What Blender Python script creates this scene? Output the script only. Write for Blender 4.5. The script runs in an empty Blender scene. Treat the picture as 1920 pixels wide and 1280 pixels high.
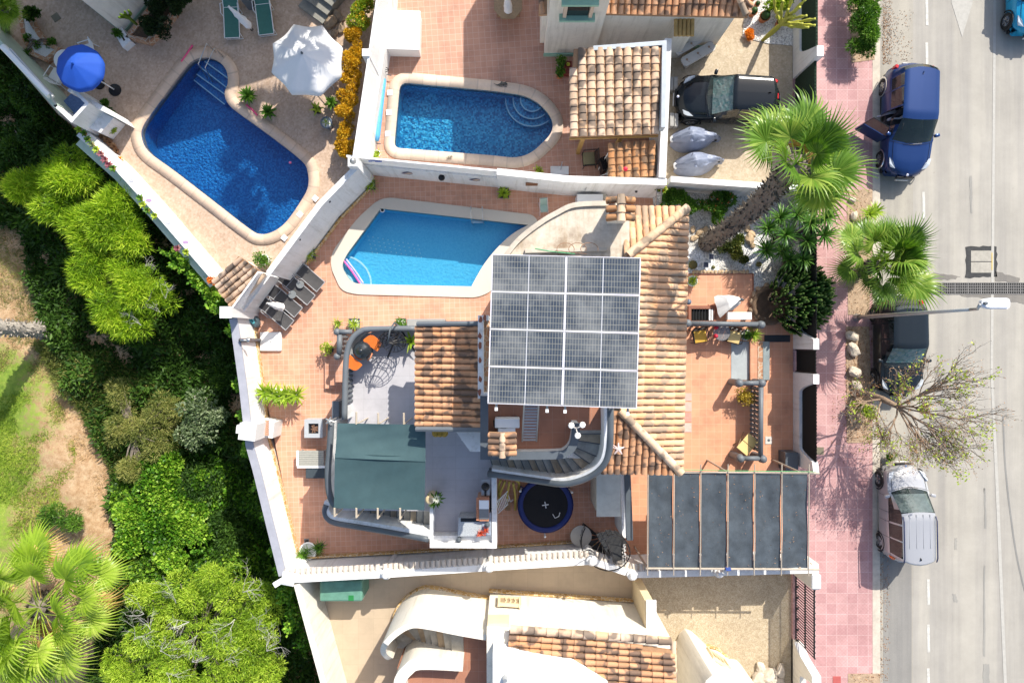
import bpy, bmesh, math, random
import numpy as np
from mathutils import Vector, Matrix
from mathutils.geometry import tessellate_polygon
random.seed(7); RNG = np.random.default_rng(11)
C = bpy.context.scene.collection
H = 27.5; FP = 1280.0          # camera height over the pool terraces, focal length in photo pixels
# ---------------- camera, sky, sun ----------------
sc = bpy.context.scene
cam = bpy.data.cameras.new('camera'); cam.lens = 24; cam.sensor_width = 36; cam.clip_end = 900
co = bpy.data.objects.new('camera', cam); C.objects.link(co); co.location = (0, 0, H); sc.camera = co
w = bpy.data.worlds.new('World'); sc.world = w; w.use_nodes = True
nt = w.node_tree; nt.nodes.clear()
sky = nt.nodes.new('ShaderNodeTexSky'); sky.sky_type = 'NISHITA'; sky.sun_disc = False
sky.sun_elevation = math.radians(42); sky.sun_rotation = math.radians(30); sky.dust_density = 2.0
bg = nt.nodes.new('ShaderNodeBackground'); bg.inputs[1].default_value = 0.15
wo = nt.nodes.new('ShaderNodeOutputWorld')
nt.links.new(sky.outputs[0], bg.inputs[0]); nt.links.new(bg.outputs[0], wo.inputs[0])
SD = Vector((-.55, -.96, -1)).normalized()
sl = bpy.data.lights.new('sun', 'SUN'); sl.energy = 4.6; sl.angle = math.radians(0.5); sl.color = (1, .95, .855)
so = bpy.data.objects.new('sun', sl); C.objects.link(so); so.rotation_euler = SD.to_track_quat('-Z', 'Y').to_euler()
so.location = (20, 30, 50)
sc.view_settings.view_transform = 'Standard'; sc.view_settings.look = 'None'; sc.view_settings.gamma = 1
sc.view_settings.exposure = 0.52
sc.cycles.max_bounces = 6; sc.cycles.transparent_max_bounces = 12
# ---------------- helpers ----------------
def P(px, py, z=0.0): s = (H-z)/FP; return Vector(((px-960)*s, -(py-640)*s, z))
def W(pts, z=0.0): return [tuple(P(a, b, z)[:2]) for a, b in pts]
ROOT = {}
def lin(c):
    return tuple(((v/255)/12.92 if v <= 10 else ((v/255+.055)/1.055)**2.4) for v in c)
def obj(name, bm, m, parent=None, smooth=False, local=False, label=None):
    me = bpy.data.meshes.new(name)
    if isinstance(bm, bpy.types.Mesh): me = bm
    else:
        if parent is not None and not local:
            r = ROOT.get(parent.name)
            if r is not None: bm.transform(r.inverted())
        bm.to_mesh(me); bm.free()
    if smooth:
        me.polygons.foreach_set('use_smooth', [True]*len(me.polygons))
        if smooth == 'auto':
            try: me.set_sharp_from_angle(angle=math.radians(40))
            except Exception: pass
    if m is not None: me.materials.append(m)
    o = bpy.data.objects.new(name, me); C.objects.link(o)
    if parent is not None:
        o.parent = parent
        if parent.name in ROOT: ROOT[o.name] = ROOT[parent.name]
    if label: o['label'] = label
    return o
def tag(o, label, cat, group=None):
    o['label'] = label; o['category'] = cat
    if group: o['group'] = group
    return o
def thing(name, label, cat, loc=(0, 0, 0), rz=0, group=None):
    o = bpy.data.objects.new(name, None); C.objects.link(o); o.location = loc; o.rotation_euler = (0, 0, rz)
    o.empty_display_size = .2
    ROOT[o.name] = Matrix.Translation(Vector(loc)) @ Matrix.Rotation(rz, 4, 'Z')
    return tag(o, label, cat, group)
def struct(name, bm, m, **k):
    o = obj(name, bm, m, **k); o['kind'] = 'structure'; return o
def stuff(o, label=None, cat=None):
    o['kind'] = 'stuff'
    if label: o['label'] = label; o['category'] = cat
    return o
def dup(root, loc, rz=None, label=None, group=None, scale=None):
    r = root.copy(); C.objects.link(r); r.location = loc
    if rz is not None: r.rotation_euler = (r.rotation_euler[0], r.rotation_euler[1], rz)
    if scale: r.scale = (scale,)*3
    if label: r['label'] = label
    if group: r['group'] = group
    for ch in list(root.children):
        c = ch.copy(); C.objects.link(c); c.parent = r
        for g in ch.children:
            d = g.copy(); C.objects.link(d); d.parent = c
    return r
NB = bmesh.new
def prism(bm, pts, zb, zt, holes=(), bottom=False):
    loops = [list(pts)] + [list(h) for h in holes]
    tv = [[bm.verts.new((x, y, zt)) for x, y in L] for L in loops]
    flat = [v for L in tv for v in L]
    for t in tessellate_polygon([[Vector((x, y, 0)) for x, y in L] for L in loops]):
        try: bm.faces.new([flat[i] for i in t])
        except ValueError: pass
    if zb is not None:
        for L, T in zip(loops, tv):
            B = [bm.verts.new((x, y, zb)) for x, y in L]; n = len(L)
            for i in range(n):
                try: bm.faces.new((T[i], B[i], B[(i+1) % n], T[(i+1) % n]))
                except ValueError: pass
            if bottom and L is loops[0]:
                try: bm.faces.new(B)
                except ValueError: pass
    bmesh.ops.recalc_face_normals(bm, faces=bm.faces[:])
    return bm
def sheet(pts, z, holes=()):
    bm = NB(); prism(bm, pts, None, z, holes)
    for f in bm.faces:
        if f.normal.z < 0: f.normal_flip()
    return bm
def cat(pts, n=6, closed=False):
    out = []; N = len(pts); Q = [Vector(p) for p in pts]
    rng = range(N) if closed else range(N-1)
    for i in rng:
        if closed: a, b, c, d = Q[(i-1) % N], Q[i], Q[(i+1) % N], Q[(i+2) % N]
        else: a, b, c, d = Q[max(i-1, 0)], Q[i], Q[i+1], Q[min(i+2, N-1)]
        for k in range(n):
            t = k/n
            out.append(tuple(.5*((2*b)+(c-a)*t+(2*a-5*b+4*c-d)*t*t+(3*b-a-3*c+d)*t**3)))
    if not closed: out.append(tuple(Q[-1]))
    return out
def fillet(pts, rs, seg=8):
    out = []; n = len(pts)
    for i in range(n):
        p = Vector(pts[i]); a = Vector(pts[i-1])-p; b = Vector(pts[(i+1) % n])-p
        r = rs[i] if isinstance(rs, (list, tuple)) else rs
        if r <= 0: out.append(tuple(p)); continue
        d = min(r, a.length*.49, b.length*.49)
        p0 = p+a.normalized()*d; p2 = p+b.normalized()*d
        for k in range(seg+1):
            t = k/seg; out.append(tuple((1-t)**2*p0+2*t*(1-t)*p+t*t*p2))
    return out
def area(p): return .5*sum(p[i][0]*p[(i+1) % len(p)][1]-p[(i+1) % len(p)][0]*p[i][1] for i in range(len(p)))
def offs(pts, d):
    """offset closed polygon outward by d"""
    n = len(pts); s = 1 if area(pts) > 0 else -1; out = []
    for i in range(n):
        p = Vector(pts[i]); a = (p-Vector(pts[i-1])); b = (Vector(pts[(i+1) % n])-p)
        if a.length < 1e-6 or b.length < 1e-6: out.append(tuple(p)); continue
        a.normalize(); b.normalize()
        na = Vector((a.y, -a.x))*s; nb = Vector((b.y, -b.x))*s; m = na+nb
        if m.length < 1e-4: m = na
        m.normalize(); k = min(1/max(m.dot(na), .4), 2.2); out.append(tuple(p+m*d*k))
    return out
def strip(bm, line, wd, zb, zt, closed=False):
    """wall of width wd along a polyline (world xy); zt/zb may be lists"""
    n = len(line); L = [Vector(p[:2]) for p in line]
    Zt = zt if isinstance(zt, (list, tuple)) else [zt]*n
    Zb = zb if isinstance(zb, (list, tuple)) else [zb]*n
    S = []
    for i in range(n):
        if closed: a = L[i]-L[i-1]; b = L[(i+1) % n]-L[i]
        else: a = L[i]-L[i-1] if i > 0 else L[1]-L[0]; b = L[i+1]-L[i] if i < n-1 else L[-1]-L[-2]
        a.normalize(); b.normalize(); na = Vector((-a.y, a.x)); nb = Vector((-b.y, b.x)); m = na+nb
        if m.length < 1e-4: m = na
        m.normalize(); k = min(1/max(m.dot(na), .5), 1.6)
        p, q = L[i]+m*wd/2*k, L[i]-m*wd/2*k
        S.append([bm.verts.new((p.x, p.y, Zb[i])), bm.verts.new((p.x, p.y, Zt[i])), bm.verts.new((q.x, q.y, Zt[i])), bm.verts.new((q.x, q.y, Zb[i]))])
    for i in range(n if closed else n-1):
        A, B = S[i], S[(i+1) % n]
        for k in range(4): bm.faces.new((A[k], B[k], B[(k+1) % 4], A[(k+1) % 4]))
    if not closed: bm.faces.new(S[0]); bm.faces.new(S[-1][::-1])
    bmesh.ops.recalc_face_normals(bm, faces=bm.faces[:])
    return bm
def box(bm, c, s, rz=0, rx=0, ry=0, bev=0, seg=1):
    r = bmesh.ops.create_cube(bm, size=1); vs = r['verts']
    bmesh.ops.scale(bm, vec=s, verts=vs)
    if bev: 
        es = list({e for v in vs for e in v.link_edges})
        rr = bmesh.ops.bevel(bm, geom=es, offset=bev, segments=seg, affect='EDGES', profile=.5); vs = list({v for f in rr['faces'] for v in f.verts} | {v for v in vs if v.is_valid})
    M = Matrix.Translation(Vector(c)) @ Matrix.Rotation(rz, 4, 'Z') @ Matrix.Rotation(ry, 4, 'Y') @ Matrix.Rotation(rx, 4, 'X')
    bmesh.ops.transform(bm, matrix=M, verts=[v for v in vs if v.is_valid]); return bm
def tube(bm, pts, r, n=8, cap=True):
    Q = [Vector(p) for p in pts]; R = r if isinstance(r, (list, tuple)) else [r]*len(Q); rings = []
    up = Vector((0, 0, 1)); prev = None
    for i, p in enumerate(Q):
        t = (Q[min(i+1, len(Q)-1)]-Q[max(i-1, 0)])
        if t.length < 1e-7: t = Vector((0, 0, 1))
        t.normalize()
        if prev is None: a = t.cross(up) if abs(t.z) < .95 else t.cross(Vector((1, 0, 0)))
        else: a = prev-t*prev.dot(t)
        if a.length < 1e-6: a = t.orthogonal()
        a.normalize(); prev = a; b = t.cross(a)
        rings.append([bm.verts.new(p+(a*math.cos(2*math.pi*k/n)+b*math.sin(2*math.pi*k/n))*R[i]) for k in range(n)])
    for i in range(len(rings)-1):
        for k in range(n): bm.faces.new((rings[i][k], rings[i][(k+1) % n], rings[i+1][(k+1) % n], rings[i+1][k]))
    if cap: bm.faces.new(rings[0][::-1]); bm.faces.new(rings[-1])
    return bm
def lathe(bm, prof, c=(0, 0, 0), n=20, sx=1, sy=1, rot=0):
    c = Vector(c); rings = []
    for r, z in prof:
        if r < 1e-5: rings.append([bm.verts.new(c+Vector((0, 0, z)))])
        else: rings.append([bm.verts.new(c+Vector((sx*r*math.cos(rot+2*math.pi*k/n), sy*r*math.sin(rot+2*math.pi*k/n), z))) for k in range(n)])
    for A, B in zip(rings[:-1], rings[1:]):
        for k in range(n):
            k2 = (k+1) % n
            if len(A) == 1 and len(B) == 1: continue
            if len(A) == 1: f = (A[0], B[k2], B[k])
            elif len(B) == 1: f = (A[k], A[k2], B[0])
            else: f = (A[k], A[k2], B[k2], B[k])
            try: bm.faces.new(f)
            except ValueError: pass
    return bm
def ball(bm, c, r, n=12, sz=1): return lathe(bm, [(r*math.sin(math.pi*i/(n//2)) if 0 < i < n//2 else 0, -r*sz*math.cos(math.pi*i/(n//2))) for i in range(n//2+1)], c, n)
def quad(bm, a, b, c, d): return bm.faces.new([bm.verts.new(Vector(v)) for v in (a, b, c, d)])
# ---------------- materials ----------------
MATS = {}
class G:
    def __init__(s, name):
        s.m = bpy.data.materials.new(name); s.m.use_nodes = True; s.t = s.m.node_tree; s.b = s.t.nodes['Principled BSDF']
        s.o = s.t.nodes['Material Output']; s._c = None
    def n(s, ty, **k):
        x = s.t.nodes.new('ShaderNode'+ty)
        for a, v in k.items():
            if a.startswith('i_'): x.inputs[a[2:].replace('_', ' ')].default_value = v
            else: setattr(x, a, v)
        return x
    def l(s, a, b): s.t.links.new(a, b); return b
    def co(s):
        if s._c is None: s._c = s.n('TexCoord').outputs['Object']
        return s._c
    def noise(s, scale, detail=4, rough=.6, co=None):
        x = s.n('TexNoise', i_Scale=scale, i_Detail=detail, i_Roughness=rough); s.l(co or s.co(), x.inputs['Vector']); return x.outputs['Fac']
    def ramp(s, f, stops):
        r = s.n('ValToRGB'); s.l(f, r.inputs[0]); e = r.color_ramp.elements
        while len(e) > 1: e.remove(e[0])
        for i, (p, c) in enumerate(stops):
            q = e[0] if i == 0 else e.new(p)
            q.position = p; q.color = (*c, 1) if len(c) == 3 else c
        return r.outputs[0]
    def mix(s, f, a, b, bt='MIX'):
        x = s.n('Mix', data_type='RGBA', blend_type=bt)
        for sock, v in ((x.inputs[0], f), (x.inputs[6], a), (x.inputs[7], b)):
            if isinstance(v, bpy.types.NodeSocket): s.l(v, sock)
            elif isinstance(v, (int, float)): sock.default_value = v
            else: sock.default_value = (*v, 1)
        return x.outputs[2]
    def math(s, op, a, b=0, c=None):
        x = s.n('Math', operation=op)
        for i, v in enumerate((a, b) if c is None else (a, b, c)):
            if isinstance(v, bpy.types.NodeSocket): s.l(v, x.inputs[i])
            else: x.inputs[i].default_value = v
        return x.outputs[0]
    def mapping(s, rot=0, sc=(1, 1, 1), loc=(0, 0, 0), co=None):
        x = s.n('Mapping'); x.inputs['Rotation'].default_value = (0, 0, rot); x.inputs['Scale'].default_value = sc; x.inputs['Location'].default_value = loc
        s.l(co or s.co(), x.inputs['Vector']); return x.outputs[0]
    def attr(s, name): return s.n('Attribute', attribute_name=name).outputs['Fac']
    def bump(s, h, st=.3, d=.01):
        x = s.n('Bump', i_Strength=st, i_Distance=d); s.l(h, x.inputs['Height']); s.l(x.outputs[0], s.b.inputs['Normal'])
    def col(s, c): 
        if isinstance(c, bpy.types.NodeSocket): s.l(c, s.b.inputs['Base Color'])
        else: s.b.inputs['Base Color'].default_value = (*c, 1)
    def set(s, **k):
        for a, v in k.items(): s.b.inputs[a.replace('_', ' ')].default_value = v
        return s
def mul(c, k): return tuple(min(1, v*k) for v in c)
def mat(name, c, rough=.7, var=.12, sc=3.0, metal=0, bump=0, bsc=40, spec=.4, coat=0):
    if name in MATS: return MATS[name]
    g = G(name); g.set(Roughness=rough, Metallic=metal)
    g.b.inputs['Specular IOR Level'].default_value = spec
    if coat: g.b.inputs['Coat Weight'].default_value = coat; g.b.inputs['Coat Roughness'].default_value = .04
    if var: 
        f = g.noise(sc, 6, .65); g.col(g.ramp(f, [(.3, mul(c, 1-var)), (.7, mul(c, 1+var*.6))]))
    else: g.col(c)
    if bump: g.bump(g.noise(bsc, 3), bump, .02)
    MATS[name] = g.m; return g.m
def mat_tiles(name, c1, c2, grout, size, rot=0, mortar=.03, rough=.6, vsc=.8, aspect=1.0, stain=.36, big=None):
    g = G(name); v = g.mapping(rot)
    b = g.n('TexBrick', offset=0.0, squash=1.0); g.l(v, b.inputs['Vector'])
    b.inputs['Scale'].default_value = 1; b.inputs['Brick Width'].default_value = size*aspect; b.inputs['Row Height'].default_value = size
    b.inputs['Mortar Size'].default_value = size*mortar; b.inputs['Mortar Smooth'].default_value = .4; b.inputs['Bias'].default_value = 0
    b.inputs['Color1'].default_value = (*c1, 1); b.inputs['Color2'].default_value = (*c2, 1); b.inputs['Mortar'].default_value = (*grout, 1)
    n1 = g.noise(vsc, 7, .7); n2 = g.noise(9/size*.2, 4, .7)
    c = g.mix(g.math('MULTIPLY', n2, .5), b.outputs[0], mul(c1, 1.25))
    st = g.ramp(n1, [(.25, (1-stain,)*3), (.5, (1, 1, 1)), (.75, (1+stain*.3,)*3)])
    c = g.mix(1.0, c, st, 'MULTIPLY'); g.col(c); g.set(Roughness=rough)
    g.bump(g.math('SUBTRACT', 1, b.outputs['Fac']), .35, .006)
    MATS[name] = g.m; return g.m
WHITE = mat('white_render', (.77, .765, .75), .85, .10, 1.6, bump=.15, bsc=25)
CREAM = mat('cream_render', (.78, .73, .63), .85, .09, 1.0, bump=.15, bsc=25)
YELLOWISH = mat('pale_yellow_render', (.74, .60, .38), .85, .08, 1.5)
def M_render(name, c):
    g = G(name); n1 = g.noise(1.1, 6, .7); n2 = g.noise(1, 5, .65, g.mapping(0, (5, 5, .35))); n3 = g.noise(11, 4, .7)
    k = g.ramp(n1, [(.3, mul(c, .88)), (.62, c)]); k = g.mix(1, k, g.ramp(n2, [(.30, (.80, .79, .76)), (.5, (1, 1, 1))]), 'MULTIPLY'); k = g.mix(1, k, g.ramp(n3, [(.28, (.90, .89, .87)), (.45, (1, 1, 1))]), 'MULTIPLY')
    g.col(k); g.set(Roughness=.85); g.bump(n3, .15, .02); MATS[name] = g.m; return g.m
WHITE = M_render('white_render_aged', (.79, .785, .77)); CREAM = M_render('cream_render_aged', (.79, .74, .645))
GREYDK = mat('dark_grey_paint', (.095, .11, .125), .45, .18, 1.5)
GREYMD = mat('mid_grey_paint', (.13, .145, .16), .5, .12, 2)
BLACK = mat('black_plastic', (.012, .012, .014), .4, .1)
BLACKM = mat('black_mesh', (.006, .007, .007), .9, .2, 8)
METAL = mat('brushed_metal', (.55, .56, .57), .3, .06, 5, metal=1)
GALV = mat('galvanised_metal', (.42, .43, .43), .45, .12, 6, metal=.6)
WPL = mat('white_plastic', (.78, .78, .77), .4, .04)
RUBBER = mat('rubber', (.02, .02, .02), .8, .1)
WOOD = mat('weathered_wood', (.30, .20, .11), .7, .3, 9)
SOIL = mat('soil', (.10, .065, .04), .95, .4, 14, bump=.5)
TCPOT = mat('terracotta_pot', (.45, .17, .07), .7, .15)
GREYPOT = mat('slate_pot', (.045, .055, .065), .5, .15)
PEBW = mat('white_pebbles', (.72, .71, .68), .8, .35, 30, bump=.6, bsc=60)
def M_gravel():
    g = G('white_gravel'); v = g.n('TexVoronoi', i_Scale=17.0); g.l(g.co(), v.inputs['Vector'])
    c = g.ramp(v.outputs['Color'], [(.1, (.58, .58, .56)), (.45, (.78, .77, .75)), (.9, (.88, .88, .86))])
    d = g.ramp(v.outputs['Distance'], [(.0, (1, 1, 1)), (.55, (.9, .9, .9)), (.8, (.5, .5, .5))])
    n = g.ramp(g.noise(.9, 5), [(.35, (.66, .62, .55)), (.55, (1, 1, 1))])
    g.col(g.mix(1, g.mix(1, c, d, 'MULTIPLY'), n, 'MULTIPLY')); g.set(Roughness=.9)
    g.bump(g.math('SUBTRACT', 1, v.outputs['Distance']), .8, .04); return g.m
GRAVEL = M_gravel()
def M_pebble(name, c1, c2, c3, sc=26):
    g = G(name); v = g.n('TexVoronoi', i_Scale=sc); g.l(g.co(), v.inputs['Vector'])
    c = g.ramp(v.outputs['Color'], [(.1, c1), (.5, c2), (.9, c3)])
    n = g.ramp(g.noise(.5, 8, .7), [(.3, (.80, .78, .76)), (.6, (1, 1, 1)), (.8, (1.1, 1.06, 1.0))])
    n2 = g.ramp(g.noise(5, 5, .7), [(.35, (.86, .84, .82)), (.6, (1, 1, 1))])
    g.col(g.mix(1, g.mix(1, c, n, 'MULTIPLY'), n2, 'MULTIPLY')); g.set(Roughness=.85); g.bump(v.outputs['Distance'], .3, .01); return g.m
PAT1 = M_pebble('printed_concrete_beige', (.49, .35, .25), (.56, .41, .30), (.62, .47, .36), 14)
DRV2 = M_pebble('printed_concrete_drive', (.44, .36, .25), (.50, .41, .29), (.56, .47, .35), 16)
DRV3 = M_pebble('speckled_drive', (.36, .28, .18), (.48, .39, .26), (.58, .50, .37), 36)
TERRA = mat_tiles('terracotta_paving', (.60, .31, .20), (.52, .25, .155), (.64, .46, .36), .205, math.radians(-2), .045)
TERRA2 = mat_tiles('terracotta_paving_worn', (.50, .27, .185), (.43, .215, .145), (.55, .40, .32), .235, math.radians(-4), .045)
TERRA3 = mat_tiles('terracotta_paving_front', (.60, .29, .165), (.54, .245, .14), (.66, .42, .30), .30, 0, .022)
TERRABIG = mat_tiles('terracotta_roof_terrace', (.36, .16, .095), (.31, .135, .08), (.36, .21, .15), .42, 0, .02)
GREYT = mat_tiles('grey_floor_tiles', (.44, .43, .45), (.40, .385, .405), (.30, .29, .30), .42, 0, .012, aspect=2.0, stain=.2)
BEIGET = mat_tiles('beige_floor_tiles', (.47, .37, .26), (.43, .34, .24), (.37, .29, .2), .62, 0, .012, stain=.15)
def M_sidewalk():
    g = G('pink_pavers'); b = g.n('TexBrick', offset=0.0); v = g.mapping(0); g.l(v, b.inputs['Vector'])
    for k, x in (('Scale', 1), ('Brick Width', .42), ('Row Height', .42), ('Mortar Size', .008), ('Mortar Smooth', .3)): b.inputs[k].default_value = x
    b.inputs['Color1'].default_value = (.53, .32, .305, 1); b.inputs['Color2'].default_value = (.45, .25, .245, 1); b.inputs['Mortar'].default_value = (.60, .44, .42, 1)
    m2 = g.mapping(math.radians(45)); ck = g.n('TexBrick', offset=0.0); g.l(m2, ck.inputs['Vector'])
    for k, x in (('Scale', 1), ('Brick Width', .099), ('Row Height', .099), ('Mortar Size', .010), ('Mortar Smooth', .5)): ck.inputs[k].default_value = x
    c = g.mix(g.math('MULTIPLY', ck.outputs['Fac'], .28), b.outputs[0], (.34, .15, .15))
    n = g.ramp(g.noise(.45, 8, .7), [(.3, (.84, .80, .80)), (.55, (1, 1, 1)), (.75, (1.08, 1.1, 1.08))])
    n2 = g.ramp(g.noise(4.5, 6, .7), [(.3, (.88, .86, .86)), (.6, (1.03, 1.03, 1.03))])
    g.col(g.mix(1, g.mix(1, c, n, 'MULTIPLY'), n2, 'MULTIPLY')); g.set(Roughness=.8); g.bump(ck.outputs['Fac'], .2, .005); return g.m
SIDEW = M_sidewalk()
def M_asphalt(name, base, var=.12, dark=.0):
    g = G(name); n1 = g.noise(70, 3, .7); n2 = g.noise(.35, 8, .72)
    v = g.mapping(0, (1.7, .06, 1)); n3 = g.noise(1, 5, .6, v); n4 = g.noise(3.2, 7, .75)
    c = g.ramp(n1, [(.25, mul(base, .80)), (.5, base), (.75, mul(base, 1.14))])
    c = g.mix(1, c, g.ramp(n2, [(.3, (1-var,)*3), (.7, (1+var*.5,)*3)]), 'MULTIPLY')
    c = g.mix(1, c, g.ramp(n3, [(.32, (.80, .80, .82)), (.6, (1.05, 1.04, 1.02))]), 'MULTIPLY')
    c = g.mix(1, c, g.ramp(n4, [(.26, (.72, .71, .70)), (.36, (1, 1, 1))]), 'MULTIPLY')
    g.col(c); g.set(Roughness=.9); g.bump(n1, .35, .006); return g.m
ASPH = M_asphalt('worn_asphalt', (.375, .352, .31), .18)
ASPH2 = M_asphalt('gutter_concrete', (.36, .335, .285), .2)
ASPHD = M_asphalt('patched_asphalt', (.20, .185, .165), .2)
CONC = mat('pale_concrete', (.52, .46, .38), .9, .22, 3.5, bump=.3, bsc=40)
CONCG = mat('grey_concrete', (.34, .33, .31), .9, .22, 3.5, bump=.3, bsc=40)
PAINT = mat('road_paint', (.54, .525, .48), .85, .25, 7)
STONE = mat('beige_stone', (.60, .47, .36), .8, .12, 2.5, bump=.1)
def M_coping(name, c, ln=.55):
    g = G(name); n = g.noise(1.1, 6, .7); n2 = g.noise(12, 4)
    a = g.ramp(n, [(.3, mul(c, .88)), (.65, mul(c, 1.06))]); g.col(g.mix(1, a, g.ramp(n2, [(.3, (.93,)*3), (.7, (1.03,)*3)]), 'MULTIPLY'))
    # joints follow a per-vertex running length
    t = g.attr('run'); f = g.math('FRACT', g.math('DIVIDE', t, ln)); j = g.math('LESS_THAN', f, .085); wn = g.n('TexWhiteNoise', noise_dimensions='1D'); g.l(g.math('FLOOR', g.math('DIVIDE', t, ln)), wn.inputs['W']); a = g.mix(1, a, g.ramp(wn.outputs['Value'], [(0, (.84, .83, .82)), (1, (1.06, 1.04, 1.0))]), 'MULTIPLY')
    g.col(g.mix(g.math('MULTIPLY', j, .75), g.mix(1, a, g.ramp(n2, [(.3, (.93,)*3), (.7, (1.03,)*3)]), 'MULTIPLY'), mul(c, .72))); g.set(Roughness=.75); return g.m
COP1 = M_coping('sandstone_coping', (.66, .50, .38)); COP2 = M_coping('pale_sandstone_coping', (.66, .54, .44)); COP3 = M_coping('white_coping', (.76, .69, .58), 60)
def M_crazy(name, c1, c2, joint, sc=3.2):
    g = G(name); v = g.n('TexVoronoi', feature='DISTANCE_TO_EDGE', i_Scale=sc); g.l(g.co(), v.inputs['Vector'])
    v2 = g.n('TexVoronoi', i_Scale=sc); g.l(g.co(), v2.inputs['Vector'])
    c = g.ramp(v2.outputs['Color'], [(.2, c1), (.8, c2)]); j = g.math('LESS_THAN', v.outputs[0], .055)
    g.col(g.mix(j, c, joint)); g.set(Roughness=.85); return g.m
CRAZY = M_crazy('crazy_stone', (.42, .24, .07), (.62, .42, .18), (.66, .56, .42), 5.5)
CRAZYR = M_crazy('reddish_crazy_stone', (.36, .17, .09), (.50, .28, .16), (.5, .42, .32), 5.0)
def M_roof(name, base, blob=.52, bs=2.6, dark=(.10, .075, .055), stretch=(1, 1, 1)):
    g = G(name); t = g.attr('tint'); n = g.noise(bs, 2, .45, g.mapping(0, stretch)); n2 = g.noise(22, 4, .7)
    c = g.ramp(t, [(0, mul(base, .78)), (.35, base), (.7, (base[0]*1.06, base[1]*1.12, base[2]*1.2)), (1, (base[0]*.95, base[1]*.85, base[2]*.72))])
    c = g.mix(1, c, g.ramp(n2, [(.3, (.86,)*3), (.7, (1.06,)*3)]), 'MULTIPLY')
    f = g.ramp(n, [(blob, (0, 0, 0)), (blob+.07, (1, 1, 1))])
    c = g.mix(g.math('MULTIPLY', f, .78), c, dark); g.col(c); g.set(Roughness=.8); g.bump(n2, .3, .01); return g.m
ROOFA = M_roof('sunbleached_roof_tiles', (.74, .43, .24), .51, 2.0, (.30, .235, .17))
ROOFB = M_roof('flamed_roof_tiles', (.56, .29, .15), .50, 2.1, (.065, .052, .045))
ROOFC = M_roof('pink_flamed_roof_tiles', (.62, .43, .29), .485, 1.7, (.08, .065, .055))
ROOFD = M_roof('orange_roof_tiles', (.50, .25, .11), .51, 3.2, (.09, .07, .05))  # orange tile colour with darker blobs
RIDGE = M_roof('ridge_tiles', (.66, .46, .30), .53, 2.2, (.20, .16, .12))
def M_mosaic(name, c1, c2, c3, size=.05):
    g = G(name); m = g.mapping(math.radians(7), (1/size,)*3); fl = g.n('VectorMath', operation='FLOOR'); g.l(m, fl.inputs[0])
    wn = g.n('TexWhiteNoise'); g.l(fl.outputs[0], wn.inputs['Vector'])
    c = g.ramp(wn.outputs['Value'], [(.1, c1), (.5, c2), (.95, c3)]); g.col(c); g.set(Roughness=.3); return g.m
MOS1 = M_mosaic('deep_blue_mosaic', (.010, .13, .37), (.016, .185, .47), (.035, .26, .56), .06)
MOS2 = M_mosaic('sea_blue_mosaic', (.006, .16, .38), (.02, .32, .56), (.10, .52, .74), .065)
MOS3 = M_mosaic('light_blue_mosaic', (.10, .50, .74), (.12, .54, .77), (.14, .57, .79), .05)
MOSE = mat('pale_step_edge', (.66, .84, .86), .4, .05)
def M_water(name, tint, sc=5, st=.25, dens=.35):
    g = G(name); t = g.t; t.nodes.remove(g.b)
    tr = g.n('BsdfTransparent'); tr.inputs[0].default_value = (*tint, 1)
    gl = g.n('BsdfGlossy'); gl.inputs['Roughness'].default_value = .03; gl.inputs[0].default_value = (1, 1, 1, 1)
    bp = g.n('Bump', i_Strength=st, i_Distance=.05); g.l(g.noise(sc, 3, .55), bp.inputs['Height']); g.l(bp.outputs[0], gl.inputs['Normal'])
    fr = g.n('Fresnel', i_IOR=1.33); g.l(bp.outputs[0], fr.inputs['Normal'])
    mx = g.n('MixShader'); g.l(fr.outputs[0], mx.inputs[0]); g.l(tr.outputs[0], mx.inputs[1]); g.l(gl.outputs[0], mx.inputs[2]); g.l(mx.outputs[0], g.o.inputs[0]); return g.m
WAT1 = M_water('ripply_pool_water', (.72, .88, .97), 9, .5); WAT2 = M_water('pool_water', (.78, .91, .97), 6, .3); WAT3 = M_water('calm_pool_water', (.80, .94, .98), 10, .05)
def M_glass(name, c=(.02, .03, .03), rough=.03, alpha=1):
    g = G(name); g.col(c); g.set(Roughness=rough); g.b.inputs['Specular IOR Level'].default_value = .8
    if alpha < 1: g.b.inputs['Alpha'].default_value = alpha
    return g.m
GLASS = M_glass('dark_glass'); CARGLASS = M_glass('car_glass', (.015, .02, .02), .02, .92); TABGLASS = M_glass('smoked_table_glass', (.25, .24, .24), .05, .55)
CLEARG = M_glass('windscreen_glass', (.03, .05, .05), .02, .55)
def M_leaf(name, dark, mid, light, rough=.55, trans=.25):
    g = G(name); t = g.attr('tint'); c = g.ramp(t, [(0, dark), (.5, mid), (1, light)]); g.col(c); g.set(Roughness=rough)
    g.b.inputs['Specular IOR Level'].default_value = .3
    if trans:
        tl = g.n('BsdfTranslucent'); g.l(g.mix(1, c, (1.3, 1.4, .5), 'MULTIPLY'), tl.inputs[0]); mx = g.n('MixShader'); mx.inputs[0].default_value = trans
        g.l(g.b.outputs[0], mx.inputs[1]); g.l(tl.outputs[0], mx.inputs[2]); g.l(mx.outputs[0], g.o.inputs[0])
    return g.m
LF_ACA = M_leaf('acacia_leaves', (.11, .22, .01), (.29, .46, .02), (.54, .66, .05))
LF_PINE = M_leaf('feathery_leaves', (.12, .23, .012), (.30, .45, .03), (.54, .66, .08))
LF_IVY = M_leaf('ivy_leaves', (.025, .085, .008), (.10, .26, .015), (.36, .54, .06), .4)
LF_DARK = M_leaf('undergrowth_leaves', (.018, .05, .007), (.045, .105, .014), (.11, .21, .03))
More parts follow.
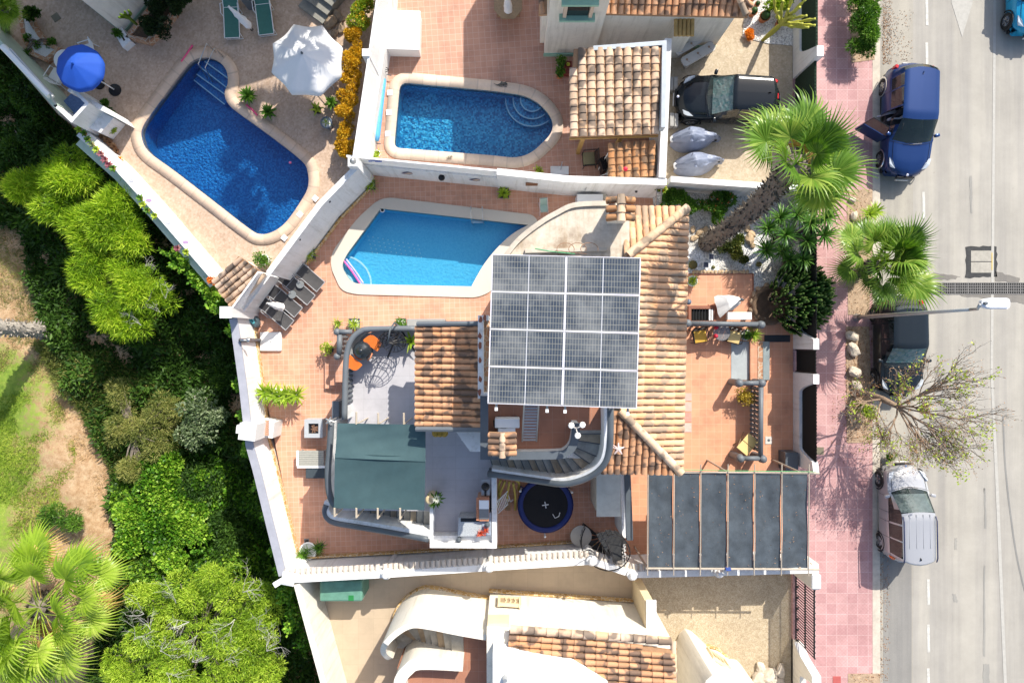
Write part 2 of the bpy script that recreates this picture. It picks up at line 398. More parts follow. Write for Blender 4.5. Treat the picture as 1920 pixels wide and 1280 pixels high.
LF_DRY = M_leaf('dry_scrub_leaves', (.08, .11, .02), (.22, .25, .06), (.44, .41, .13))
LF_GREY = M_leaf('grey_green_leaves', (.06, .10, .04), (.16, .22, .10), (.36, .42, .26))
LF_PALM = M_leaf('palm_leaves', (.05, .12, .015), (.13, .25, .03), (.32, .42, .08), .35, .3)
LF_PALMY = M_leaf('yellow_green_palm_leaves', (.12, .22, .02), (.26, .40, .03), (.50, .58, .12), .35, .3)  # lighter, yellower leaf colour than the plain palm leaves
LF_YUC = M_leaf('yucca_leaves', (.02, .075, .012), (.06, .16, .022), (.17, .30, .06), .4, .15)
LF_GRN = M_leaf('shrub_leaves', (.03, .09, .01), (.08, .19, .02), (.18, .33, .04))
LF_YEL = M_leaf('yellow_hedge_leaves', (.30, .16, .01), (.66, .38, .02), (.80, .58, .06), .5)
LF_LIME = M_leaf('lime_leaves', (.12, .20, .01), (.30, .42, .03), (.52, .60, .10))
LF_CACT = M_leaf('candle_cactus', (.02, .06, .012), (.05, .12, .02), (.18, .26, .07), .5, 0)
LF_RED = M_leaf('red_flowers', (.45, .05, .02), (.65, .10, .04), (.80, .3, .2)); LF_ORG = M_leaf('orange_flowers', (.6, .12, .01), (.8, .25, .02), (.85, .4, .05))
LF_WHT = M_leaf('white_petals', (.6, .6, .58), (.8, .8, .78), (.85, .85, .85)); LF_TWIG = M_leaf('pale_twigs', (.26, .25, .20), (.44, .42, .37), (.60, .58, .53), .8, 0)
LF_BROWN = M_leaf('dry_leaf_litter', (.16, .07, .03), (.33, .17, .08), (.5, .3, .16), .8, 0)
LF_DEAD = M_leaf('dead_frond_leaves', (.30, .16, .05), (.55, .36, .12), (.72, .55, .25)); LF_BASE = M_leaf('dry_leaf_bases', (.06, .05, .04), (.17, .145, .115), (.36, .31, .25), .8, 0)
LF_GRASS = M_leaf('grass_blades', (.10, .19, .015), (.26, .37, .03), (.48, .52, .09), .6)
BARK = mat('bark', (.20, .165, .13), .9, .35, 12, bump=.6); PBARK = mat('pale_bark', (.40, .36, .30), .9, .25, 12, bump=.5)
# ---------------- leaf clouds ----------------
def raw(name, V, F, m, parent=None, tint=None, nv=4, local=True, smooth=False):
    """fast mesh from numpy: V (n,3), F (k,nv)"""
    me = bpy.data.meshes.new(name); V = np.asarray(V, dtype=np.float32); F = np.asarray(F, dtype=np.int32)
    if parent is not None and not local and parent.name in ROOT:
        Mi = np.array(ROOT[parent.name].inverted()); V = (V @ Mi[:3, :3].T + Mi[:3, 3]).astype(np.float32)
    me.vertices.add(len(V)); me.vertices.foreach_set('co', V.ravel())
    me.loops.add(F.size); me.loops.foreach_set('vertex_index', F.ravel())
    me.polygons.add(len(F)); me.polygons.foreach_set('loop_start', np.arange(0, F.size, F.shape[1], dtype=np.int32))
    me.polygons.foreach_set('loop_total', np.full(len(F), F.shape[1], dtype=np.int32))
    me.update(calc_edges=True)
    if tint is not None:
        a = me.attributes.new('tint', 'FLOAT', 'POINT'); a.data.foreach_set('value', np.asarray(tint, dtype=np.float32))
    if smooth: me.polygons.foreach_set('use_smooth', [True]*len(F))
    me.materials.append(m); o = bpy.data.objects.new(name, me); C.objects.link(o)
    if parent is not None:
        o.parent = parent
        if parent.name in ROOT: ROOT[o.name] = ROOT[parent.name]
    return o
def unit(v): return v/np.maximum(np.linalg.norm(v, axis=1, keepdims=True), 1e-6)
def leaves(pts, dirs, L, Wd, tint):
    """rhombic leaves: returns V,F,T"""
    n = len(pts); d = unit(dirs); r = unit(np.cross(d, RNG.normal(size=(n, 3)))); L = np.broadcast_to(L, (n,))[:, None]; Wd = np.broadcast_to(Wd, (n,))[:, None]
    V = np.stack([pts, pts+d*L*.45+r*Wd*.5, pts+d*L, pts+d*L*.45-r*Wd*.5], 1).reshape(-1, 3)
    return V, np.arange(4*n).reshape(n, 4), np.repeat(tint, 4)
def blobpts(blobs, n, up=.35, lo=.72, flat=.8):
    """points near the surface of overlapping blobs; blobs (x,y,z,r)"""
    B = np.array(blobs, dtype=float); w_ = B[:, 3]**2; k = RNG.choice(len(B), n, p=w_/w_.sum())
    d = RNG.normal(size=(n, 3)); d[:, 2] = d[:, 2]*flat+up; d = unit(d)
    rr = B[k, 3]*(lo+(1.05-lo)*RNG.random(n)**.6)
    return B[k, :3]+d*rr[:, None]*np.array([1, 1, flat]), d, k
def clump(p, sc):
    a = np.sin(p[:, 0]*sc*1.3+np.sin(p[:, 1]*sc*1.1)*1.7)+np.sin(p[:, 1]*sc*1.7+p[:, 2]*sc+1.3*np.sin(p[:, 0]*sc*.8)); return (a+2)/4
def crown(name, blobs, n, L, Wd, m, parent=None, rnd=.8, csc=2.2, drop=0, tmul=1, lo=.72, local=False, flat=.8):
    p, d, k = blobpts(blobs, n, lo=lo, flat=flat)
    c = clump(p, csc); keep = RNG.random(n) < .32+.9*c; p, d, c = p[keep], d[keep], c[keep]; n = len(p)
    dd = d+RNG.normal(size=(n, 3))*rnd; dd[:, 2] -= drop
    t = np.clip((.15+.6*c+RNG.normal(size=n)*.25)*tmul, 0, 1)
    V, F, T = leaves(p, dd, L*(.6+.8*RNG.random(n)), Wd*(.7+.6*RNG.random(n)), t)
    return raw(name, V, F, m, parent, T, local=local)
def bl(px, py, z, rpx, n=6, zs=.25, rr=.55):
    """cluster of blobs covering a px circle at height z (radius in px)"""
    out = []; s = (H-z)/FP; c = P(px, py, z); R = rpx*s
    for i in range(n):
        a = random.random()*6.283; q = math.sqrt(random.random())*R*(1-rr*.8); r = R*rr*random.uniform(.75, 1.1)
        out.append((c.x+q*math.cos(a), c.y+q*math.sin(a), z-q*zs*.8+random.uniform(-zs, zs)*R*.4, r))
    return out
def limbs(bm, base, blobs, r0=.12, seed=1):
    b = Vector(base); top = Vector((sum(x[0] for x in blobs)/len(blobs), sum(x[1] for x in blobs)/len(blobs), sum(x[2] for x in blobs)/len(blobs)))
    fork = b.lerp(top, .5); tube(bm, [b, b.lerp(fork, .5)+Vector((.05, .03, 0)), fork], [r0, r0*.85, r0*.7], 8)
    for x in blobs:
        e = Vector(x[:3]); m = fork.lerp(e, .5)+Vector((random.uniform(-.1, .1), random.uniform(-.1, .1), .1)); tube(bm, [fork, m, e], [r0*.55, r0*.35, r0*.12], 6)
    return bm
def tree(name, label, category, base, blobs, n, L, Wd, m, group=None, bark=None, **k):
    t = thing(name, label, category, base, 0, group); bm = NB(); limbs(bm, base, blobs); obj('trunk', bm, bark or BARK, t, True)
    crown('crown', blobs, n, L, Wd, m, t, **k); return t
# blades: strips used for rosettes and fronds
def blades(specs):
    """specs: list of (points list [3], widths list, tint) -> V,F,T ; ribbons in quads with flat normal hint"""
    V, F, T = [], [], []
    for pts, ws, side, t in specs:
        b = len(V)
        for p, w_ in zip(pts, ws):
            V.append(p+side*w_/2); V.append(p-side*w_/2); T += [t, t]
        for i in range(len(pts)-1): F.append((b+2*i, b+2*i+1, b+2*i+3, b+2*i+2))
    return np.array([tuple(v) for v in V]), np.array(F), np.array(T)
def rosette_data(n, L, Wd, droop=.5, up0=1.1, c=(0, 0, 0), tmul=1, seed=None):
    rnd = random.Random(seed if seed is not None else random.random()); sp = []
    for i in range(n):
        az = i*2.39996+rnd.uniform(-.2, .2); f = (i+.5)/n; el = up0*(1-f)+rnd.uniform(-.1, .12); ll = L*rnd.uniform(.8, 1.1)
        h = Vector((math.cos(az), math.sin(az), 0)); side = Vector((-h.y, h.x, 0)); p = Vector(c)+h*.02; pts = [p.copy()]
        e = el
        for s in range(4): p = p+(h*math.cos(e)+Vector((0, 0, 1))*math.sin(e))*ll/4; pts.append(p.copy()); e -= droop*.33*(.4+f)
        sp.append((pts, [Wd*.8, Wd, Wd*.85, Wd*.5, .004], side, min(1, max(0, (rnd.uniform(.2, .9))*tmul))))
    return blades(sp)
def rosette(name, parent, m, n=28, L=.4, Wd=.04, droop=.5, up0=1.1, c=(0, 0, 0), local=False, seed=None, tmul=1):
    V, F, T = rosette_data(n, L, Wd, droop, up0, c, tmul, seed); return raw(name, V, F, m, parent, T, local=local)
def frond_mesh(name, m, Lp=1.1, Lb=.85, nb=34, droop=.5, seed=0, fan=2.3, wd=.075, tb=.5):
    rnd = random.Random(seed); sp = []
    def cur(t): return Vector((t*Lp, 0, .18*math.sin(t*1.6)*Lp-.18*t*t*Lp))
    pet = [cur(t/5) for t in range(6)]; sp.append((pet, [.05, .045, .04, .035, .03, .03], Vector((0, 1, 0)), .8)); sp.append((pet, [.04, .04, .035, .03, .03, .02], Vector((0, 0, 1)), .7))
    o = pet[-1]
    for i in range(nb):
        a = (i/(nb-1)-.5)*2*fan; fold = .32 if i % 2 else -.05
        ll = Lb*(1-.22*abs(a)/fan)*rnd.uniform(.9, 1.06); h = Vector((math.cos(a), math.sin(a), .22*abs(math.sin(a))+.10)); h.normalize()
        side = Vector((-math.sin(a), math.cos(a), fold)); p = o.copy(); pts = [p.copy()]; e = 0
        for s in range(5):
            p = p+h*ll/5-Vector((0, 0, 1))*e; e += droop*.055*ll*(s+.2)*rnd.uniform(.7, 1.3); pts.append(p.copy())
        sp.append((pts, [.015, wd*.55*Lb, wd*1.15*Lb, wd*.75*Lb, wd*.35*Lb, .004], side, min(1, max(0, tb+rnd.uniform(-.3, .35)))))
    V, F, T = blades(sp); o_ = raw(name, V, F, m, None, T); me = o_.data; bpy.data.objects.remove(o_); return me
def fan_palm(label, base, top, n, m, Lp=1.1, Lb=.85, r=.2, lean=None, seed=0, trunk_m=None, group=None, els=(-.5, 1.2), skirt=True, name='fan_palm', azs=None, pw=1.0, gap=None, dead=0):
    t = thing(name, label, 'palm tree', base, 0, group); rnd = random.Random(seed)
    b, e = Vector(base), Vector(top); mid = lean or b.lerp(e, .5)
    line = [Vector(p) for p in cat([b, mid, e], 8)]; bm = NB(); k = len(line)
    rad = [r*(1.25 if i == 0 else 1.0)*(1+.06*(i % 2)) for i in range(k)]; tube(bm, line, rad, 12); tr = obj('trunk', bm, trunk_m or BARK, t, True)
    if skirt:   # old leaf bases along the trunk
        N = 900; ii = RNG.random(N)*(k-1.01); idx = ii.astype(int); fr = (ii-idx)[:, None]; L0 = np.array([tuple(v) for v in line]); pos = L0[idx]*(1-fr)+L0[idx+1]*fr
        ax = L0[-1]-L0[0]; ax /= np.linalg.norm(ax); rd = RNG.normal(size=(N, 3)); rd -= (rd@ax)[:, None]*ax; rd = unit(rd)
        V, F, T = leaves(pos+rd*r*.9, rd*.6+ax*.5+RNG.normal(size=(N, 3))*.3, .16+.1*RNG.random(N), .07, RNG.random(N)*.9); raw('leaf_bases', V, F, LF_BASE if not trunk_m else trunk_m, tr, T, local=False)
    ms = [frond_mesh('frond', m, Lp*rnd.uniform(.85, 1.1), Lb*rnd.uniform(.9, 1.08), 36, rnd.uniform(.35, .9), seed*10+j, tb=(.25, .5, .65, .42)[j]) for j in range(4)]
    off = e-b
    for i in range(n):
        f = i/max(1, n-1); az = i*2.39996+rnd.uniform(-.25, .25) if azs is None else azs[i]; el = els[1]+(els[0]-els[1])*f**pw+rnd.uniform(-.15, .15)
        if gap and f > .2 and gap[0] < math.degrees(az) % 360 < gap[1]: continue
        o = bpy.data.objects.new('frond', ms[i % 4]); C.objects.link(o); o.parent = t; o.location = off+Vector((0, 0, -.25*f))
        o.rotation_euler = (rnd.uniform(-.3, .3), -el, az); o.rotation_mode = 'XYZ'; s = rnd.uniform(.8, 1.15); o.scale = (s, s, s)
    if dead:
        dm = frond_mesh('dead_frond', LF_DEAD, Lp*.8, Lb*.9, 30, 1.3, seed*10+9)
        for i in range(dead): o = bpy.data.objects.new('dead_frond', dm); C.objects.link(o); o.parent = t; o.location = off-Vector((0, 0, .3)); o.rotation_euler = (0, rnd.uniform(.1, .7), rnd.uniform(0, 6.28))
    return t
# ---------------- roof of barrel tiles ----------------
def tile_slope(name, e0, e1, t1, t0, m, parent, pitch=.21, course=.36, amp=.055, slab=True, seed=1):
    """e0-e1 the eave, t0-t1 the top edge (points with z); a convex quad; tiles run from eave to top"""
    e0, e1, t1, t0 = map(Vector, (e0, e1, t1, t0)); A = (e1-e0); wA = A.length; A.normalize()
    up = (t0-e0)+(t1-e1); B = up-A*up.dot(A); B.normalize(); N = A.cross(B)
    if N.z < 0: N = -N
    poly = [(0, 0), (wA, (e1-e0).dot(B)), ((t1-e0).dot(A), (t1-e0).dot(B)), ((t0-e0).dot(A), (t0-e0).dot(B))]
    def rng(a):
        ys = []
        for i in range(4):
            (x0, y0), (x1, y1) = poly[i], poly[(i+1) % 4]
            if (x0-a)*(x1-a) <= 0 and abs(x1-x0) > 1e-9: ys.append(y0+(y1-y0)*(a-x0)/(x1-x0))
        return (min(ys), max(ys)) if len(ys) > 1 else None
    xs = [p[0] for p in poly]; a = min(xs)+pitch/2; V, F, T = [], [], []; rnd = random.Random(seed); K = 6
    while a < max(xs):
        r = rng(a)
        if r and r[1]-r[0] > .08:
            nC = max(1, round((r[1]-r[0])/course)); cl = (r[1]-r[0])/nC
            for c in range(nC):
                b0 = r[0]+c*cl; b1 = b0+cl+.03; t = rnd.random(); j = rnd.uniform(-.006, .006); i0 = len(V)
                for (bb, lift, rad) in ((b0, .035, pitch*.46), (b1, .0, pitch*.38)):
                    for q in range(K+1):
                        th = math.pi*q/K; V.append(tuple(e0+A*(a+j-rad*math.cos(th))+B*bb+N*(lift+.02+amp*1.6*math.sin(th)))); T.append(t)
                for q in range(K): F.append((i0+q, i0+q+1, i0+K+2+q, i0+K+1+q))
                i1 = len(V)    # front lip of the tile, dark hollow below
                for q in (0, K): pass
        a += pitch
    o = raw(name, V, F, m, parent, T, local=False, smooth=True)
    if slab:
        bm = NB(); pts = [e0, e1, t1, t0]; up_ = [bm.verts.new(p+N*.012) for p in pts]; dn = [bm.verts.new(p-Vector((0, 0, .12))) for p in pts]
        bm.faces.new(up_); bm.faces.new(dn[::-1])
        for i in range(4): bm.faces.new((up_[i], dn[i], dn[(i+1) % 4], up_[(i+1) % 4]))
        bmesh.ops.recalc_face_normals(bm, faces=bm.faces[:]); obj('roof_bed', bm, mat('mortar_bed', (.42, .24, .13), .9, .2, 5), o)
    return o
def ridge(name, a, b, parent, m=None, r=.11, seg=.42):
    a, b = Vector(a), Vector(b); d = b-a; n = max(1, round(d.length/seg)); V, F, T = [], [], []; K = 6; d_ = d.normalized(); s = d_.cross(Vector((0, 0, 1))).normalized()
    for i in range(n):
        p0 = a+d*(i/n)-d_*.03; p1 = a+d*((i+1)/n); t = random.random(); i0 = len(V)
        for p, rr, l in ((p0, r*1.12, .02), (p1, r*.93, 0)):
            for q in range(K+1):
                th = math.pi*q/K; V.append(tuple(p+s*rr*math.cos(th)+Vector((0, 0, 1))*(rr*math.sin(th)+l))); T.append(t)
        for q in range(K): F.append((i0+q, i0+q+1, i0+K+2+q, i0+K+1+q))
    return raw(name, V, F, m or RIDGE, parent, T, local=False, smooth=True)
def pots(bm, c, r, h, taper=.75): return lathe(bm, [(0, 0), (r*taper, 0), (r, h), (r*1.08, h), (r*1.08, h+.03), (r*.9, h+.03), (r*.88, h-.03), (0, h-.03)], c, 18)
def potted(label, px, py, z, kind='yucca', pot='round', r=.17, h=.3, L=.38, m=None, pm=None, name='potted_plant', n=34, group=None, rz=0, top=None, zr=None):
    c = P(px, py, (z+h) if zr is None else zr); c.z = z; t = thing(name, label, 'potted plant', c, rz, group); bm = NB()
    if pot == 'round': pots(bm, (0, 0, 0), r, h)
    elif pot == 'square':
        prof = [(r*.75*1.414, 0), (r*1.414, h), (r*1.25, h), (r*1.2, h-.04), (0, h-.04)]; lathe(bm, [(0, 0)]+prof, (0, 0, 0), 4, rot=math.pi/4)
    obj('pot', bm, pm or GREYPOT, t, 'auto' if pot == 'round' else False, local=True)
    bm = NB(); lathe(bm, [(0, h-.035+.012), (r*.86, h-.03)], (0, 0, 0), 12); obj('soil', bm, top or SOIL, t, local=True)
    if kind == 'yucca': rosette('foliage', t, m or LF_LIME, n, L, .035, .7, 1.35, (0, 0, h), True)
    elif kind == 'agave': rosette('foliage', t, m or LF_GRN, n, L, .10, .35, 1.3, (0, 0, h), True)
    elif kind == 'bush': 
        B = [(random.uniform(-.4, .4)*L, random.uniform(-.4, .4)*L, h+L*.5+random.uniform(-.1, .1)*L, L*.5) for _ in range(5)]
        crown('foliage', B, n*8, .10, .045, m or LF_GRN, t, local=True, lo=.3)
    elif kind == 'cactus':
        bm = NB(); ball(bm, (0, 0, h+L*.4), L*.5, 12, .9); obj('cactus', bm, LF_CACT, t, True, local=True)
    return t
# ================= THE SETTING =================
ZS = -3.0
# park terrain: one big sheet, gently bumpy, reaching far
def terrain():
    V, F = [], []; xs = list(np.linspace(-150, -30, 8))+list(np.linspace(-28, -6, 60))+list(np.linspace(-4, 150, 12)); ys = list(np.linspace(-150, -22, 8))+list(np.linspace(-20, 20, 90))+list(np.linspace(22, 150, 8))
    for y in ys:
        for x in xs:
            n = .10*math.sin(x*1.3+y*.7)+.07*math.sin(x*2.9-y*2.1)+.05*math.sin(y*4.3+x) if -28 < x < -8 and abs(y) < 20 else 0
            V.append((x, y, ZS+n))
    nx = len(xs)
    for j in range(len(ys)-1):
        for i in range(nx-1): F.append((j*nx+i, j*nx+i+1, (j+1)*nx+i+1, (j+1)*nx+i))
    g = G('dry_ground'); a = g.noise(.5, 8, .7); b = g.noise(3.5, 8, .75); c = g.noise(30, 4, .7)
    dry = g.ramp(b, [(.25, (.22, .12, .055)), (.42, (.44, .27, .14)), (.65, (.62, .44, .27))]); dry = g.mix(1, dry, g.ramp(c, [(.3, (.75, .75, .75)), (.7, (1.15, 1.15, 1.15))]), 'MULTIPLY')
    gr = g.ramp(b, [(.25, (.08, .15, .02)), (.5, (.20, .30, .03)), (.75, (.40, .44, .08))])
    # the lawn lies to the west: the mask is a soft line in the ground plane
    sx = g.n('SeparateXYZ'); g.l(g.co(), sx.inputs[0]); u = g.math('ADD', sx.outputs[0], g.math('MULTIPLY', sx.outputs[1], -.18))
    u = g.math('ADD', g.math('MULTIPLY', g.math('ADD', u, 19.1), -.35), g.math('MULTIPLY', g.math('SUBTRACT', a, .5), 2.4))
    u = g.math('ADD', u, g.math('MULTIPLY', g.math('SUBTRACT', b, .5), 2.8)); u = g.math('SUBTRACT', u, g.math('MULTIPLY', g.math('MAXIMUM', g.math('ADD', sx.outputs[1], 1.2), 0), .9)); f = g.ramp(u, [(.1, (0, 0, 0)), (.75, (1, 1, 1))])
    g.col(g.mix(f, dry, gr)); g.set(Roughness=.95); g.bump(c, .8, .04)
    o = raw('ground', V, F, g.m, smooth=True); o['kind'] = 'structure'
terrain()
# plot blocks (solid earth under each terrace) with the pools cut out
POOL1 = cat(W([(366, 116), (390, 111), (412, 118), (427, 135), (430, 158), (424, 178), (431, 198), (452, 216), (510, 258), (567, 303), (579, 325), (579, 354), (562, 385), (538, 418), (515, 435), (492, 440), (470, 430), (400, 376), (330, 322), (284, 288), (270, 264), (271, 240), (296, 203), (345, 137)]), 4, True)
POOL2 = fillet(W([(751, 157), (925, 173), (1002, 184), (1048, 240), (985, 300), (920, 293), (740, 279)]), [.35, .1, 1.7, 1.6, 1.5, .1, .25])
POOL3 = cat(W([(714, 391), (990, 422)]), 10)+cat(W([(990, 422), (962, 438), (935, 462), (910, 492), (893, 520), (884, 537)]), 5)[1:]+fillet(W([(884, 537), (690, 533), (660, 531), (640, 500), (650, 478), (714, 391)]), [0, .1, .3, .5, .2, 0])[1:-1]
OUT1 = offs(POOL1, .42); OUT2 = offs(POOL2, .42)
OUT3 = fillet(W([(716, 369), (1000, 403), (1012, 420), (985, 455), (945, 500), (925, 545), (895, 558), (668, 552), (640, 545), (620, 500), (623, 472), (670, 410)]), [.5, .3, .3, .4, .6, .4, .3, .3, .5, .5, .5, .4])
ext = -220; bot = 1500
plot1 = W([(-260, ext), (722, ext), (722, -5), (676, 316), (441, 590), (150, 245), (112, 216), (0, 85), (-260, -190)])
plot2 = W([(722, ext), (1500, ext), (1500, 370), (1240, 358), (1056, 361), (934, 348), (676, 320)])
main = W([(676, 321), (934, 349), (1056, 362), (1240, 359), (1500, 371), (1500, 1072), (1190, 1050), (1100, 1025), (560, 1052), (470, 600), (441, 592)])
front = W([(1180, 350), (1482, 342), (1482, 1070), (1180, 1070)])
south = W([(545, 1056), (1100, 1028), (1190, 1053), (1210, 1053), (1210, bot), (655, bot)])
south2 = W([(1210, 1053), (1490, 1053), (1490, bot), (1210, bot)])
struct('patio', prism(NB(), plot1, ZS-.2, .10, [OUT1]), PAT1)
struct('terrace', prism(NB(), plot2, ZS-.2, .10, [OUT2]), TERRA2)
struct('pool_terrace', prism(NB(), main, ZS-.2, 0.0, [OUT3]), TERRA)
struct('side_yard', prism(NB(), south, ZS-.2, -.03), BEIGET)
struct('driveway', prism(NB(), south2, ZS-.2, -.02), DRV3)
struct('driveway', prism(NB(), W([(1258, 78), (1400, 20), (1400, ext), (1484, ext), (1484, 366), (1240, 356), (1240, 90)]), .09, .108), DRV2)
struct('front_patio', prism(NB(), W([(1160, 500), (1292, 513), (1412, 513), (1413, 581), (1440, 605), (1484, 602), (1484, 1070), (1160, 1070)]), .01, .15), TERRA3)
bm = NB(); prism(bm, W([(1224, 360), (1484, 371), (1484, 603), (1440, 607), (1411, 582), (1411, 514), (1224, 514)]), .004, .16); struct('gravel_bed', bm, GRAVEL)
# street: asphalt block, gutter lane, kerb, pavement
XR = lambda px, z=0: P(px, 640, z).x
def rect(x0, x1, y0, y1): return [(x0, y0), (x1, y0), (x1, y1), (x0, y1)]
YN, YS = 120, -120
xw = XR(1484)
struct('road', prism(NB(), rect(xw+2.4, 70, YS, YN), ZS-.2, 0.0), ASPH)
struct('parking_lane', sheet(rect(XR(1652), XR(1712), YS, YN), .004), ASPH2)
bm = NB(); prism(bm, rect(XR(1656), XR(1709), P(0, 1500).y, P(0, 1035).y), None, .008); [f.normal_flip() for f in bm.faces if f.normal.z < 0]; struct('parking_lane', bm, M_asphalt('dark_resurfaced_lane', (.25, .24, .22), .15))
struct('pavement', prism(NB(), rect(xw, XR(1636, .13), YS, YN), ZS-.2, .13), SIDEW)
struct('kerb', prism(NB(), rect(XR(1636, .13), XR(1650, .13), YS, YN), ZS-.2, .135), CONC)
struct('lawn_edge', prism(NB(), rect(-30, -29, -20, -19), ZS-.5, ZS-.3), SOIL) if False else None
# road markings: worn paint
def mark(pts, z=.008, m=None): struct('road_marking', sheet(W(pts, z), z), m or PAINT)
for y0, y1 in ((0, 48), (80, 130), (360, 410), (1085, 1133), (1170, 1222), (1252, 1300), (-90, -50)):
    xx = 1735+(y0 > 1000)*3+(0 if y0 < 300 else -6*(y0 < 500))
    mark([(xx, y0), (xx+5, y0), (xx+6, y1), (xx+1, y1)])
FAINT = mat('faded_road_paint', (.415, .398, .36), .85, .12, 7)
mark([(1864, -150), (1869, -150), (1862, 700), (1872, 900), (1893, 1400), (1887, 1400), (1866, 900), (1857, 700)], .0085, FAINT)
mark([(1790, -80), (1816, -80), (1824, 5), (1804, 70), (1784, 5)], .0085, FAINT)
def blotch(c0, pts, z, m, jit=3):
    r = random.Random(c0); q = []
    for i in range(len(pts)):
        a, b = pts[i], pts[(i+1) % len(pts)]
        for k in range(7): t = k/7; q.append((a[0]+(b[0]-a[0])*t+r.uniform(-jit, jit)*.5, a[1]+(b[1]-a[1])*t+r.uniform(-jit, jit)*.5))
    return sheet(W(q, z), z)
struct('asphalt_patch', blotch(1, [(1811, 462), (1869, 462), (1870, 519), (1810, 521)], .008, ASPHD), mat('dark_tar', (.045, .045, .045), .85, .3, 8))
struct('asphalt_patch', blotch(2, [(1745, 511), (1800, 518), (1790, 524), (1745, 524)], .008, ASPHD), ASPHD)
struct('asphalt_patch', blotch(3, [(1866, 508), (1912, 522), (1910, 528), (1866, 528)], .008, ASPHD), ASPHD)
struct('asphalt_patch', blotch(4, [(1800, 551), (1960, 551), (1960, 566), (1920, 570), (1870, 560), (1805, 556)], .008, ASPHD), ASPHD)
mh = thing('manhole_cover', 'square two-panel concrete manhole cover framed by dark tar in the road', 'manhole cover', P(1840, 490, .01))
for k in (0, 1):
    bm = NB(); box(bm, P(1840, 480+k*21.5, .014), (.84, .43, .012), bev=.004); obj('panel', bm, mat('worn_concrete', (.37, .345, .295), .9, .2, 5), mh)
bm = NB(); box(bm, P(1860, 490, .022), (.03, .7, .008)); obj('yellow_edge', bm, mat('yellow_chalk', (.6, .42, .06), .8), mh)
gt = thing('drain_grate', 'long metal drain grating running across the road lane', 'drain grate', P(1830, 540, .01))
x0 = 1742
for k in range(9):
    a, b = x0+k*24.6, x0+(k+1)*24.6-1; p0, p1 = P(a, 530, .02), P(b, 551, .02); bm = NB()
    w_, h_ = p1.x-p0.x, p0.y-p1.y; cx, cy = (p0.x+p1.x)/2, (p0.y+p1.y)/2
    for i in range(8): box(bm, (p0.x+w_*i/7, cy, .012), (.018, h_, .02))
    for j in range(5): box(bm, (cx, p1.y+h_*j/4, .0125), (w_+.018, .022, .021))
    obj('grating', bm, mat('cast_iron', (.22, .21, .20), .6, .2, 12), gt)
bm = NB(); prism(bm, W([(x0, 530), (x0+222, 530), (x0+222, 551), (x0, 551)], .0), None, .0095); obj('channel', bm, BLACKM, gt)
bm = NB(); box(bm, P(1538, 845, .137), (.28, .3, .012), bev=.004); tag(obj('manhole_cover', bm, mat('bronze_cover', (.17, .15, .10), .6, .2)), 'small square bronze cover set in the pink pavement', 'manhole cover')
bm = NB(); box(bm, P(1569, 1274, .137), (.32, .3, .012), bev=.004); tag(obj('manhole_cover', bm, mat('red_cover', (.42, .10, .09), .6, .2)), 'small red square cover set in the pink pavement near the barred gate', 'manhole cover')
STN = M_asphalt('oil_stained_asphalt', (.29, .28, .255), .15)
for k, (pp) in enumerate([[(1789, 1008), (1794, 1008), (1795, 1030), (1790, 1030)], [(1786, 1112), (1792, 1114), (1796, 1128), (1788, 1128)], [(1845, 915), (1848, 915), (1849, 990), (1846, 990)], [(1844, 1060), (1847, 1060), (1847, 1230), (1844, 1230)], [(1871, 1045), (1878, 1045), (1878, 1052), (1871, 1052)], [(1790, 846), (1796, 846), (1797, 868), (1791, 868)], [(1843, 1244), (1854, 1244), (1856, 1300), (1844, 1300)], [(1818, 330), (1822, 330), (1823, 400), (1819, 400)]]): struct('road_stain', blotch(20+k, pp, .0065, STN, 2), STN)
TARL = M_asphalt('sealed_crack', (.24, .235, .22), .2); jn = cat([(1881, 780), (1884, 860), (1893, 950), (1908, 1050), (1930, 1140)], 6)
struct('sealed_crack', sheet(W([(x-1.6, y) for x, y in jn]+[(x+1.6, y) for x, y in jn[::-1]], .006), .006), TARL)
# planting strips in the pavement: soil, litter, rocks
def strip_bed(pts, nl, lab):
    struct('planting_strip', sheet(W(pts, .14), .145), mat('dusty_soil', (.42, .30, .20), .95, .35, 6, bump=.5))
    xs = [p[0] for p in pts]; ys = [p[1] for p in pts]; pp = np.array([tuple(P(random.uniform(min(xs), max(xs)), random.uniform(min(ys), max(ys)), .16)) for _ in range(nl)])
    V, F, T = leaves(pp, RNG.normal(size=(nl, 3))*[1, 1, .2], .07, .03, RNG.random(nl)); stuff(raw('leaf_litter', V, F, LF_BROWN, tint=T), lab, 'leaf litter')
strip_bed([(1586, 612), (1630, 612), (1636, 830), (1588, 830)], 900, 'dry brown leaf litter in the planting strip under the bare tree')
strip_bed([(1588, 355), (1636, 355), (1630, 590), (1590, 590)], 350, 'dry leaf litter under the street fan palm')
strip_bed([(1590, 1262), (1650, 1262), (1650, 1400), (1590, 1400)], 260, 'dry leaf litter in the planting strip at the bottom of the pavement')
strip_bed([(1596, -150), (1640, -150), (1640, 112), (1596, 118)], 300, 'dry leaf litter under the street shrub')
N = 1500; yy = RNG.choice([0, 1, 2, 3], N, p=[.25, .35, .2, .2]); pp = []
for k in yy:
    a = {0: (1656, 1672, 0, 120), 1: (1645, 1668, 1000, 1280), 2: (1655, 1712, 20, 115), 3: (1560, 1700, 700, 870)}[int(k)]
    pp.append(tuple(P(a[0]+(a[1]-a[0])*RNG.random()**1.5, RNG.uniform(a[2], a[3]), .02 if k != 3 else .15)))
V, F, T = leaves(np.array(pp), RNG.normal(size=(N, 3))*[1, 1, .15], .06, .025, RNG.random(N)); stuff(raw('fallen_leaves', V, F, LF_BROWN, tint=T), 'dry brown leaves blown along the kerb and gutter', 'fallen leaves')
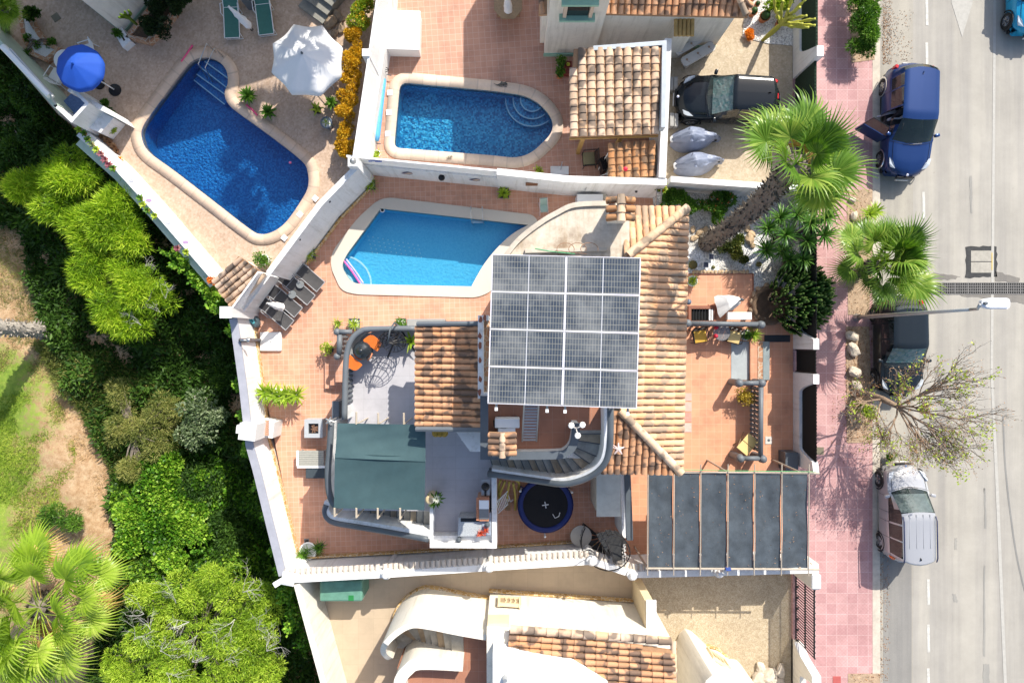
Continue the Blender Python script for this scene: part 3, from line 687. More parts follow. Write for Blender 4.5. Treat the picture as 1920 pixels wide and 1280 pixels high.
def rock(label, px, py, z, r, m=None, name='rock', group=None, seed=0, sz=.7):
    rd = random.Random(seed+px); bm = NB(); bmesh.ops.create_icosphere(bm, subdivisions=2, radius=r)
    for v in bm.verts: v.co *= rd.uniform(.82, 1.15); v.co.z *= sz
    bm.transform(Matrix.Translation(P(px, py, z)+Vector((0, 0, r*sz*.6))) @ Matrix.Rotation(rd.random()*6, 4, 'Z') @ Matrix.Diagonal((1.25, .85, 1, 1)))
    return tag(obj(name, bm, m or ROCKM), label, 'rock', group)
ROCKM = mat('pale_rock', (.58, .50, .40), .9, .3, 6, bump=.6, bsc=15)
for i, (x, y, r, lb) in enumerate([(1596, 630, .22, 'pale rock at the top end of the strip under the bare tree'), (1598, 655, .26, 'large grey rock second from the top in the strip under the bare tree'), (1600, 697, .25, 'white rock in the middle of the strip under the bare tree'), (1604, 722, .2, 'flat pinkish rock beside the bare tree stump'), (1600, 405, .16, 'round pale stone at the left of the strip above the street palm'), (1597, 375, .13, 'small brown stone near the blue car front tyre')]): rock(lb, x, y, .14, r, seed=i)

# ================= POOLS =================
def runattr(o, L):
    me = o.data; a = me.attributes.new('run', 'FLOAT', 'POINT'); a.data.foreach_set('value', L)
def coping(inner, outer, z, zb, m, parent, join=False):
    n = len(inner); V, F, R = [], [], []; run = 0
    for i in range(n+1):
        p = inner[i % n]
        if i: q = inner[i-1]; run += math.hypot(p[0]-q[0], p[1]-q[1])
        # nearest outer point
        o = outer[i % n] if len(outer) == n else min(outer, key=lambda s: (s[0]-p[0])**2+(s[1]-p[1])**2)
        V += [(p[0], p[1], zb), (p[0], p[1], z), (o[0], o[1], z), (o[0], o[1], zb)]; R += [run]*4
    for i in range(n):
        a = 4*i
        for k in range(3): F.append((a+k, a+4+k, a+5+k, a+k+1))
    o = raw('coping', V, F, m, parent, local=False); runattr(o, R); return o
def pool(label, inner, outer, z, depth, cm, mm, wm, grade=True):
    c = sum((Vector(p) for p in inner), Vector((0, 0)))/len(inner); t = thing('swimming_pool', label, 'swimming pool', (c.x, c.y, z))
    if outer is not None and len(outer) == len(inner): coping(inner, outer, z+.05, z-.25, cm, t)
    else:
        bm = NB(); prism(bm, outer, z-.25, z+.05, [inner]); o = obj('coping', bm, cm, t); runattr(o, [0.3]*len(o.data.vertices))
    bm = NB(); n = len(inner)
    T = [bm.verts.new((x, y, z+.03)) for x, y in inner]; B = [bm.verts.new((x, y, z-depth)) for x, y in inner]
    for i in range(n): bm.faces.new((T[i], T[(i+1) % n], B[(i+1) % n], B[i]))
    for tr in tessellate_polygon([[Vector((x, y, 0)) for x, y in inner]]): bm.faces.new([B[i] for i in tr])
    obj('basin', bm, mm, t)
    bm = sheet(offs(inner, -.002), z-.10); obj('water', bm, wm, t); return t
pl1 = pool('L-shaped deep blue mosaic pool with sandstone coping beside the beige patio', POOL1, OUT1, .10, 1.15, COP1, MOS1, WAT1)
pl2 = pool('sea blue mosaic pool with rounded end and curved steps on the upper terrace', POOL2, OUT2, .10, .95, COP2, MOS2, WAT2)
pl3 = pool('light blue pool with smooth white surround in the middle garden', POOL3, OUT3, 0.0, .72, COP3, MOS3, WAT3)
# steps of pool 1: straight treads across its narrow end
for i, (a, b, c, d) in enumerate([((383, 116), (430, 150), (412, 105), (440, 120)), ((374, 126), (428, 168), (395, 100), (440, 140)), ((368, 140), (424, 180), (376, 116), (440, 150)), ((363, 151), (421, 197), (370, 126), (440, 168))]):
    z = -.12-.19*i; lo = W([a, b], z); d_ = Vector(lo[1])-Vector(lo[0]); 
    bm = NB(); A0, B0 = Vector(lo[0]), Vector(lo[1]); nrm = Vector((-d_.y, d_.x)).normalized()
    pts = [A0, B0, B0+nrm*.38, A0+nrm*.38]; prism(bm, [tuple(p) for p in pts], -1.45, z); s = obj('step', bm, MOS1, pl1)
    bm = NB(); strip(bm, [tuple(A0+nrm*.02), tuple(B0+nrm*.02)], .045, z, z+.006); obj('step_edge', bm, MOSE, s)
bm = NB(); a = P(415, 100, .2); 
for dx in (0, 14):
    p0 = P(388+dx*.9, 134+dx*.5, -.1); p1 = P(404+dx, 98+dx*.6, .15); tube(bm, [P(392+dx*.6, 152+dx*.4, -.7), p0+Vector((0, 0, .75)), p1+Vector((0, 0, .8)), p1], .022, 8)
tag(obj('pool_handrail', bm, METAL, None, True), 'bent steel handrail at the steps of the deep blue pool', 'handrail')
# curved steps pool 2
cx, cy = 1003, 184
for i, rpx in enumerate((22, 36, 50)):
    z = -.1-.2*i; c = P(998, 187, z); pts = []; s = (H-z)/FP; arc = [(c.x+rpx*s*math.cos(a), c.y+rpx*s*math.sin(a)) for a in np.linspace(math.radians(160), math.radians(335), 22)]
    inn = offs(POOL2, -.01)
    bm = NB(); prism(bm, arc+[tuple(P(1015, 195, z)[:2]), tuple(P(980, 178, z)[:2])], -1.19, z); st = obj('step', bm, MOS2, pl2); bm = NB(); strip(bm, arc, .05, z, z+.006); obj('step_edge', bm, MOSE, st)
for i, rpx in enumerate((20, 35, 54)):
    z = -.13-.15*i; c = P(642, 534, z); s = (H-z)/FP; arc = [(c.x+rpx*s*math.cos(a), c.y+rpx*s*math.sin(a)) for a in np.linspace(0, math.radians(96), 22)]
    bm = NB(); prism(bm, arc+[tuple(P(637, 530, z)[:2])], -1.14, z); st = obj('step', bm, MOS3, pl3); bm = NB(); strip(bm, arc, .07, z, z+.006); obj('step_edge', bm, MOSE, st)
# ladder pool 3
bm = NB()
for x in (884, 905): p = P(x, 392, 0); q = P(x+1, 415, -.1); tube(bm, [p+Vector((0, 0, .05)), p+Vector((0, 0, .5)), p.lerp(q, .5)+Vector((0, 0, .62)), q+Vector((0, 0, .4)), q+Vector((0, 0, -.6))], .02, 8)
box(bm, P(895, 416, -.2), (.5, .1, .03)); box(bm, P(895, 416, -.5), (.5, .1, .03)); tag(obj('pool_ladder', bm, METAL, None, 'auto'), 'steel pool ladder on the north edge of the light blue pool', 'pool ladder')
# skimmer lids and jets
for i, (px, py, pr, lb) in enumerate([(591, 372, pl1, 0), (562, 402, pl1, 0), (533, 446, pl1, 0), (731, 174, pl2, 0), (729, 211, pl2, 0), (727, 251, pl2, 0)]):
    bm = NB(); box(bm, P(px, py, .16), (.22, .22, .02), rz=math.radians(-40 if i < 3 else 0), bev=.005); obj('skimmer_lid', bm, WPL, pr)
bm = NB(); c = P(717, 394, -.05); lathe(bm, [(.0, .02), (.06, .02), (.06, 0)], c, 16); obj('skimmer_ring', bm, BLACK, pl3)
bm = NB(); lathe(bm, [(.065, .022), (.10, .022), (.10, 0), (.065, 0), (.065, .022)], c, 18); obj('skimmer_rim', bm, WPL, pl3)
# painted stars on the pool floor
bm = NB(); rd = random.Random(3)
for k in range(46):
    r_, q_ = divmod(k, 11); px = 690+q_*9.4+r_*2; py = 443+q_*1.7+r_*7.5
    if px < 792: lathe(bm, [(0, .004), (.022, .004)], P(px, py, -.715), 6)
obj('floor_dots', bm, MOSE, pl3)['kind'] = 'stuff'
bm = NB(); lathe(bm, [(0, .006), (.10, .006)], P(970, 437, -.715), 16); obj('floor_drain', bm, GREYDK, pl3)
bm = NB(); ball(bm, P(544, 305, .02), .055); tag(obj('ball', bm, mat('pink_ball', (.8, .2, .35), .4), None, True), 'small pink ball floating in the deep blue pool', 'ball')
PINK = mat('pink_foam', (.75, .09, .22), .7, .1)
for (a, b, z, lb, m_) in [((340, 116), (361, 85), .14, 'pink pool noodle lying north of the deep blue pool', PINK), ((462, 197), (483, 217), .14, 'pink pool noodle lying under the two cycads', PINK), ((643, 487), (675, 531), -.06, 'pink pool noodle floating over the curved steps of the light blue pool', mat('bright_pink_foam', (.8, .14, .42), .7)), ((649, 486), (681, 531), -.06, 'lilac pool noodle floating over the curved steps of the light blue pool', mat('lilac_foam', (.42, .42, .78), .7))]:
    bm = NB(); p, q = P(*a, z), P(*b, z); tube(bm, [p, p.lerp(q, .5)+Vector((.02, .01, 0)), q], .038, 10); tag(obj('pool_noodle', bm, m_, None, 'auto'), lb, 'pool noodle')
# ================= GARDEN WALLS =================
COPG = mat('grey_coping_paint', (.34, .345, .39), .8, .15, 2)
def lattice(bm, p0, p1, z0, z1, pitch=.14, t=.02, wd=.035):
    p0, p1 = Vector(p0[:2]), Vector(p1[:2]); d = p1-p0; L = d.length; d.normalize(); hh = z1-z0; nrm = Vector((-d.y, d.x, 0)); a = -hh
    def seg(s0, y0, s1, y1, off):
        A = Vector((*(p0+d*s0), z0+y0))+nrm*off; B = Vector((*(p0+d*s1), z0+y1))+nrm*off; u = (B-A).normalized(); v = u.cross(nrm)
        if (B-A).length < .03: return
        c = [A+v*wd/2, A-v*wd/2, B-v*wd/2, B+v*wd/2]; f = [bm.verts.new(x+nrm*t/2) for x in c]; g_ = [bm.verts.new(x-nrm*t/2) for x in c]
        bm.faces.new(f); bm.faces.new(g_[::-1])
        for i in range(4): bm.faces.new((f[i], g_[i], g_[(i+1) % 4], f[(i+1) % 4]))
    while a < L:
        s0, s1 = max(a, 0), min(a+hh, L)
        if s1 > s0: seg(s0, s0-a, s1, s1-a, .012); seg(s0, hh-(s0-a), s1, hh-(s1-a), -.012)
        a += pitch
def gwall(label, line, zt, wd=.22, m=WHITE, zb=ZS, cope=None, cm=None, zr=None, name='garden_wall'):
    ln = W(line, zt if zr is None else zr); t = thing(name, label, 'garden wall', (*ln[0], 0)); bm = NB(); strip(bm, ln, wd, zb, zt); obj('wall', bm, m, t)
    if cope: bm = NB(); strip(bm, ln, wd+cope, zt, zt+.05); obj('coping', bm, cm or m, t)
    return t, ln
t, ln = gwall('white wall with succulents on top along the shaded park side of the beige patio', [(150, 247), (225, 314), (289, 384), (406, 520)], .75, .42)
bm = NB(); strip(bm, [(x-.32, y-.27) for x, y in ln], .3, ZS, .35); obj('ledge', bm, mat('pale_green_render', (.50, .58, .46), .85, .1), t)
for k, f in enumerate((.12, .3, .5, .68)):
    a, b = Vector(ln[1]), Vector(ln[-1]); c = a.lerp(b, f); bm = NB(); lathe(bm, [(0, .012), (.10, .012), (.12, 0)], (c.x, c.y, .752), 14, 1, .55); o = obj('oval_tile', bm, mat('lilac_glazed_tile', (.45, .30, .48), .3) if k % 2 else mat('grey_glazed_tile', (.52, .52, .56), .3), t)
t, ln = gwall('tall white wall running diagonally between the deep blue pool and the four loungers', [(503, 512), (600, 382), (668, 313)], 2.6, .2)
base = [Vector(p)+Vector((.30, -.24)) for p in ln]
bm = NB(); strip(bm, [tuple(p-Vector((.17, -.135))) for p in base], .04, .0, .28); obj('stone_skirting', bm, CRAZY, t)
for k, f in enumerate((.16, .42, .68)):
    a = Vector(W([(500, 530)], 0)[0]); 
for (px, py) in ((660, 375), (636, 405), (613, 433)):
    bm = NB(); ball(bm, P(px, py, .15), .1, 8); box(bm, P(px-3, py-3, .2), (.1, .1, .1)); tag(obj('garden_spotlight', bm, BLACK), 'small black spotlight at the foot of the diagonal white wall, %s from the pool corner' % {660: 'nearest', 636: 'second', 613: 'third'}[px], 'spotlight', 'spotlights at the diagonal wall')
for (px, py) in ((615, 375), (559, 446)):
    bm = NB(); ball(bm, P(px+3, py+3, 2.3), .05, 8); obj('wall_light', bm, BLACK, t)
gp, ln2 = gwall('lower white wall with lattice panel behind the row of loungers', [(449, 588), (503, 514)], 1.5, .2)
bm = NB(); lattice(bm, ln2[0], ln2[1], 1.5, 2.45, .12); strip(bm, [ln2[0], ln2[1]], .06, 2.45, 2.5); obj('lattice', bm, WPL, gp)
bm = NB(); box(bm, (*ln2[0], 1.35), (.34, .34, 2.7)); box(bm, (*ln2[0], 2.74), (.42, .42, .08)); obj('pillar', bm, WHITE, gp)
t, ln = gwall('white wall topped with lattice beside the yellow hedge', [(662, 304), (690, 120), (716, -60), (722, -140)], 1.2, .2, zr=2.9)
bm = NB()
for a, b in zip(ln[:-1], ln[1:]): lattice(bm, a, b, 1.2, 2.9, .11, .03, .045)
strip(bm, ln, .07, 2.9, 2.95); obj('lattice', bm, WPL, t)
bm = NB(); c = P(686, 99, 3); box(bm, (c.x, c.y, 1.5), (.26, .26, 3.06)); c = P(661, 303, 3); box(bm, (c.x, c.y, 1.5), (.34, .34, 3.0)); obj('pillar', bm, WHITE, t)
t, ln = gwall('white wall with lattice and blue diamond tiles north of the light blue pool', [(676, 322), (934, 347)], 1.55, .2, zr=0)
bm = NB(); strip(bm, ln, .07, 2.3, 2.35); lattice(bm, ln[0], ln[1], 1.55, 2.3, .12, .03, .05); obj('lattice', bm, WPL, t)
def south_face(px, py, ln, z):  # point on south face of a wall at height z above photo column px
    a, b = Vector(ln[0]), Vector(ln[1]); s = (H-z)/FP; x = (px-960)*s; f = (x-a.x)/(b.x-a.x); return Vector((x, a.y+(b.y-a.y)*f, z))
NAVY = mat('navy_glaze', (.03, .03, .12), .3)
for px in (766, 893):
    c = south_face(px, 0, ln, 1.0)+Vector((0, -.115, 0)); bm = NB(); r = .3
    vs = [bm.verts.new(c+Vector(v)) for v in ((-r, 0, 0), (0, 0, -r*.8), (r, 0, 0), (0, 0, r*.8))]; bm.faces.new(vs); o = obj('diamond_tile', bm, NAVY, t)
    bm = NB(); vs = [bm.verts.new(c+Vector(v)*.62+Vector((0, -.004, 0))) for v in ((-r, 0, 0), (0, 0, -r*.8), (r, 0, 0), (0, 0, r*.8))]; bm.faces.new(vs); obj('diamond_centre', bm, STONE, o)
c = south_face(828, 0, ln, 1.2); bm = NB(); lathe(bm, [(0, .1), (.1, .06), (.13, 0), (.05, -.06), (0, -.06)], c+Vector((0, -.2, 0)), 12); obj('wall_lamp', bm, BLACK, t, True)
bm = NB(); c = south_face(702, 0, ln, 2.2); 
for k in range(4): box(bm, c+Vector((.12*k-.15, -.06, .03*math.sin(k*2))), (.13, .03, .06), rx=.3*k)
obj('blue_lizard', bm, mat('cobalt_glaze', (.03, .12, .5), .25), t)
t, ln = gwall('solid white wall with a brown tile plaque behind the curved roof', [(934, 348), (1056, 361), (1226, 366)], 2.3, .24, zr=0)
c = P(998, 344, 1.4); bm = NB(); box(bm, (c.x, Vector(ln[0]).y-.27, 1.4), (.5, .03, .42)); obj('plaque', bm, mat('brown_tile', (.22, .10, .05), .5), t)
bm = NB(); box(bm, (P(1098, 350, 1.5).x, ln[1][1]-.20, 1.4), (.03, .03, .5)); obj('pipe', bm, GALV, t)
bm = NB(); ball(bm, (P(1193, 355, 1.2).x, ln[1][1]-.22, 1.2), .06, 8); obj('wall_light', bm, BLACK, t)
t, ln = gwall('white wall between the driveway with the black car and the planted gravel bed', [(1240, 354), (1484, 371)], 1.65, .22, zr=0)
t, ln = gwall('white wall between the tiled carport roof and the black car', [(1253, 72), (1242, 333)], 2.35, .26)
# west wall of the middle plot
wl = [(474, 614), (488, 715), (500, 822), (512, 864), (536, 962), (553, 1030), (558, 1050)]
t, ln = gwall('white boundary wall with grey coping along the west edge of the pool terrace', [(471, 600)]+wl, 1.75, .26, cope=.04, cm=COPG, zr=0)
bm = NB(); strip(bm, [(x+.15, y) for x, y in ln], .05, 0, .27); obj('stone_skirting', bm, CRAZY, t)
# south wall with scalloped tile rows and round cap posts
sl_ = [(532, 1085), (717, 1075), (915, 1062), (1110, 1050), (1187, 1075), (1350, 1071), (1524, 1066)]
t, ln = gwall('long white south wall with a scalloped tile row and round capped posts', sl_, 2.0, .26)
bm = NB()
for a, b in zip(ln[:-1], ln[1:]):
    a, b = Vector(a), Vector(b); d = b-a; n = int(d.length/.2); d.normalize(); up = Vector((-d.y, d.x))
    if up.y < 0: up = -up
    for k in range(n):
        p = a+d*(.1+k*.2); q = []
        for bb, rr in ((.10, .085), (.36, .095)):
            q.append([bm.verts.new((*(p+up*bb-d*rr*math.cos(math.pi*i/5)), 2.0-bb*.28+rr*math.sin(math.pi*i/5))) for i in range(6)])
        for i in range(5): bm.faces.new((q[0][i], q[0][i+1], q[1][i+1], q[1][i]))
o = obj('tile_row', bm, mat('whitewashed_tile', (.62, .54, .45), .8, .25, 4), t, True); 
bm = NB(); strip(bm, [(x, y-.02) for x, y in ln], .24, 2.0, 2.06); obj('coping', bm, WHITE, t)
for (px, py) in ((724, 1077), (917, 1064), (1110, 1052), (1186, 1079), (1349, 1074)):
    c = P(px, py, 2.2); bm = NB(); lathe(bm, [(0, -2.2), (.16, -2.2), (.16, -.12), (.2, -.1), (.2, 0), (.13, .02), (.15, .1), (.1, .2), (0, .24)], (c.x, c.y+.02, c.z), 16); obj('post', bm, WHITE, t, 'auto')
bm = NB(); c = P(540, 1085, 2.1); lathe(bm, [(0, -4.2), (.3, -4.2), (.3, -.1), (.34, -.08), (.34, 0), (.2, .04), (0, .06)], c, 4, rot=.6); box(bm, c+Vector((-.25, -.08, -.1)), (.7, .2, .1), rz=.55); obj('corner_post', bm, WHITE, t)
for i in range(4):
    c = P(636+i*93, 1063-i*6, 1.7); bm = NB(); ball(bm, c, .05, 8); box(bm, c+Vector((0, -.09, -.02)), (.03, .2, .03)); obj('wall_light', bm, BLACK, t)
bm = NB(); strip(bm, [(x, y+.17) for x, y in W([(563, 1050), (735, 1041), (930, 1030), (1090, 1020), (1140, 1030)], 0)], .06, 0, .3); obj('stone_skirting', bm, CRAZY, t)
# east walls on the street: elevation profiles extruded through the wall's thickness
XW = XR(1484)
def ywall(name, label, prof, m=WHITE, x=XW, th=.22, cat_='street wall', zb=-.2):
    """prof: (photo row at ground, height)"""
    pts = [(P(0, py, 0).y, z) for py, z in prof]; t = thing(name, label, cat_, (x, pts[0][0], 0)); bm = NB()
    lo = [(y, zb) for y, z in (pts[0], pts[-1])]; loop = pts+[lo[1], lo[0]]
    A = [bm.verts.new((x, y, z)) for y, z in loop]; B = [bm.verts.new((x+th, y, z)) for y, z in loop]
    for T_ in (A, B):
        for tr in tessellate_polygon([[Vector((y, z, 0)) for y, z in loop]]): bm.faces.new([T_[i] for i in tr])
    n = len(loop)
    for i in range(n): bm.faces.new((A[i], B[i], B[(i+1) % n], A[(i+1) % n]))
    bmesh.ops.recalc_face_normals(bm, faces=bm.faces[:]); obj('wall', bm, m, t, 'auto'); return t
def arc(a, b, za, zb_, n=8, up=False):
    out = []
    for i in range(n+1):
        u = i/n; e = (1-math.cos(u*math.pi/2)) if up else math.sin(u*math.pi/2); out.append((a+(b-a)*u, za+(zb_-za)*e))
    return out
def mesh_panel(t, y0, y1, z0, z1, m=BLACKM, x=XW+.13, name='screen', th=.03, fringe=True):
    a, b = P(0, y0, 0).y, P(0, y1, 0).y; bm = NB(); box(bm, (x, (a+b)/2, (z0+z1)/2), (th, abs(b-a), z1-z0)); 
    if fringe:
        n = int(abs(b-a)/.13)
        for i in range(n): ball(bm, (x, min(a, b)+(i+.5)*.13, z1), .035, 6)
    return obj(name, bm, m, t)
t = ywall('street_wall', 'white wall with scooped top and black screen south of the black gate', [(697, 2.0), (714, 2.0)]+arc(714, 732, 1.85, .75)+[(830, .75)]+arc(832, 850, .75, 1.9, up=True)+[(868, 2.0)])
mesh_panel(t, 714, 850, .5, 1.95)
t = ywall('street_wall', 'white wall with scooped top and black screen behind the candle cactus', [(368, .75), (610, .75)]+arc(615, 634, .75, 1.85, up=True)+[(636, 2.0), (654, 2.0)])
mesh_panel(t, 368, 634, .5, 1.95)
gate = thing('gate', 'black pedestrian gate between the two scooped white walls', 'gate', (XW, P(0, 675, 0).y, 0)); mesh_panel(gate, 655, 696, .2, 1.9, name='panel'); 
bm = NB(); 
for py in (655.5, 695.5): box(bm, (XW+.13, P(0, py, 0).y, 1.0), (.05, .05, 1.9))
obj('frame', bm, BLACK, gate)
t = ywall('street_wall', 'white street wall topped by a dark green screen beside the cactus garden', [(ext-200, .75), (105, .75)]+arc(108, 130, .75, 2.1, up=True)+[(132, 2.3), (150, 2.3)], th=.25)
GREENM = mat('artificial_hedge', (.012, .035, .018), .9, .5, 30, bump=1); mesh_panel(t, ext-200, 130, .5, 2.0, GREENM, th=.08)
gate = thing('gate', 'dark green screened driveway gate behind the black car', 'gate', (XW, P(0, 240, 0).y, 0)); mesh_panel(gate, 151, 366, .15, 1.9, GREENM, name='panel', th=.08)
t = ywall('street_wall', 'cream pillar with intercom and white cap north of the barred driveway gate', [(1028, 1.9), (1073, 1.9)], CREAM, th=.25)
bm = NB(); box(bm, (XW+.125, P(0, 1058, 0).y, 1.95), (.34, .55, .1), bev=.03); obj('cap', bm, WHITE, t)
bm = NB(); box(bm, (XW+.27, P(0, 1040, 0).y, 1.3), (.06, .35, .5)); obj('letter_box', bm, STONE, t)
t = ywall('street_wall', 'cream wall with white curved cap south of the barred driveway gate', [(1195, .35)]+arc(1197, 1222, .35, 1.9, up=True)+[(1236, 1.95)]+arc(1238, 1250, 1.9, .8)+[(1600, .8)], CREAM, th=.25)
bm = NB(); strip(bm, [(XW+.125, P(0, y, 0).y) for y in (1197, 1210, 1222, 1236)], .32, [.30, .75, 1.85, 1.9], [.42, .95, 2.0, 2.02]); obj('cap', bm, WHITE, t)
gate = thing('barred_gate', 'black barred driveway gate casting striped shade on the speckled drive', 'gate', (XW, P(0, 1130, 0).y, 0)); bm = NB(); a, b = P(0, 1075, 0).y, P(0, 1194, 0).y; n = 24
for z in (.15, 1.0, 1.8): box(bm, (XW+.12, (a+b)/2, z), (.045, abs(b-a), .05))
obj('frame', bm, BLACK, gate); bm = NB()
for i in range(n+1): y = a+(b-a)*i/n; box(bm, (XW+.12, y, .98), (.03, .03, 1.66))
o = obj('bars', bm, BLACK, gate); bm = NB()
for i in range(0, n+1, 2):
    y = a+(b-a)*i/n; ball(bm, (XW+.12, y, 1.84), .04, 8)
    if i % 4 == 0: ball(bm, (XW+.12, y, .3), .06, 8)
obj('finials', bm, BLACK, gate)

# ================= NEIGHBOURING HOUSES =================
def block(bm, pts, zb, zt, z=None): return prism(bm, W(pts, zt if z is None else z), zb, zt)
hs = thing('house', 'white house corner with flat roof at the top left above the stone planters', 'house', P(230, 0, 0)); 
bm = NB(); block(bm, [(100, -45), (236, 66), (290, 0), (345, -70), (720, -190), (720, -400), (100, -400)], .1, 7.5, 0); obj('wall', bm, CREAM, hs)
bm = NB(); strip(bm, W([(100, -45), (236, 66), (290, 0), (345, -70)], 0), .06, .1, .25); obj('green_band', bm, mat('sage_trim', (.25, .40, .30), .7), hs)
bm = NB(); lathe(bm, [(0, .03), (.08, .03), (.12, .0)], (0, 0, 0), 16); a_, b_ = P(236, 66), P(290, 0); d_ = (b_-a_).normalized(); bm.transform(Matrix.Translation(a_.lerp(b_, .45)+Vector((0, 0, 2.2))) @ Vector((d_.y, -d_.x, 0)).to_track_quat('Z', 'Y').to_matrix().to_4x4()); obj('wall_vent', bm, GALV, hs)
hs = thing('house', 'white house with green framed window and tiled roof above the black car', 'house', P(1200, 40, 0))
bm = NB(); block(bm, [(1020, 106), (1114, 104), (1114, ext), (1020, ext)], .1, 6.0, 0); block(bm, [(1114, 93), (1338, 91), (1430, ext), (1114, ext)], .1, 3.1, 0); block(bm, [(1012, 83), (1020, 83), (1020, ext), (1012, ext)], .1, 3.6, 0); obj('wall', bm, CREAM, hs)
y0 = P(0, 106, 0).y; SAGE = mat('sage_trim2', (.30, .50, .38), .7)
wx0, wx1 = P(1060, 0, 4.0).x, P(1109, 0, 4.0).x
bm = NB(); box(bm, ((wx0+wx1)/2, y0-.02, 4.05), (wx1-wx0-.15, .08, .95)); wf = obj('window', bm, GLASS, hs)
bm = NB(); box(bm, ((wx0+wx1)/2, y0-.10, 3.5), (wx1-wx0+.35, .28, .12)); obj('sill', bm, SAGE, wf); bm = NB(); box(bm, ((wx0+wx1)/2, y0-.10, 4.62), (wx1-wx0+.35, .28, .12)); obj('frame', bm, SAGE, wf)
bm = NB()
for xx in (wx0, wx1): box(bm, (xx, y0-.06, 4.06), (.12, .16, 1.0))
obj('jamb', bm, STONE, wf)
bm = NB(); box(bm, ((P(1020, 0).x+P(1114, 0).x)/2, y0-.02, .2), (P(1114, 0).x-P(1020, 0).x+.06, .06, .22)); box(bm, (P(1310, 0).x, P(0, 91).y-.02, .2), (1.2, .06, .2)); obj('skirting', bm, SAGE, hs)
tile_slope('tile_roof', P(1128, 26, 3.15), P(1402, 32, 3.15), P(1360, -110, 4.2), P(1128, -120, 4.2), ROOFB, hs, .24, .36, seed=4)
tile_slope('tile_roof', P(1402, 30, 3.15), P(1440, -120, 3.15), P(1400, -120, 4.0), P(1362, -105, 4.2), ROOFB, hs, .24, .36, seed=5)
ridge('hip_ridge', P(1398, 28, 3.3), P(1362, -60, 4.1), hs)
tile_slope('tile_roof', P(1010, 28, 3.7), P(1026, 27, 3.7), P(1026, -100, 4.4), P(1010, -100, 4.4), ROOFB, hs, .22, .36, seed=6)
bm = NB(); c = P(1285, 60, 1.4); box(bm, (P(1283, 0, 2.4).x, P(0, 91).y-.2, 1.25), (.62, .45, 2.3)); ch = obj('flue_box', bm, CREAM, hs)
bm = NB(); cc = Vector((P(1283, 0, 2.5).x, P(0, 91).y-.25, 2.45)); 
for k in range(5): tube(bm, [cc+Vector((-.3+.15*k, -.35, 0)), cc+Vector((-.3+.15*k, .25, .06))], .075, 8)
obj('flue_tiles', bm, mat('mustard_tiles', (.50, .33, .12), .8, .25, 6), ch)
cp = thing('carport_roof', 'large pinkish flamed tile roof of the carport beside the mosaic pool', 'tiled roof', P(1155, 175, 0))
tile_slope('tile_roof', P(1068, 257, 2.5), P(1233, 252, 2.5), P(1241, 90, 2.9), P(1076, 92, 2.9), ROOFC, cp, .33, .28, .05, seed=7)
bm = NB(); strip(bm, W([(1068, 259), (1234, 254)], 2.4), .08, 2.3, 2.42); obj('eave_beam', bm, mat('ochre_wood', (.42, .25, .08), .7, .2), cp)
for px, py in ((1094, 264), (1166, 262)):
    c = P(px, py-3, 2.3); bm = NB(); box(bm, (c.x, c.y+.1, 1.2), (.14, .14, 2.3)); obj('post', bm, mat('ochre_wood', (.42, .25, .08), .7), cp)
bm = NB(); strip(bm, W([(1112, 92), (1245, 82), (1243, 240)], 2.9), .16, 2.5, 2.98); obj('flashing', bm, mat('grey_flashing', (.40, .44, .48), .6, .15), cp)
cp = thing('lean_to_roof', 'small orange tiled lean-to roof below the carport', 'tiled roof', P(1185, 300, 0))
tile_slope('tile_roof', P(1140, 335, 1.9), P(1228, 330, 1.9), P(1229, 264, 2.15), P(1143, 270, 2.15), ROOFD, cp, .30, .27, .05, seed=8)
bm = NB(); block(bm, [(1146, 330), (1226, 328), (1226, 268), (1148, 272)], .1, 1.75); obj('wall', bm, CREAM, cp)
# south neighbour
hs = thing('house', 'cream house with pale wall, curved outside stair and tiled roof at the bottom', 'house', P(1060, 1180, 0))
ZT = 2.6
bm = NB(); block(bm, [(919, 1107), (1221, 1128), (1221, 1700), (919, 1700)], -.1, 3.75, 0); obj('wall', bm, CREAM, hs)
bm = NB(); block(bm, [(919, 1104), (1120, 1104), (1124, 1135), (919, 1135)], -.1, 1.0, 0); obj('bay_base', bm, CREAM, hs) if False else bm.free()
bm = NB(); strip(bm, W([(917, 1104), (1221, 1125)], 0), .06, 0, .3); obj('stone_skirting', bm, CRAZY, hs)
bm = NB(); strip(bm, W([(1193, 1080), (1193, 1130)], 0), .3, -.1, 2.6); obj('side_wall', bm, YELLOWISH, hs); 
bm = NB(); strip(bm, W([(1196, 1078), (1196, 1132)], 0), .36, 2.6, 2.68); obj('side_wall_cap', bm, WHITE, hs)
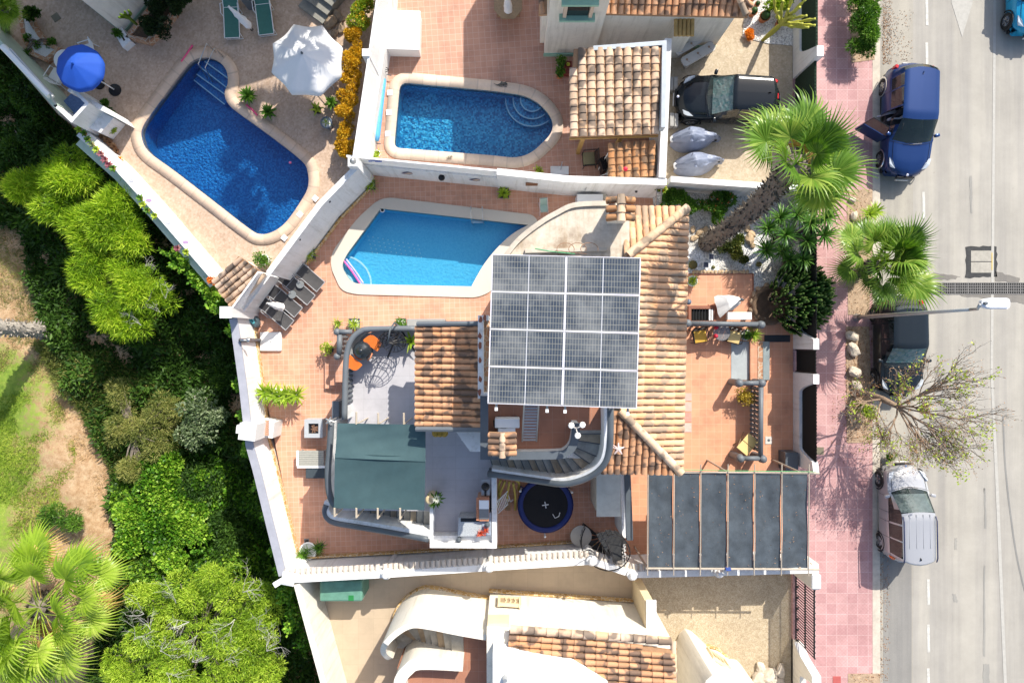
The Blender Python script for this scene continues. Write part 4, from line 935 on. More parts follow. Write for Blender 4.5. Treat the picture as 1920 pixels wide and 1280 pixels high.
def fwin(px, py, x0, y0, x1, y1, z0, z1, wd, off=.08):   # small framed openwork window on a wall face
    a, b = P(x0, y0), P(x1, y1); d = (b-a).normalized(); n_ = Vector((d.y, -d.x, 0)); n_ = n_ if n_.y > 0 else -n_
    zc = (z0+z1)/2; s = (H-zc)/FP; x = (px-960)*s; f = (x-a.x)/(b.x-a.x); c = a.lerp(b, f); rz = math.atan2(d.y, d.x); c.z = zc
    bm = NB(); box(bm, c+n_*.03, (wd, .1, z1-z0), rz=rz); w_ = obj('window', bm, mat('window_recess', (.36, .27, .17), .8), hs)
    bm = NB()
    for s_ in (-1, 1): box(bm, c+n_*.08+d*s_*wd/2, (.09, .12, z1-z0+.18), rz=rz); box(bm, c+n_*.08+Vector((0, 0, s_*(z1-z0)/2)), (wd-.09, .118, .09), rz=rz)
    for s_ in (-1, 0, 1):
        tube(bm, [c+n_*.1+d*s_*wd*.22+Vector((0, 0, -(z1-z0)*.4)), c+n_*.1+d*(s_*wd*.22+.06)+Vector((0, 0, 0)), c+n_*.1+d*s_*wd*.22+Vector((0, 0, (z1-z0)*.4))], .03, 6)
    obj('frame', bm, mat('window_surround', (.72, .58, .36), .8), w_)
fwin(955, 1127, 919, 1104, 1221, 1125, 1.0, 1.7, .8)
# roof above, ridge row along the top of the wall
za = 3.85
tile_slope('tile_roof', P(1258, 1420, 3.55), P(1262, 1205, 3.55+.0), P(1252, 1205, 3.56), P(1250, 1420, 3.56), ROOFB, hs, .2, .3, slab=False) if False else None
e0, e1 = P(955, 1182, 3.9), P(1262, 1207, 3.9); f0, f1 = P(950, 1300, 4.0), P(1268, 1330, 4.0)
tile_slope('tile_roof', f0, e0, e1+Vector((-.1, 0, .5)), f1+Vector((-.1, 0, .5)), ROOFB, hs, .215, .38, seed=9)
ridge('ridge_row', P(958, 1178, 4.0), P(1258, 1201, 4.35), hs, ROOFC, .14); ridge('verge_row', P(1262, 1200, 4.3), P(1266, 1330, 4.5), hs, RIDGE, .1)
bm = NB(); block(bm, [(924, 1222), (1080, 1245), (1140, 1280), (1140, 1420), (924, 1420)], 3.5, 4.55, 4.55); 
bm2 = bm; obj('upper_wall', bm2, WHITE, hs)
bm = NB(); lathe(bm, [(0, .25), (.07, .25), (.09, .1), (.09, 0)], P(947, 1269, 4.56), 12); obj('vent', bm, GALV, hs)
# first-floor terrace and its curved stair
bm = NB(); prism(bm, W([(745, 1250), (870, 1236), (868, 1180), (912, 1170), (955, 1180), (955, 1430), (740, 1430)], ZT), -.1, ZT); obj('terrace_floor', bm, TERRABIG, hs)
out_ = cat(W([(722, 1262), (714, 1236), (722, 1207), (743, 1184), (772, 1168), (805, 1170), (860, 1181), (912, 1190)], 3.3), 5); zt_ = list(np.linspace(2.2, 3.5, 12))+[3.5]*(len(out_)-12)
bm = NB(); strip(bm, out_, .20, -.1, zt_); obj('stair_wall', bm, CREAM, hs, 'auto'); bm = NB(); strip(bm, out_, .32, -.05, .26); obj('stone_skirting', bm, CRAZY, hs)
bm = NB(); strip(bm, cat(W([(750, 1300), (750, 1276), (764, 1256), (788, 1244), (868, 1247)], 3.2), 5), .42, 1.0, 3.2); obj('inner_stair_wall', bm, CREAM, hs, 'auto')
steps = []
inn_ = W([(738, 1262), (748, 1238), (762, 1226), (770, 1216), (778, 1214), (784, 1214), (790, 1214), (800, 1216), (812, 1218), (825, 1220), (838, 1222), (850, 1224), (872, 1226)], 2.2)
ou_ = W([(712, 1262), (712, 1236), (716, 1208), (728, 1188), (744, 1174), (758, 1166), (772, 1160), (787, 1160), (802, 1162), (816, 1165), (830, 1168), (846, 1172), (870, 1178)], 2.2)
SLATEX = mat('slate_stair_tiles_brown', (.42, .30, .18), .5, .3, 3.5); STAIR = mat('slate_stair_tiles', (.42, .38, .31), .5, .3, 3.5)
for i in range(12):
    z = .9+(ZT-.9)*(i+1)/12; bm = NB(); prism(bm, [inn_[i], inn_[i+1], ou_[i+1], ou_[i]], -.1, z); obj('step', bm, STAIR if i % 3 else SLATEX, hs)
bm = NB(); block(bm, [(914, 1168), (955, 1168), (955, 1192), (914, 1192)], 2.6, 3.4); obj('parapet', bm, YELLOWISH, hs)
# second, curved wing at the bottom right
cv = cat(W([(1264, 1700), (1266, 1216), (1330, 1212), (1362, 1232), (1400, 1290), (1430, 1700)], 0), 6)
bm = NB(); prism(bm, cv, -.1, 3.8); obj('curved_wing', bm, CREAM, hs, 'auto'); bm = NB(); strip(bm, [(x, y+.03) for x, y in cat(W([(1266, 1214), (1330, 1210), (1362, 1229)], 0), 6)], .06, -.02, .22); obj('stone_skirting', bm, CRAZY, hs)
fwin(1345, 1260, 1330, 1212, 1372, 1240, .9, 1.6, .75)
t, ln = gwall('tall cream wall with a row of round holes dropping to the ivy on the west side', [(556, 1095), (620, 1330), (640, 1500)], 2.0, .22, CREAM)
bm = NB(); c = P(645, 1100, 1.2); t = thing('tarpaulin_box', 'green tarpaulin covered box against the south wall', 'covered box', P(640, 1098, 0))
box(bm, (P(645, 0, .8).x, P(0, 1086, 0).y, .65), (1.65, .8, 1.3), bev=.08, seg=2); obj('cover', bm, mat('green_tarpaulin', (.12, .27, .20), .6, .25, 3), t)
bm = NB(); box(bm, (P(681, 0, .8).x+.02, P(0, 1086, 0).y, .62), (.09, .7, 1.1)); obj('side_panel', bm, CREAM, t)
bm = NB(); box(bm, (P(664, 0, .8).x, P(0, 1086, 0).y-.25, 1.305), (.2, .2, .01)); obj('patch', bm, mat('bright_green_patch', (.02, .20, .05), .6), t)
# pool-side shelter on the corner wall
sh = thing('tiled_shelter', 'small tiled lean-to roof in the corner where two white walls meet', 'tiled roof', P(445, 530, 0))
tile_slope('tile_roof', P(402, 528, 1.5), P(438, 580, 1.5), P(497, 514, 2.0), P(448, 480, 2.0), ROOFC, sh, .22, .36, seed=12)
bm = NB(); prism(bm, W([(412, 528), (440, 568), (488, 514), (450, 486)], 1.2), ZS, 1.4); obj('wall', bm, WHITE, sh)
ridge('edge_row', P(442, 578, 1.65), P(497, 514, 2.1), sh, RIDGE, .08)
# white masonry outdoor kitchen on plot 1, awning box, blue tiled basin
ok = thing('outdoor_kitchen', 'white masonry block with open blue tiled top beside the blue parasol', 'outdoor kitchen', P(170, 205, .1))
bm = NB(); strip(bm, W([(102, 196), (134, 226), (163, 194), (134, 164), (128, 172)], 1.9), .12, .1, 1.9); obj('wall', bm, WHITE, ok)
bm = NB(); prism(bm, W([(134, 226), (163, 194), (214, 222), (190, 250)], .9), .1, .95); obj('counter', bm, WHITE, ok)
bm = NB(); prism(bm, W([(163, 194), (140, 170), (205, 205), (216, 220)], 1.5), .1, 1.5); obj('splashback', bm, WHITE, ok)
bm = NB(); prism(bm, W([(106, 198), (133, 220), (158, 192), (134, 170)], 1.1), .1, 1.0); obj('basin', bm, mat('blue_basin_tiles', (.10, .18, .38), .3, .3, 10), ok)
aw = thing('awning', 'long white rolled awning cassette on the wall edge at the far left', 'awning', P(60, 150, 1))
bm = NB(); a, b = P(6, 88, 2.2), P(94, 180, 2.2); tube(bm, [a, b], .13, 12); obj('cassette', bm, WPL, aw, 'auto')
bm = NB(); tube(bm, [P(20, 92, 2.25), P(100, 182, 2.25)], .05, 8); tube(bm, [P(95, 178, 2.2), P(112, 212, 1.6)], .04, 8); obj('arm', bm, GALV, aw)
t, ln = gwall('pale green wall under the white awning cassette', [(-150, -75), (0, 82), (106, 200)], 1.9, .2, mat('pale_green_render', (.50, .58, .46), .85, .1))
# ================= THE VILLA =================
vl = thing('villa', 'white villa with solar covered roof terrace, curved stair and tiled hip roof in the middle', 'house', P(1060, 640, 0))
ZG, ZR = 2.6, 5.4
def WZ(pts):  # [(px,py,z)] -> world points
    return [P(a, b, z) for a, b, z in pts]
CURVE = [(1180, 380), (1143, 381), (1079, 384), (1044, 399), (1012, 418), (975, 447), (952, 474), (935, 500), (935, 540), (1180, 540)]
bm = NB(); prism(bm, W([(925, 560), (1180, 520), (1262, 440), (1268, 850), (1130, 856), (1085, 862), (915, 850)], 5.0), 0, 4.7); obj('wall', bm, WHITE, vl)
bm = NB(); prism(bm, W([(925, 510), (1150, 510), (1150, 760), (918, 752)], 6.4), 4.5, 5.38); obj('core_wall', bm, WHITE, vl)
def M_stain():
    g = G('weathered_flat_roof'); n = g.noise(.9, 7, .7); v = g.mapping(0, (3.5, .25, 1)); n2 = g.noise(1, 6, .7, v); n3 = g.noise(7, 5, .7)
    c = g.ramp(n, [(.28, (.30, .23, .17)), (.45, (.54, .47, .38)), (.7, (.66, .60, .52))]); c = g.mix(1, c, g.ramp(n2, [(.3, (.80, .72, .62)), (.5, (1, 1, 1)), (.75, (1.08, 1.08, 1.08))]), 'MULTIPLY')
    g.col(g.mix(1, c, g.ramp(n3, [(.3, (.85, .83, .8)), (.6, (1.02, 1.02, 1.02))]), 'MULTIPLY')); g.set(Roughness=.9); return g.m
fr_ = M_stain(); cw = W(CURVE, 5.2); bm = NB(); prism(bm, cw, 0, 5.2); obj('curved_wall', bm, WHITE, vl, 'auto')
bm = NB(); prism(bm, cw, 5.201, 5.23); obj('flat_roof', bm, fr_, vl)
bm = NB(); strip(bm, cat(W(CURVE[1:8], 5.3), 4), .16, 5.2, 5.32); obj('roof_kerb', bm, CONC, vl, 'auto')
bm = NB(); strip(bm, W([(988, 467), (988, 471), (1138, 467)], 5.3), .12, 5.2, 5.36); obj('roof_upstand', bm, CONC, vl)
# roof slopes
RE = 4.7; RT = 5.35
tile_slope('tile_roof', P(1279, 886, RE), P(1290, 390, RE), P(1177, 480, RT), P(1163, 771, RT), ROOFA, vl, .225, .38, .034, seed=21)
tile_slope('tile_roof', P(1290, 389, RE), P(1176, 388, RE), P(1170, 480, RT), P(1177, 480, RT), ROOFA, vl, .225, .38, .034, seed=22)
tile_slope('tile_roof', P(1125, 886, RE), P(1279, 888, RE), P(1163, 771, RT), P(1146, 770, RT), ROOFB, vl, .225, .35, .045, seed=23)
ridge('hip_ridge', P(1289, 390, RE+.08), P(1178, 478, RT+.1), vl, RIDGE, .14); ridge('hip_ridge', P(1277, 886, RE+.08), P(1162, 769, RT+.1), vl, RIDGE, .13)
tile_slope('porch_roof', P(780, 800, 4.85), P(780, 613, 4.85), P(900, 613, 5.4), P(904, 800, 5.4), ROOFB, vl, .21, .34, .05, seed=24)
bm = NB(); 
for a, b in (((782, 607), (906, 606)), ((780, 804), (914, 805))): p, q = P(*a, 5.0), P(*b, 5.5); p2, q2 = Vector(p), Vector(q); tube(bm, [p2, q2], .085, 8)
obj('roof_trim', bm, GREYMD, vl, 'auto')
bm = NB(); prism(bm, W([(800, 620), (905, 620), (905, 795), (800, 795)], 5.0), 4.5, 4.72); obj('porch_ceiling', bm, WHITE, vl)
bm = NB(); prism(bm, W([(842, 622), (922, 622), (922, 850), (880, 850), (842, 796)], 5.0), 2.5, 4.6); obj('upper_wall', bm, WHITE, vl)
# chimney
chm = P(1163, 392, 6.3); bm = NB(); box(bm, (chm.x, chm.y, 5.4), (.55, .55, 1.6)); box(bm, (chm.x, chm.y, 6.2), (.68, .68, .06)); ch = obj('chimney', bm, CREAM, vl)
V, F, T = [], [], []
bm = NB(); 
for k in range(3):
    for s in (-1, 1): tube(bm, [chm+Vector((s*.12, .27-.27*k, .12)), chm+Vector((s*.42, .27-.27*k, -.02))], [.10, .12], 9)
o = obj('cap_tiles', bm, ROOFD, ch, 'auto'); ridge('cap_ridge', chm+Vector((0, -.38, .15)), chm+Vector((0, .42, .15)), ch, RIDGE, .13, .28)
# roof terrace
bm = NB(); prism(bm, W([(911, 740), (1136, 742), (1136, 806), (1082, 806), (1080, 835), (1060, 856), (911, 856)], ZR), 4.4, ZR); obj('terrace_floor', bm, TERRABIG, vl)
inner = cat(WZ([(1080, 793, 6.2), (1079, 815, 6.2), (1074, 836, 6.2), (1062, 849, 6.2), (1044, 853, 6.2), (980, 854, 6.2), (908, 854, 6.2)]), 4)
bm = NB(); strip(bm, inner+[P(908, 742, 6.2)], .17, 4.4, 6.12); obj('parapet', bm, WHITE, vl, 'auto')
bm = NB(); strip(bm, [tuple(p) for p in inner]+[tuple(P(908, 742, 6.2))], .25, 6.12, 6.2); obj('parapet_coping', bm, GREYDK, vl, 'auto')
outp = [(1137, 764, 6.3), (1137, 812, 6.2), (1135, 843, 6.0), (1127, 866, 5.8), (1108, 884, 5.55), (1080, 896, 5.3), (1052, 900, 5.05), (1012, 895, 4.6), (970, 889, 4.1), (922, 882, 3.6)]
ow = cat(WZ(outp), 4); zz = [p[2] for p in ow]
bm = NB(); strip(bm, ow, .13, [max(z-2.2, 0) for z in zz], zz); obj('stair_wall', bm, WHITE, vl, 'auto')
d_ = offs([tuple(p[:2]) for p in ow]+[tuple(P(922, 764, 5)[:2])], .12)[:len(ow)]
bm = NB(); tube(bm, [(x, y, z-.06) for (x, y), z in zip(d_, zz)], .12, 8); obj('stair_handrail', bm, GREYDK, vl, True)
bm = NB(); strip(bm, d_, .06, [max(z-1.6, 0) for z in zz], [z-.1 for z in zz]); obj('stair_skirt', bm, GREYDK, vl, 'auto')
so_ = [(1131, 798), (1131, 812), (1130, 832), (1122, 856), (1108, 870), (1092, 880), (1077, 887), (1060, 890), (1042, 889), (1028, 887), (1014, 886), (1000, 884), (985, 883), (970, 881), (956, 880), (942, 878), (925, 876)]
si_ = [(1084, 798), (1084, 812), (1083, 825), (1080, 838), (1074, 846), (1066, 853), (1056, 857), (1044, 859), (1030, 860), (1016, 860), (1002, 860), (989, 860), (976, 860), (962, 860), (949, 860), (936, 860), (920, 860)]
SLATEB = mat('brown_slate_treads', (.38, .31, .22), .5, .35, 2.6); SLATEC = mat('grey_slate_treads', (.33, .34, .32), .5, .35, 2.6); SLATE = mat('slate_stair_treads', (.40, .375, .32), .5, .35, 2.6)
for i in range(16):
    z = ZR-.0-(ZR-ZG-.1)*(i+.3)/16; z0 = ZR-(ZR-ZG-.1)*i/16; z1 = ZR-(ZR-ZG-.1)*(i+1)/16
    q = [P(*si_[i], z0), P(*si_[i+1], z1), P(*so_[i+1], z1), P(*so_[i], z0)]; bm = NB(); prism(bm, [tuple(p[:2]) for p in q], z-1.2, z); st_ = obj('stair_step', bm, (SLATE, SLATEB, SLATEC)[(i*7) % 3], vl); bm = NB(); strip(bm, [tuple(q[1][:2]), tuple(q[2][:2])], .035, z-.02, z+.004); obj('nosing', bm, GREYDK, st_)
# mosaic topped parapet beside the panels
bm = NB(); strip(bm, W([(916, 596), (901, 596), (901, 742), (914, 742)], 6.1), .17, 4.6, 6.1); mp = obj('mosaic_parapet', bm, WHITE, vl)
rd = random.Random(5)
for k, (px, py) in enumerate([(901, 600), (900, 630), (900, 648), (900, 675), (900, 711), (899, 735), (909, 597)]):
    bm = NB(); c = P(px, py, 6.1); n = 7; q = [(c.x+math.cos(a)*.07*rd.uniform(.6, 1.1), c.y+math.sin(a)*.13*rd.uniform(.5, 1)) for a in [6.28*i/n for i in range(n)]]; prism(bm, q, 6.1, 6.112); obj('mosaic_piece', bm, mat('broken_red_tile', (.28, .10, .06), .5), mp)
bm = NB(); prism(bm, W([(904, 600), (930, 600), (930, 742), (904, 742)], 5.4), 5.0, 5.42); obj('ledge_floor', bm, CRAZYR, vl)
# grey first-floor terrace
gt_ = W([(652, 800), (654, 700), (657, 665), (664, 642), (680, 628), (700, 622), (905, 620), (922, 640), (922, 1018), (806, 1018), (806, 958), (640, 956), (624, 935), (622, 860), (630, 800)], ZG)
bm = NB(); prism(bm, gt_, 0, ZG-.01); obj('ground_floor_wall', bm, WHITE, vl); bm = NB(); prism(bm, offs(gt_, -.01), ZG-.05, ZG); obj('grey_terrace_floor', bm, GREYT, vl)
rl = [(646, 786), (648, 692), (652, 655), (661, 634), (677, 621), (696, 617), (782, 616)]; ZB = 3.5
r3 = cat(WZ([(a, b, ZB) for a, b in rl]), 5); bm = NB(); tube(bm, r3, .105, 12); obj('railing', bm, GREYMD, vl, True)
wallp = [p for p in r3 if p[1] > P(0, 692, ZB).y]; bm = NB(); strip(bm, wallp, .14, 2.5, 3.45); strip(bm, [r3[0], tuple(P(646.7, 762, ZB))], .14, 2.5, 3.45); obj('low_wall', bm, WHITE, vl, 'auto')
def baluster(bm, c, h, r=.06):
    lathe(bm, [(r*.9, 0), (r, .05*h), (r*.45, .12*h), (r*1.15, .38*h), (r*.5, .62*h), (r*1.05, .75*h), (r*.5, .88*h), (r, .96*h), (r*.9, h)], c, 8)
for k in range(7):
    a = P(647.8, 697+k*9.6, ZB); bm = NB(); baluster(bm, (a.x, a.y, ZG), .85, .075); obj('baluster', bm, GREYMD, vl, True)
r4 = cat(WZ([(a, b, ZB) for a, b in [(621, 792), (619, 830), (615, 880), (616, 915), (622, 938), (630, 950)]]), 4)
bm = NB(); tube(bm, r4, .115, 10); obj('railing', bm, GREYDK, vl, True); bm = NB(); strip(bm, r4, .10, .0, 3.42); obj('low_wall', bm, WHITE, vl, 'auto')
sw = cat(WZ([(614, 940, 1.3), (611, 952, 1.25), (616, 965, 1.3), (632, 974, 1.5), (680, 982, 2.2), (740, 992, 2.9), (806, 1004, 3.5)]), 4); zz = [p[2] for p in sw]
bm = NB(); strip(bm, sw, .22, 0, zz); obj('stair_wall', bm, WHITE, vl, 'auto'); bm = NB(); tube(bm, [(p[0]-.06, p[1]-.13, p[2]-.04) for p in sw], .11, 8); obj('stair_handrail', bm, GREYDK, vl, True)
for i in range(14):
    x0_, x1_ = 806-i*12.4, 806-(i+1)*12.4; z = ZG-.02-(i+.6)*.18; bm = NB()
    yb = [994-2.0*i*.95, 994-2.0*(i+1)*.95]; q = [P(x0_, 935, z), P(x1_, 935, z), P(x1_, yb[1], z), P(x0_, yb[0], z)]; prism(bm, [tuple(p[:2]) for p in q], 0, z) if z > .05 else None; st_ = obj('stair_step', bm, (SLATE, SLATEB, SLATEC)[(i*5) % 3], vl); bm = NB(); strip(bm, [tuple(q[1][:2]), tuple(q[2][:2])], .035, z-.02, z+.004); obj('nosing', bm, GREYDK, st_)
bm = NB(); strip(bm, W([(806, 1022), (927, 1023), (926, 886)], 3.4), .17, 2.4, 3.4); obj('parapet', bm, WHITE, vl)
bm = NB(); strip(bm, W([(809, 952), (809, 1016)], 3.2), .12, 2.55, 3.2); o = obj('parapet', bm, WHITE, vl); 
bm = NB(); box(bm, P(868, 1008, 2.9), (2.1, .3, .5)); obj('bench_seat', bm, WHITE, vl)
# steps and balustrade at the foot of the terrace
for i, (x0_, x1_, y0_, y1_, z) in enumerate([(632, 654, 666, 716, .54), (622, 654, 668, 722, .36), (612, 654, 672, 728, .18)]):
    bm = NB(); prism(bm, W([(x0_-3, y0_), (x1_, y0_), (x1_, y1_), (x0_-3, y1_)], z), 0, z); obj('entry_step', bm, TERRA, vl)
b1, b2, b3 = P(632, 622, 1.3), P(660, 622, 1.3), P(632, 668, 1.2)
bm = NB(); tube(bm, [b1, b2], .09, 10); tube(bm, [P(637, 627, 1.25), P(636, 664, 1.2)], .11, 10); ball(bm, b1, .14, 12); ball(bm, b3, .14, 12); 
for b in (b1, b3): lathe(bm, [(.13, -1.2), (.13, -.1)], b, 12)
obj('lower_railing', bm, GREYMD, vl, True)
for k in range(4): bm = NB(); a = P(637, 632+9*k, 1.2); baluster(bm, (a.x, a.y, 0), 1.1, .07); obj('baluster', bm, GREYMD, vl, True)
bm = NB(); box(bm, P(644, 770, 1.2), (.25, .95, 2.4)); obj('buttress', bm, GREYMD, vl)

# solar array
def M_solar():
    g = G('solar_cells'); sx = g.n('SeparateXYZ'); g.l(g.co(), sx.inputs[0])
    def line(s, step, wd, off=0):
        f = g.math('FRACT', g.math('DIVIDE', g.math('ADD', s, off+50*step), step)); return g.math('LESS_THAN', f, wd)
    gx = line(sx.outputs[0], 2.0/24, .15, .004); gy = line(sx.outputs[1], 1.0/6, .085, .005)
    gm = g.math('LESS_THAN', g.math('ABSOLUTE', sx.outputs[0]), .011)
    l = g.math('MAXIMUM', gx, gy)
    n = g.noise(.55, 5, .6, g.n('NewGeometry').outputs['Position']); n2 = g.noise(2.2, 7, .75, g.n('NewGeometry').outputs['Position'])
    cell = g.ramp(n2, [(.3, (.032, .042, .062)), (.7, (.06, .075, .098))]); c = g.mix(g.math('MULTIPLY', l, .42), cell, (.46, .44, .34)); c = g.mix(gm, c, (.6, .6, .62))
    dust = g.ramp(n, [(.42, (0, 0, 0)), (.66, (.5, .5, .5))]); c = g.mix(dust, c, (.34, .34, .32)); g.col(c); g.set(Roughness=.18); g.b.inputs['Specular IOR Level'].default_value = .6; return g.m
SOL = M_solar(); ALU = mat('white_aluminium', (.72, .70, .74), .4, .05, metal=.2)
cs = {(0, 0): (923, 477), (0, 1): (1201, 483), (1, 0): (914, 756), (1, 1): (1194, 766)}
def bil(u, v): a = Vector(cs[0, 0]).lerp(Vector(cs[0, 1]), u); b = Vector(cs[1, 0]).lerp(Vector(cs[1, 1]), u); return a.lerp(b, v)
ZP = 7.55; pan = None; names = ['top', 'second', 'third', 'bottom']
for r in range(4):
    for c_ in range(2):
        q = bil((c_+.5)/2, (r+.5)/4); e = bil((c_+1)/2, (r+.5)/4); p = P(q.x, q.y, ZP); pe = P(e.x, e.y, ZP); rz = math.atan2(pe.y-p.y, pe.x-p.x)
        lab = 'solar panel of the %s row on the %s side of the white central seam' % (names[r], ('pool', 'street')[c_]); ww, hh = 2.19, 1.098
        if pan is None:
            pan = thing('solar_module', lab, 'solar panel', p, rz, 'solar panels over the roof terrace')
            bm = NB(); box(bm, (0, 0, .02), (ww-.04, hh-.04, .01)); obj('cells', bm, SOL, pan, local=True)
            bm = NB()
            for s in (-1, 1): box(bm, (0, s*(hh/2-.014), .017), (ww-.012, .020, .042)); box(bm, (s*(ww/2-.022), 0, .0175), (.032, hh-.076, .043))
            obj('frame', bm, ALU, pan, local=True)
        else: dup(pan, p, rz, lab)
sf = thing('solar_mounting_frame', 'steel mounting frame with posts under the solar panels', 'mounting frame', P(1060, 620, 7.4)); bm = NB()
for v in (.08, .32, .57, .82): a, b = bil(-.0, v), bil(1.0, v); tube(bm, [P(a.x, a.y, 7.5), P(b.x, b.y, 7.5)], .03, 6)
for u in (.06, .4, .52, .94): a, b = bil(u, 0), bil(u, 1.03); tube(bm, [P(a.x, a.y, 7.44), P(b.x, b.y, 7.44)], .035, 6)
for u in (.06, .5, .94):
    for v in (.1, .9): a = bil(u, v); c = P(a.x, a.y, 7.44); tube(bm, [c, (c.x, c.y, 5.3)], .04, 6)
obj('frame', bm, GALV, sf); bm = NB()
for u in (.06, .4, .52, .94): a = bil(u, 1.035); box(bm, P(a.x, a.y, 7.44), (.09, .1, .07))
obj('end_caps', bm, WPL, sf)
bm = NB(); rd = random.Random(9)
for k in range(3):
    c = P(1060+k*22, 468, 5.5); tube(bm, [c+Vector((math.cos(a)*.28, math.sin(a)*.2, .1+.03*k)) for a in np.linspace(-.3, 3.6, 12)], .012, 5)
tube(bm, [P(1040, 470, 5.4), P(1100, 476, 5.5)], .012, 5); tag(obj('loose_cables', bm, mat('brown_cable', (.30, .17, .1), .6)), 'loose brown cables looping on the flat roof above the solar panels', 'cables')
bm = NB(); tube(bm, [P(1003, 466, 5.5), P(1030, 471, 5.5), P(1078, 476, 5.45)], .02, 6); tag(obj('green_cane', bm, mat('green_cane', (.10, .35, .17), .5)), 'thin green cane lying on the flat roof edge above the panels', 'cane')
# awnings
SHT = mat('dark_teal_shade_cloth', (.038, .078, .086), .85, .12, 2.5, bump=.2, bsc=120); SHT2 = mat('teal_shade_cloth', (.056, .105, .112), .85, .12, 2.5)
aw = thing('green_awning', 'dark green fabric awning over the grey terrace beside the porch roof', 'awning', P(710, 870, 4.4))
def cloth(cor, nx, ny, sag, fn=None):
    V, F = [], []
    for j in range(ny+1):
        for i in range(nx+1):
            u, v = i/nx, j/ny; p = cor[0].lerp(cor[1], u).lerp(cor[3].lerp(cor[2], u), v); p = p-Vector((0, 0, sag*math.sin(math.pi*u)*math.sin(math.pi*v)))
            if fn: p = p+fn(u, v)
            V.append(tuple(p))
    for j in range(ny):
        for i in range(nx): a = j*(nx+1)+i; F.append((a, a+1, a+nx+2, a+nx+1))
    return V, F
wr = lambda u, v: Vector((0, 0, .012*math.sin(u*9+v*7)*math.sin(v*9)))
V, F = cloth([P(633, 793, 4.45), P(798, 796, 4.55), P(798, 865, 4.5), P(628, 858, 4.4)], 40, 16, .1, wr); raw('canopy', V, F, SHT2, aw, local=False, smooth=True)
V, F = cloth([P(628, 850, 4.38), P(798, 856, 4.48), P(796, 956, 4.45), P(626, 952, 4.35)], 40, 24, .12, wr); raw('canopy', V, F, SHT, aw, local=False, smooth=True)
for (a, b) in (((668, 772), (668, 795)), ((709, 774), (709, 795)), ((757, 774), (757, 795)), ((668, 952), (668, 970)), ((708, 952), (708, 972)), ((750, 952), (750, 973)), ((627, 952), (627, 968))):
    bm = NB(); tube(bm, [P(*a, 4.5), P(*b, 4.45)], .035, 6); tube(bm, [P(*b, 4.45), Vector((*P(*b, 4.45)[:2], 2.5))], .025, 6); obj('pole', bm, mat('bamboo_pole', (.50, .42, .32), .6), aw)
PG = mat('black_blue_shade_cloth', (.06, .075, .09), .8, .42, 1.8, bump=.3, bsc=60)
pg = thing('pergola', 'long pergola with dark shade cloth panels between beige poles over the carport', 'pergola', P(1365, 975, 2.7))
xs_ = [1214, 1263, 1313, 1364, 1414, 1465, 1516]
for a, b in zip(xs_[:-1], xs_[1:]):
    f2 = lambda u, v, k=a: Vector((0, 0, .02*math.sin(v*11+k)+.02*math.sin(u*9+k*2)*math.sin(v*5)))
    V, F = cloth([P(a+2, 886, 2.72), P(b-2, 886, 2.72), P(b-2, 1064, 2.72), P(a+2, 1064, 2.72)], 10, 24, .07, f2); raw('shade_cloth', V, F, PG, pg, local=False, smooth=True)
PLM = mat('beige_steel_pole', (.40, .34, .27), .55, .15, 8)
for a in xs_: bm = NB(); tube(bm, [P(a+1, 870, 2.78), P(a, 1078, 2.78)], .022, 8); obj('rafter', bm, PLM, pg)
for y in (885, 1065): bm = NB(); tube(bm, [P(1211, y, 2.74), P(1536, y+2, 2.74)], .04, 8); obj('beam', bm, PLM, pg)
for a, y in ((1214, 885), (1364, 885), (1500, 885), (1214, 1065), (1364, 1065), (1500, 1064)): c = P(a, y, 2.7); bm = NB(); tube(bm, [(c.x, c.y, 0), c], .04, 8); obj('post', bm, PLM, pg)
bm = NB(); tube(bm, [P(1262, 880, 2.85), P(1360, 882, 2.9), P(1530, 884, 2.85)], .012, 6); tag(obj('cord', bm, mat('green_cord', (.1, .4, .16), .5)), 'thin green cord stretched along the street garden edge of the pergola', 'cord')
bm = NB(); box(bm, P(1365, 1066, 2.8), (.18, .1, .12)); obj('blue_clamp', bm, mat('blue_clamp', (.05, .09, .3), .4), pg)
pp = np.array([tuple(P(random.uniform(1220, 1512), random.uniform(888, 1062), 2.735)) for _ in range(170)]); V, F, T = leaves(pp, RNG.normal(size=(170, 3))*[1, 1, .1], .06, .022, RNG.random(170)); stuff(raw('fallen_leaves', V, F, LF_BROWN, tint=T), 'scattered dry leaves lying on the pergola shade cloth', 'fallen leaves')
# balustrades of the front patio
def balustrade(label, rails, balls, bals, z=1.15, zb=.15):
    t = thing('balustrade', label, 'balustrade', P(*rails[0][0], zb)); 
    for r_ in rails: bm = NB(); tube(bm, [P(a, b, z) for a, b in r_], .095, 12); obj('rail', bm, GREYMD, t, True)
    for a, b in balls: c = P(a, b, z); bm = NB(); lathe(bm, [(.14, -z+zb), (.14, -.12), (.17, -.1), (.16, .0), (.15, .08), (.1, .15), (0, .18)], c, 12); obj('post', bm, GREYMD, t, True)
    for a, b in bals: c = P(a, b, z); bm = NB(); baluster(bm, (c.x, c.y, zb), z-zb-.05, .085); obj('baluster', bm, GREYMD, t, True)
balustrade('grey balustrade along the seating corner with two yellow cushioned chairs', [[(1289, 606), (1425, 608)]], [(1289, 606), (1427, 609)], [(1300+i*11, 607) for i in range(11)])
balustrade('grey U-shaped balustrade with posts along the sunny front patio', [[(1388, 718), (1427, 718)], [(1427, 720), (1426, 858)], [(1392, 859), (1426, 859)]], [(1386, 718), (1428, 718), (1388, 859), (1430, 860)], [(1426, 730+i*8.8) for i in range(14)])
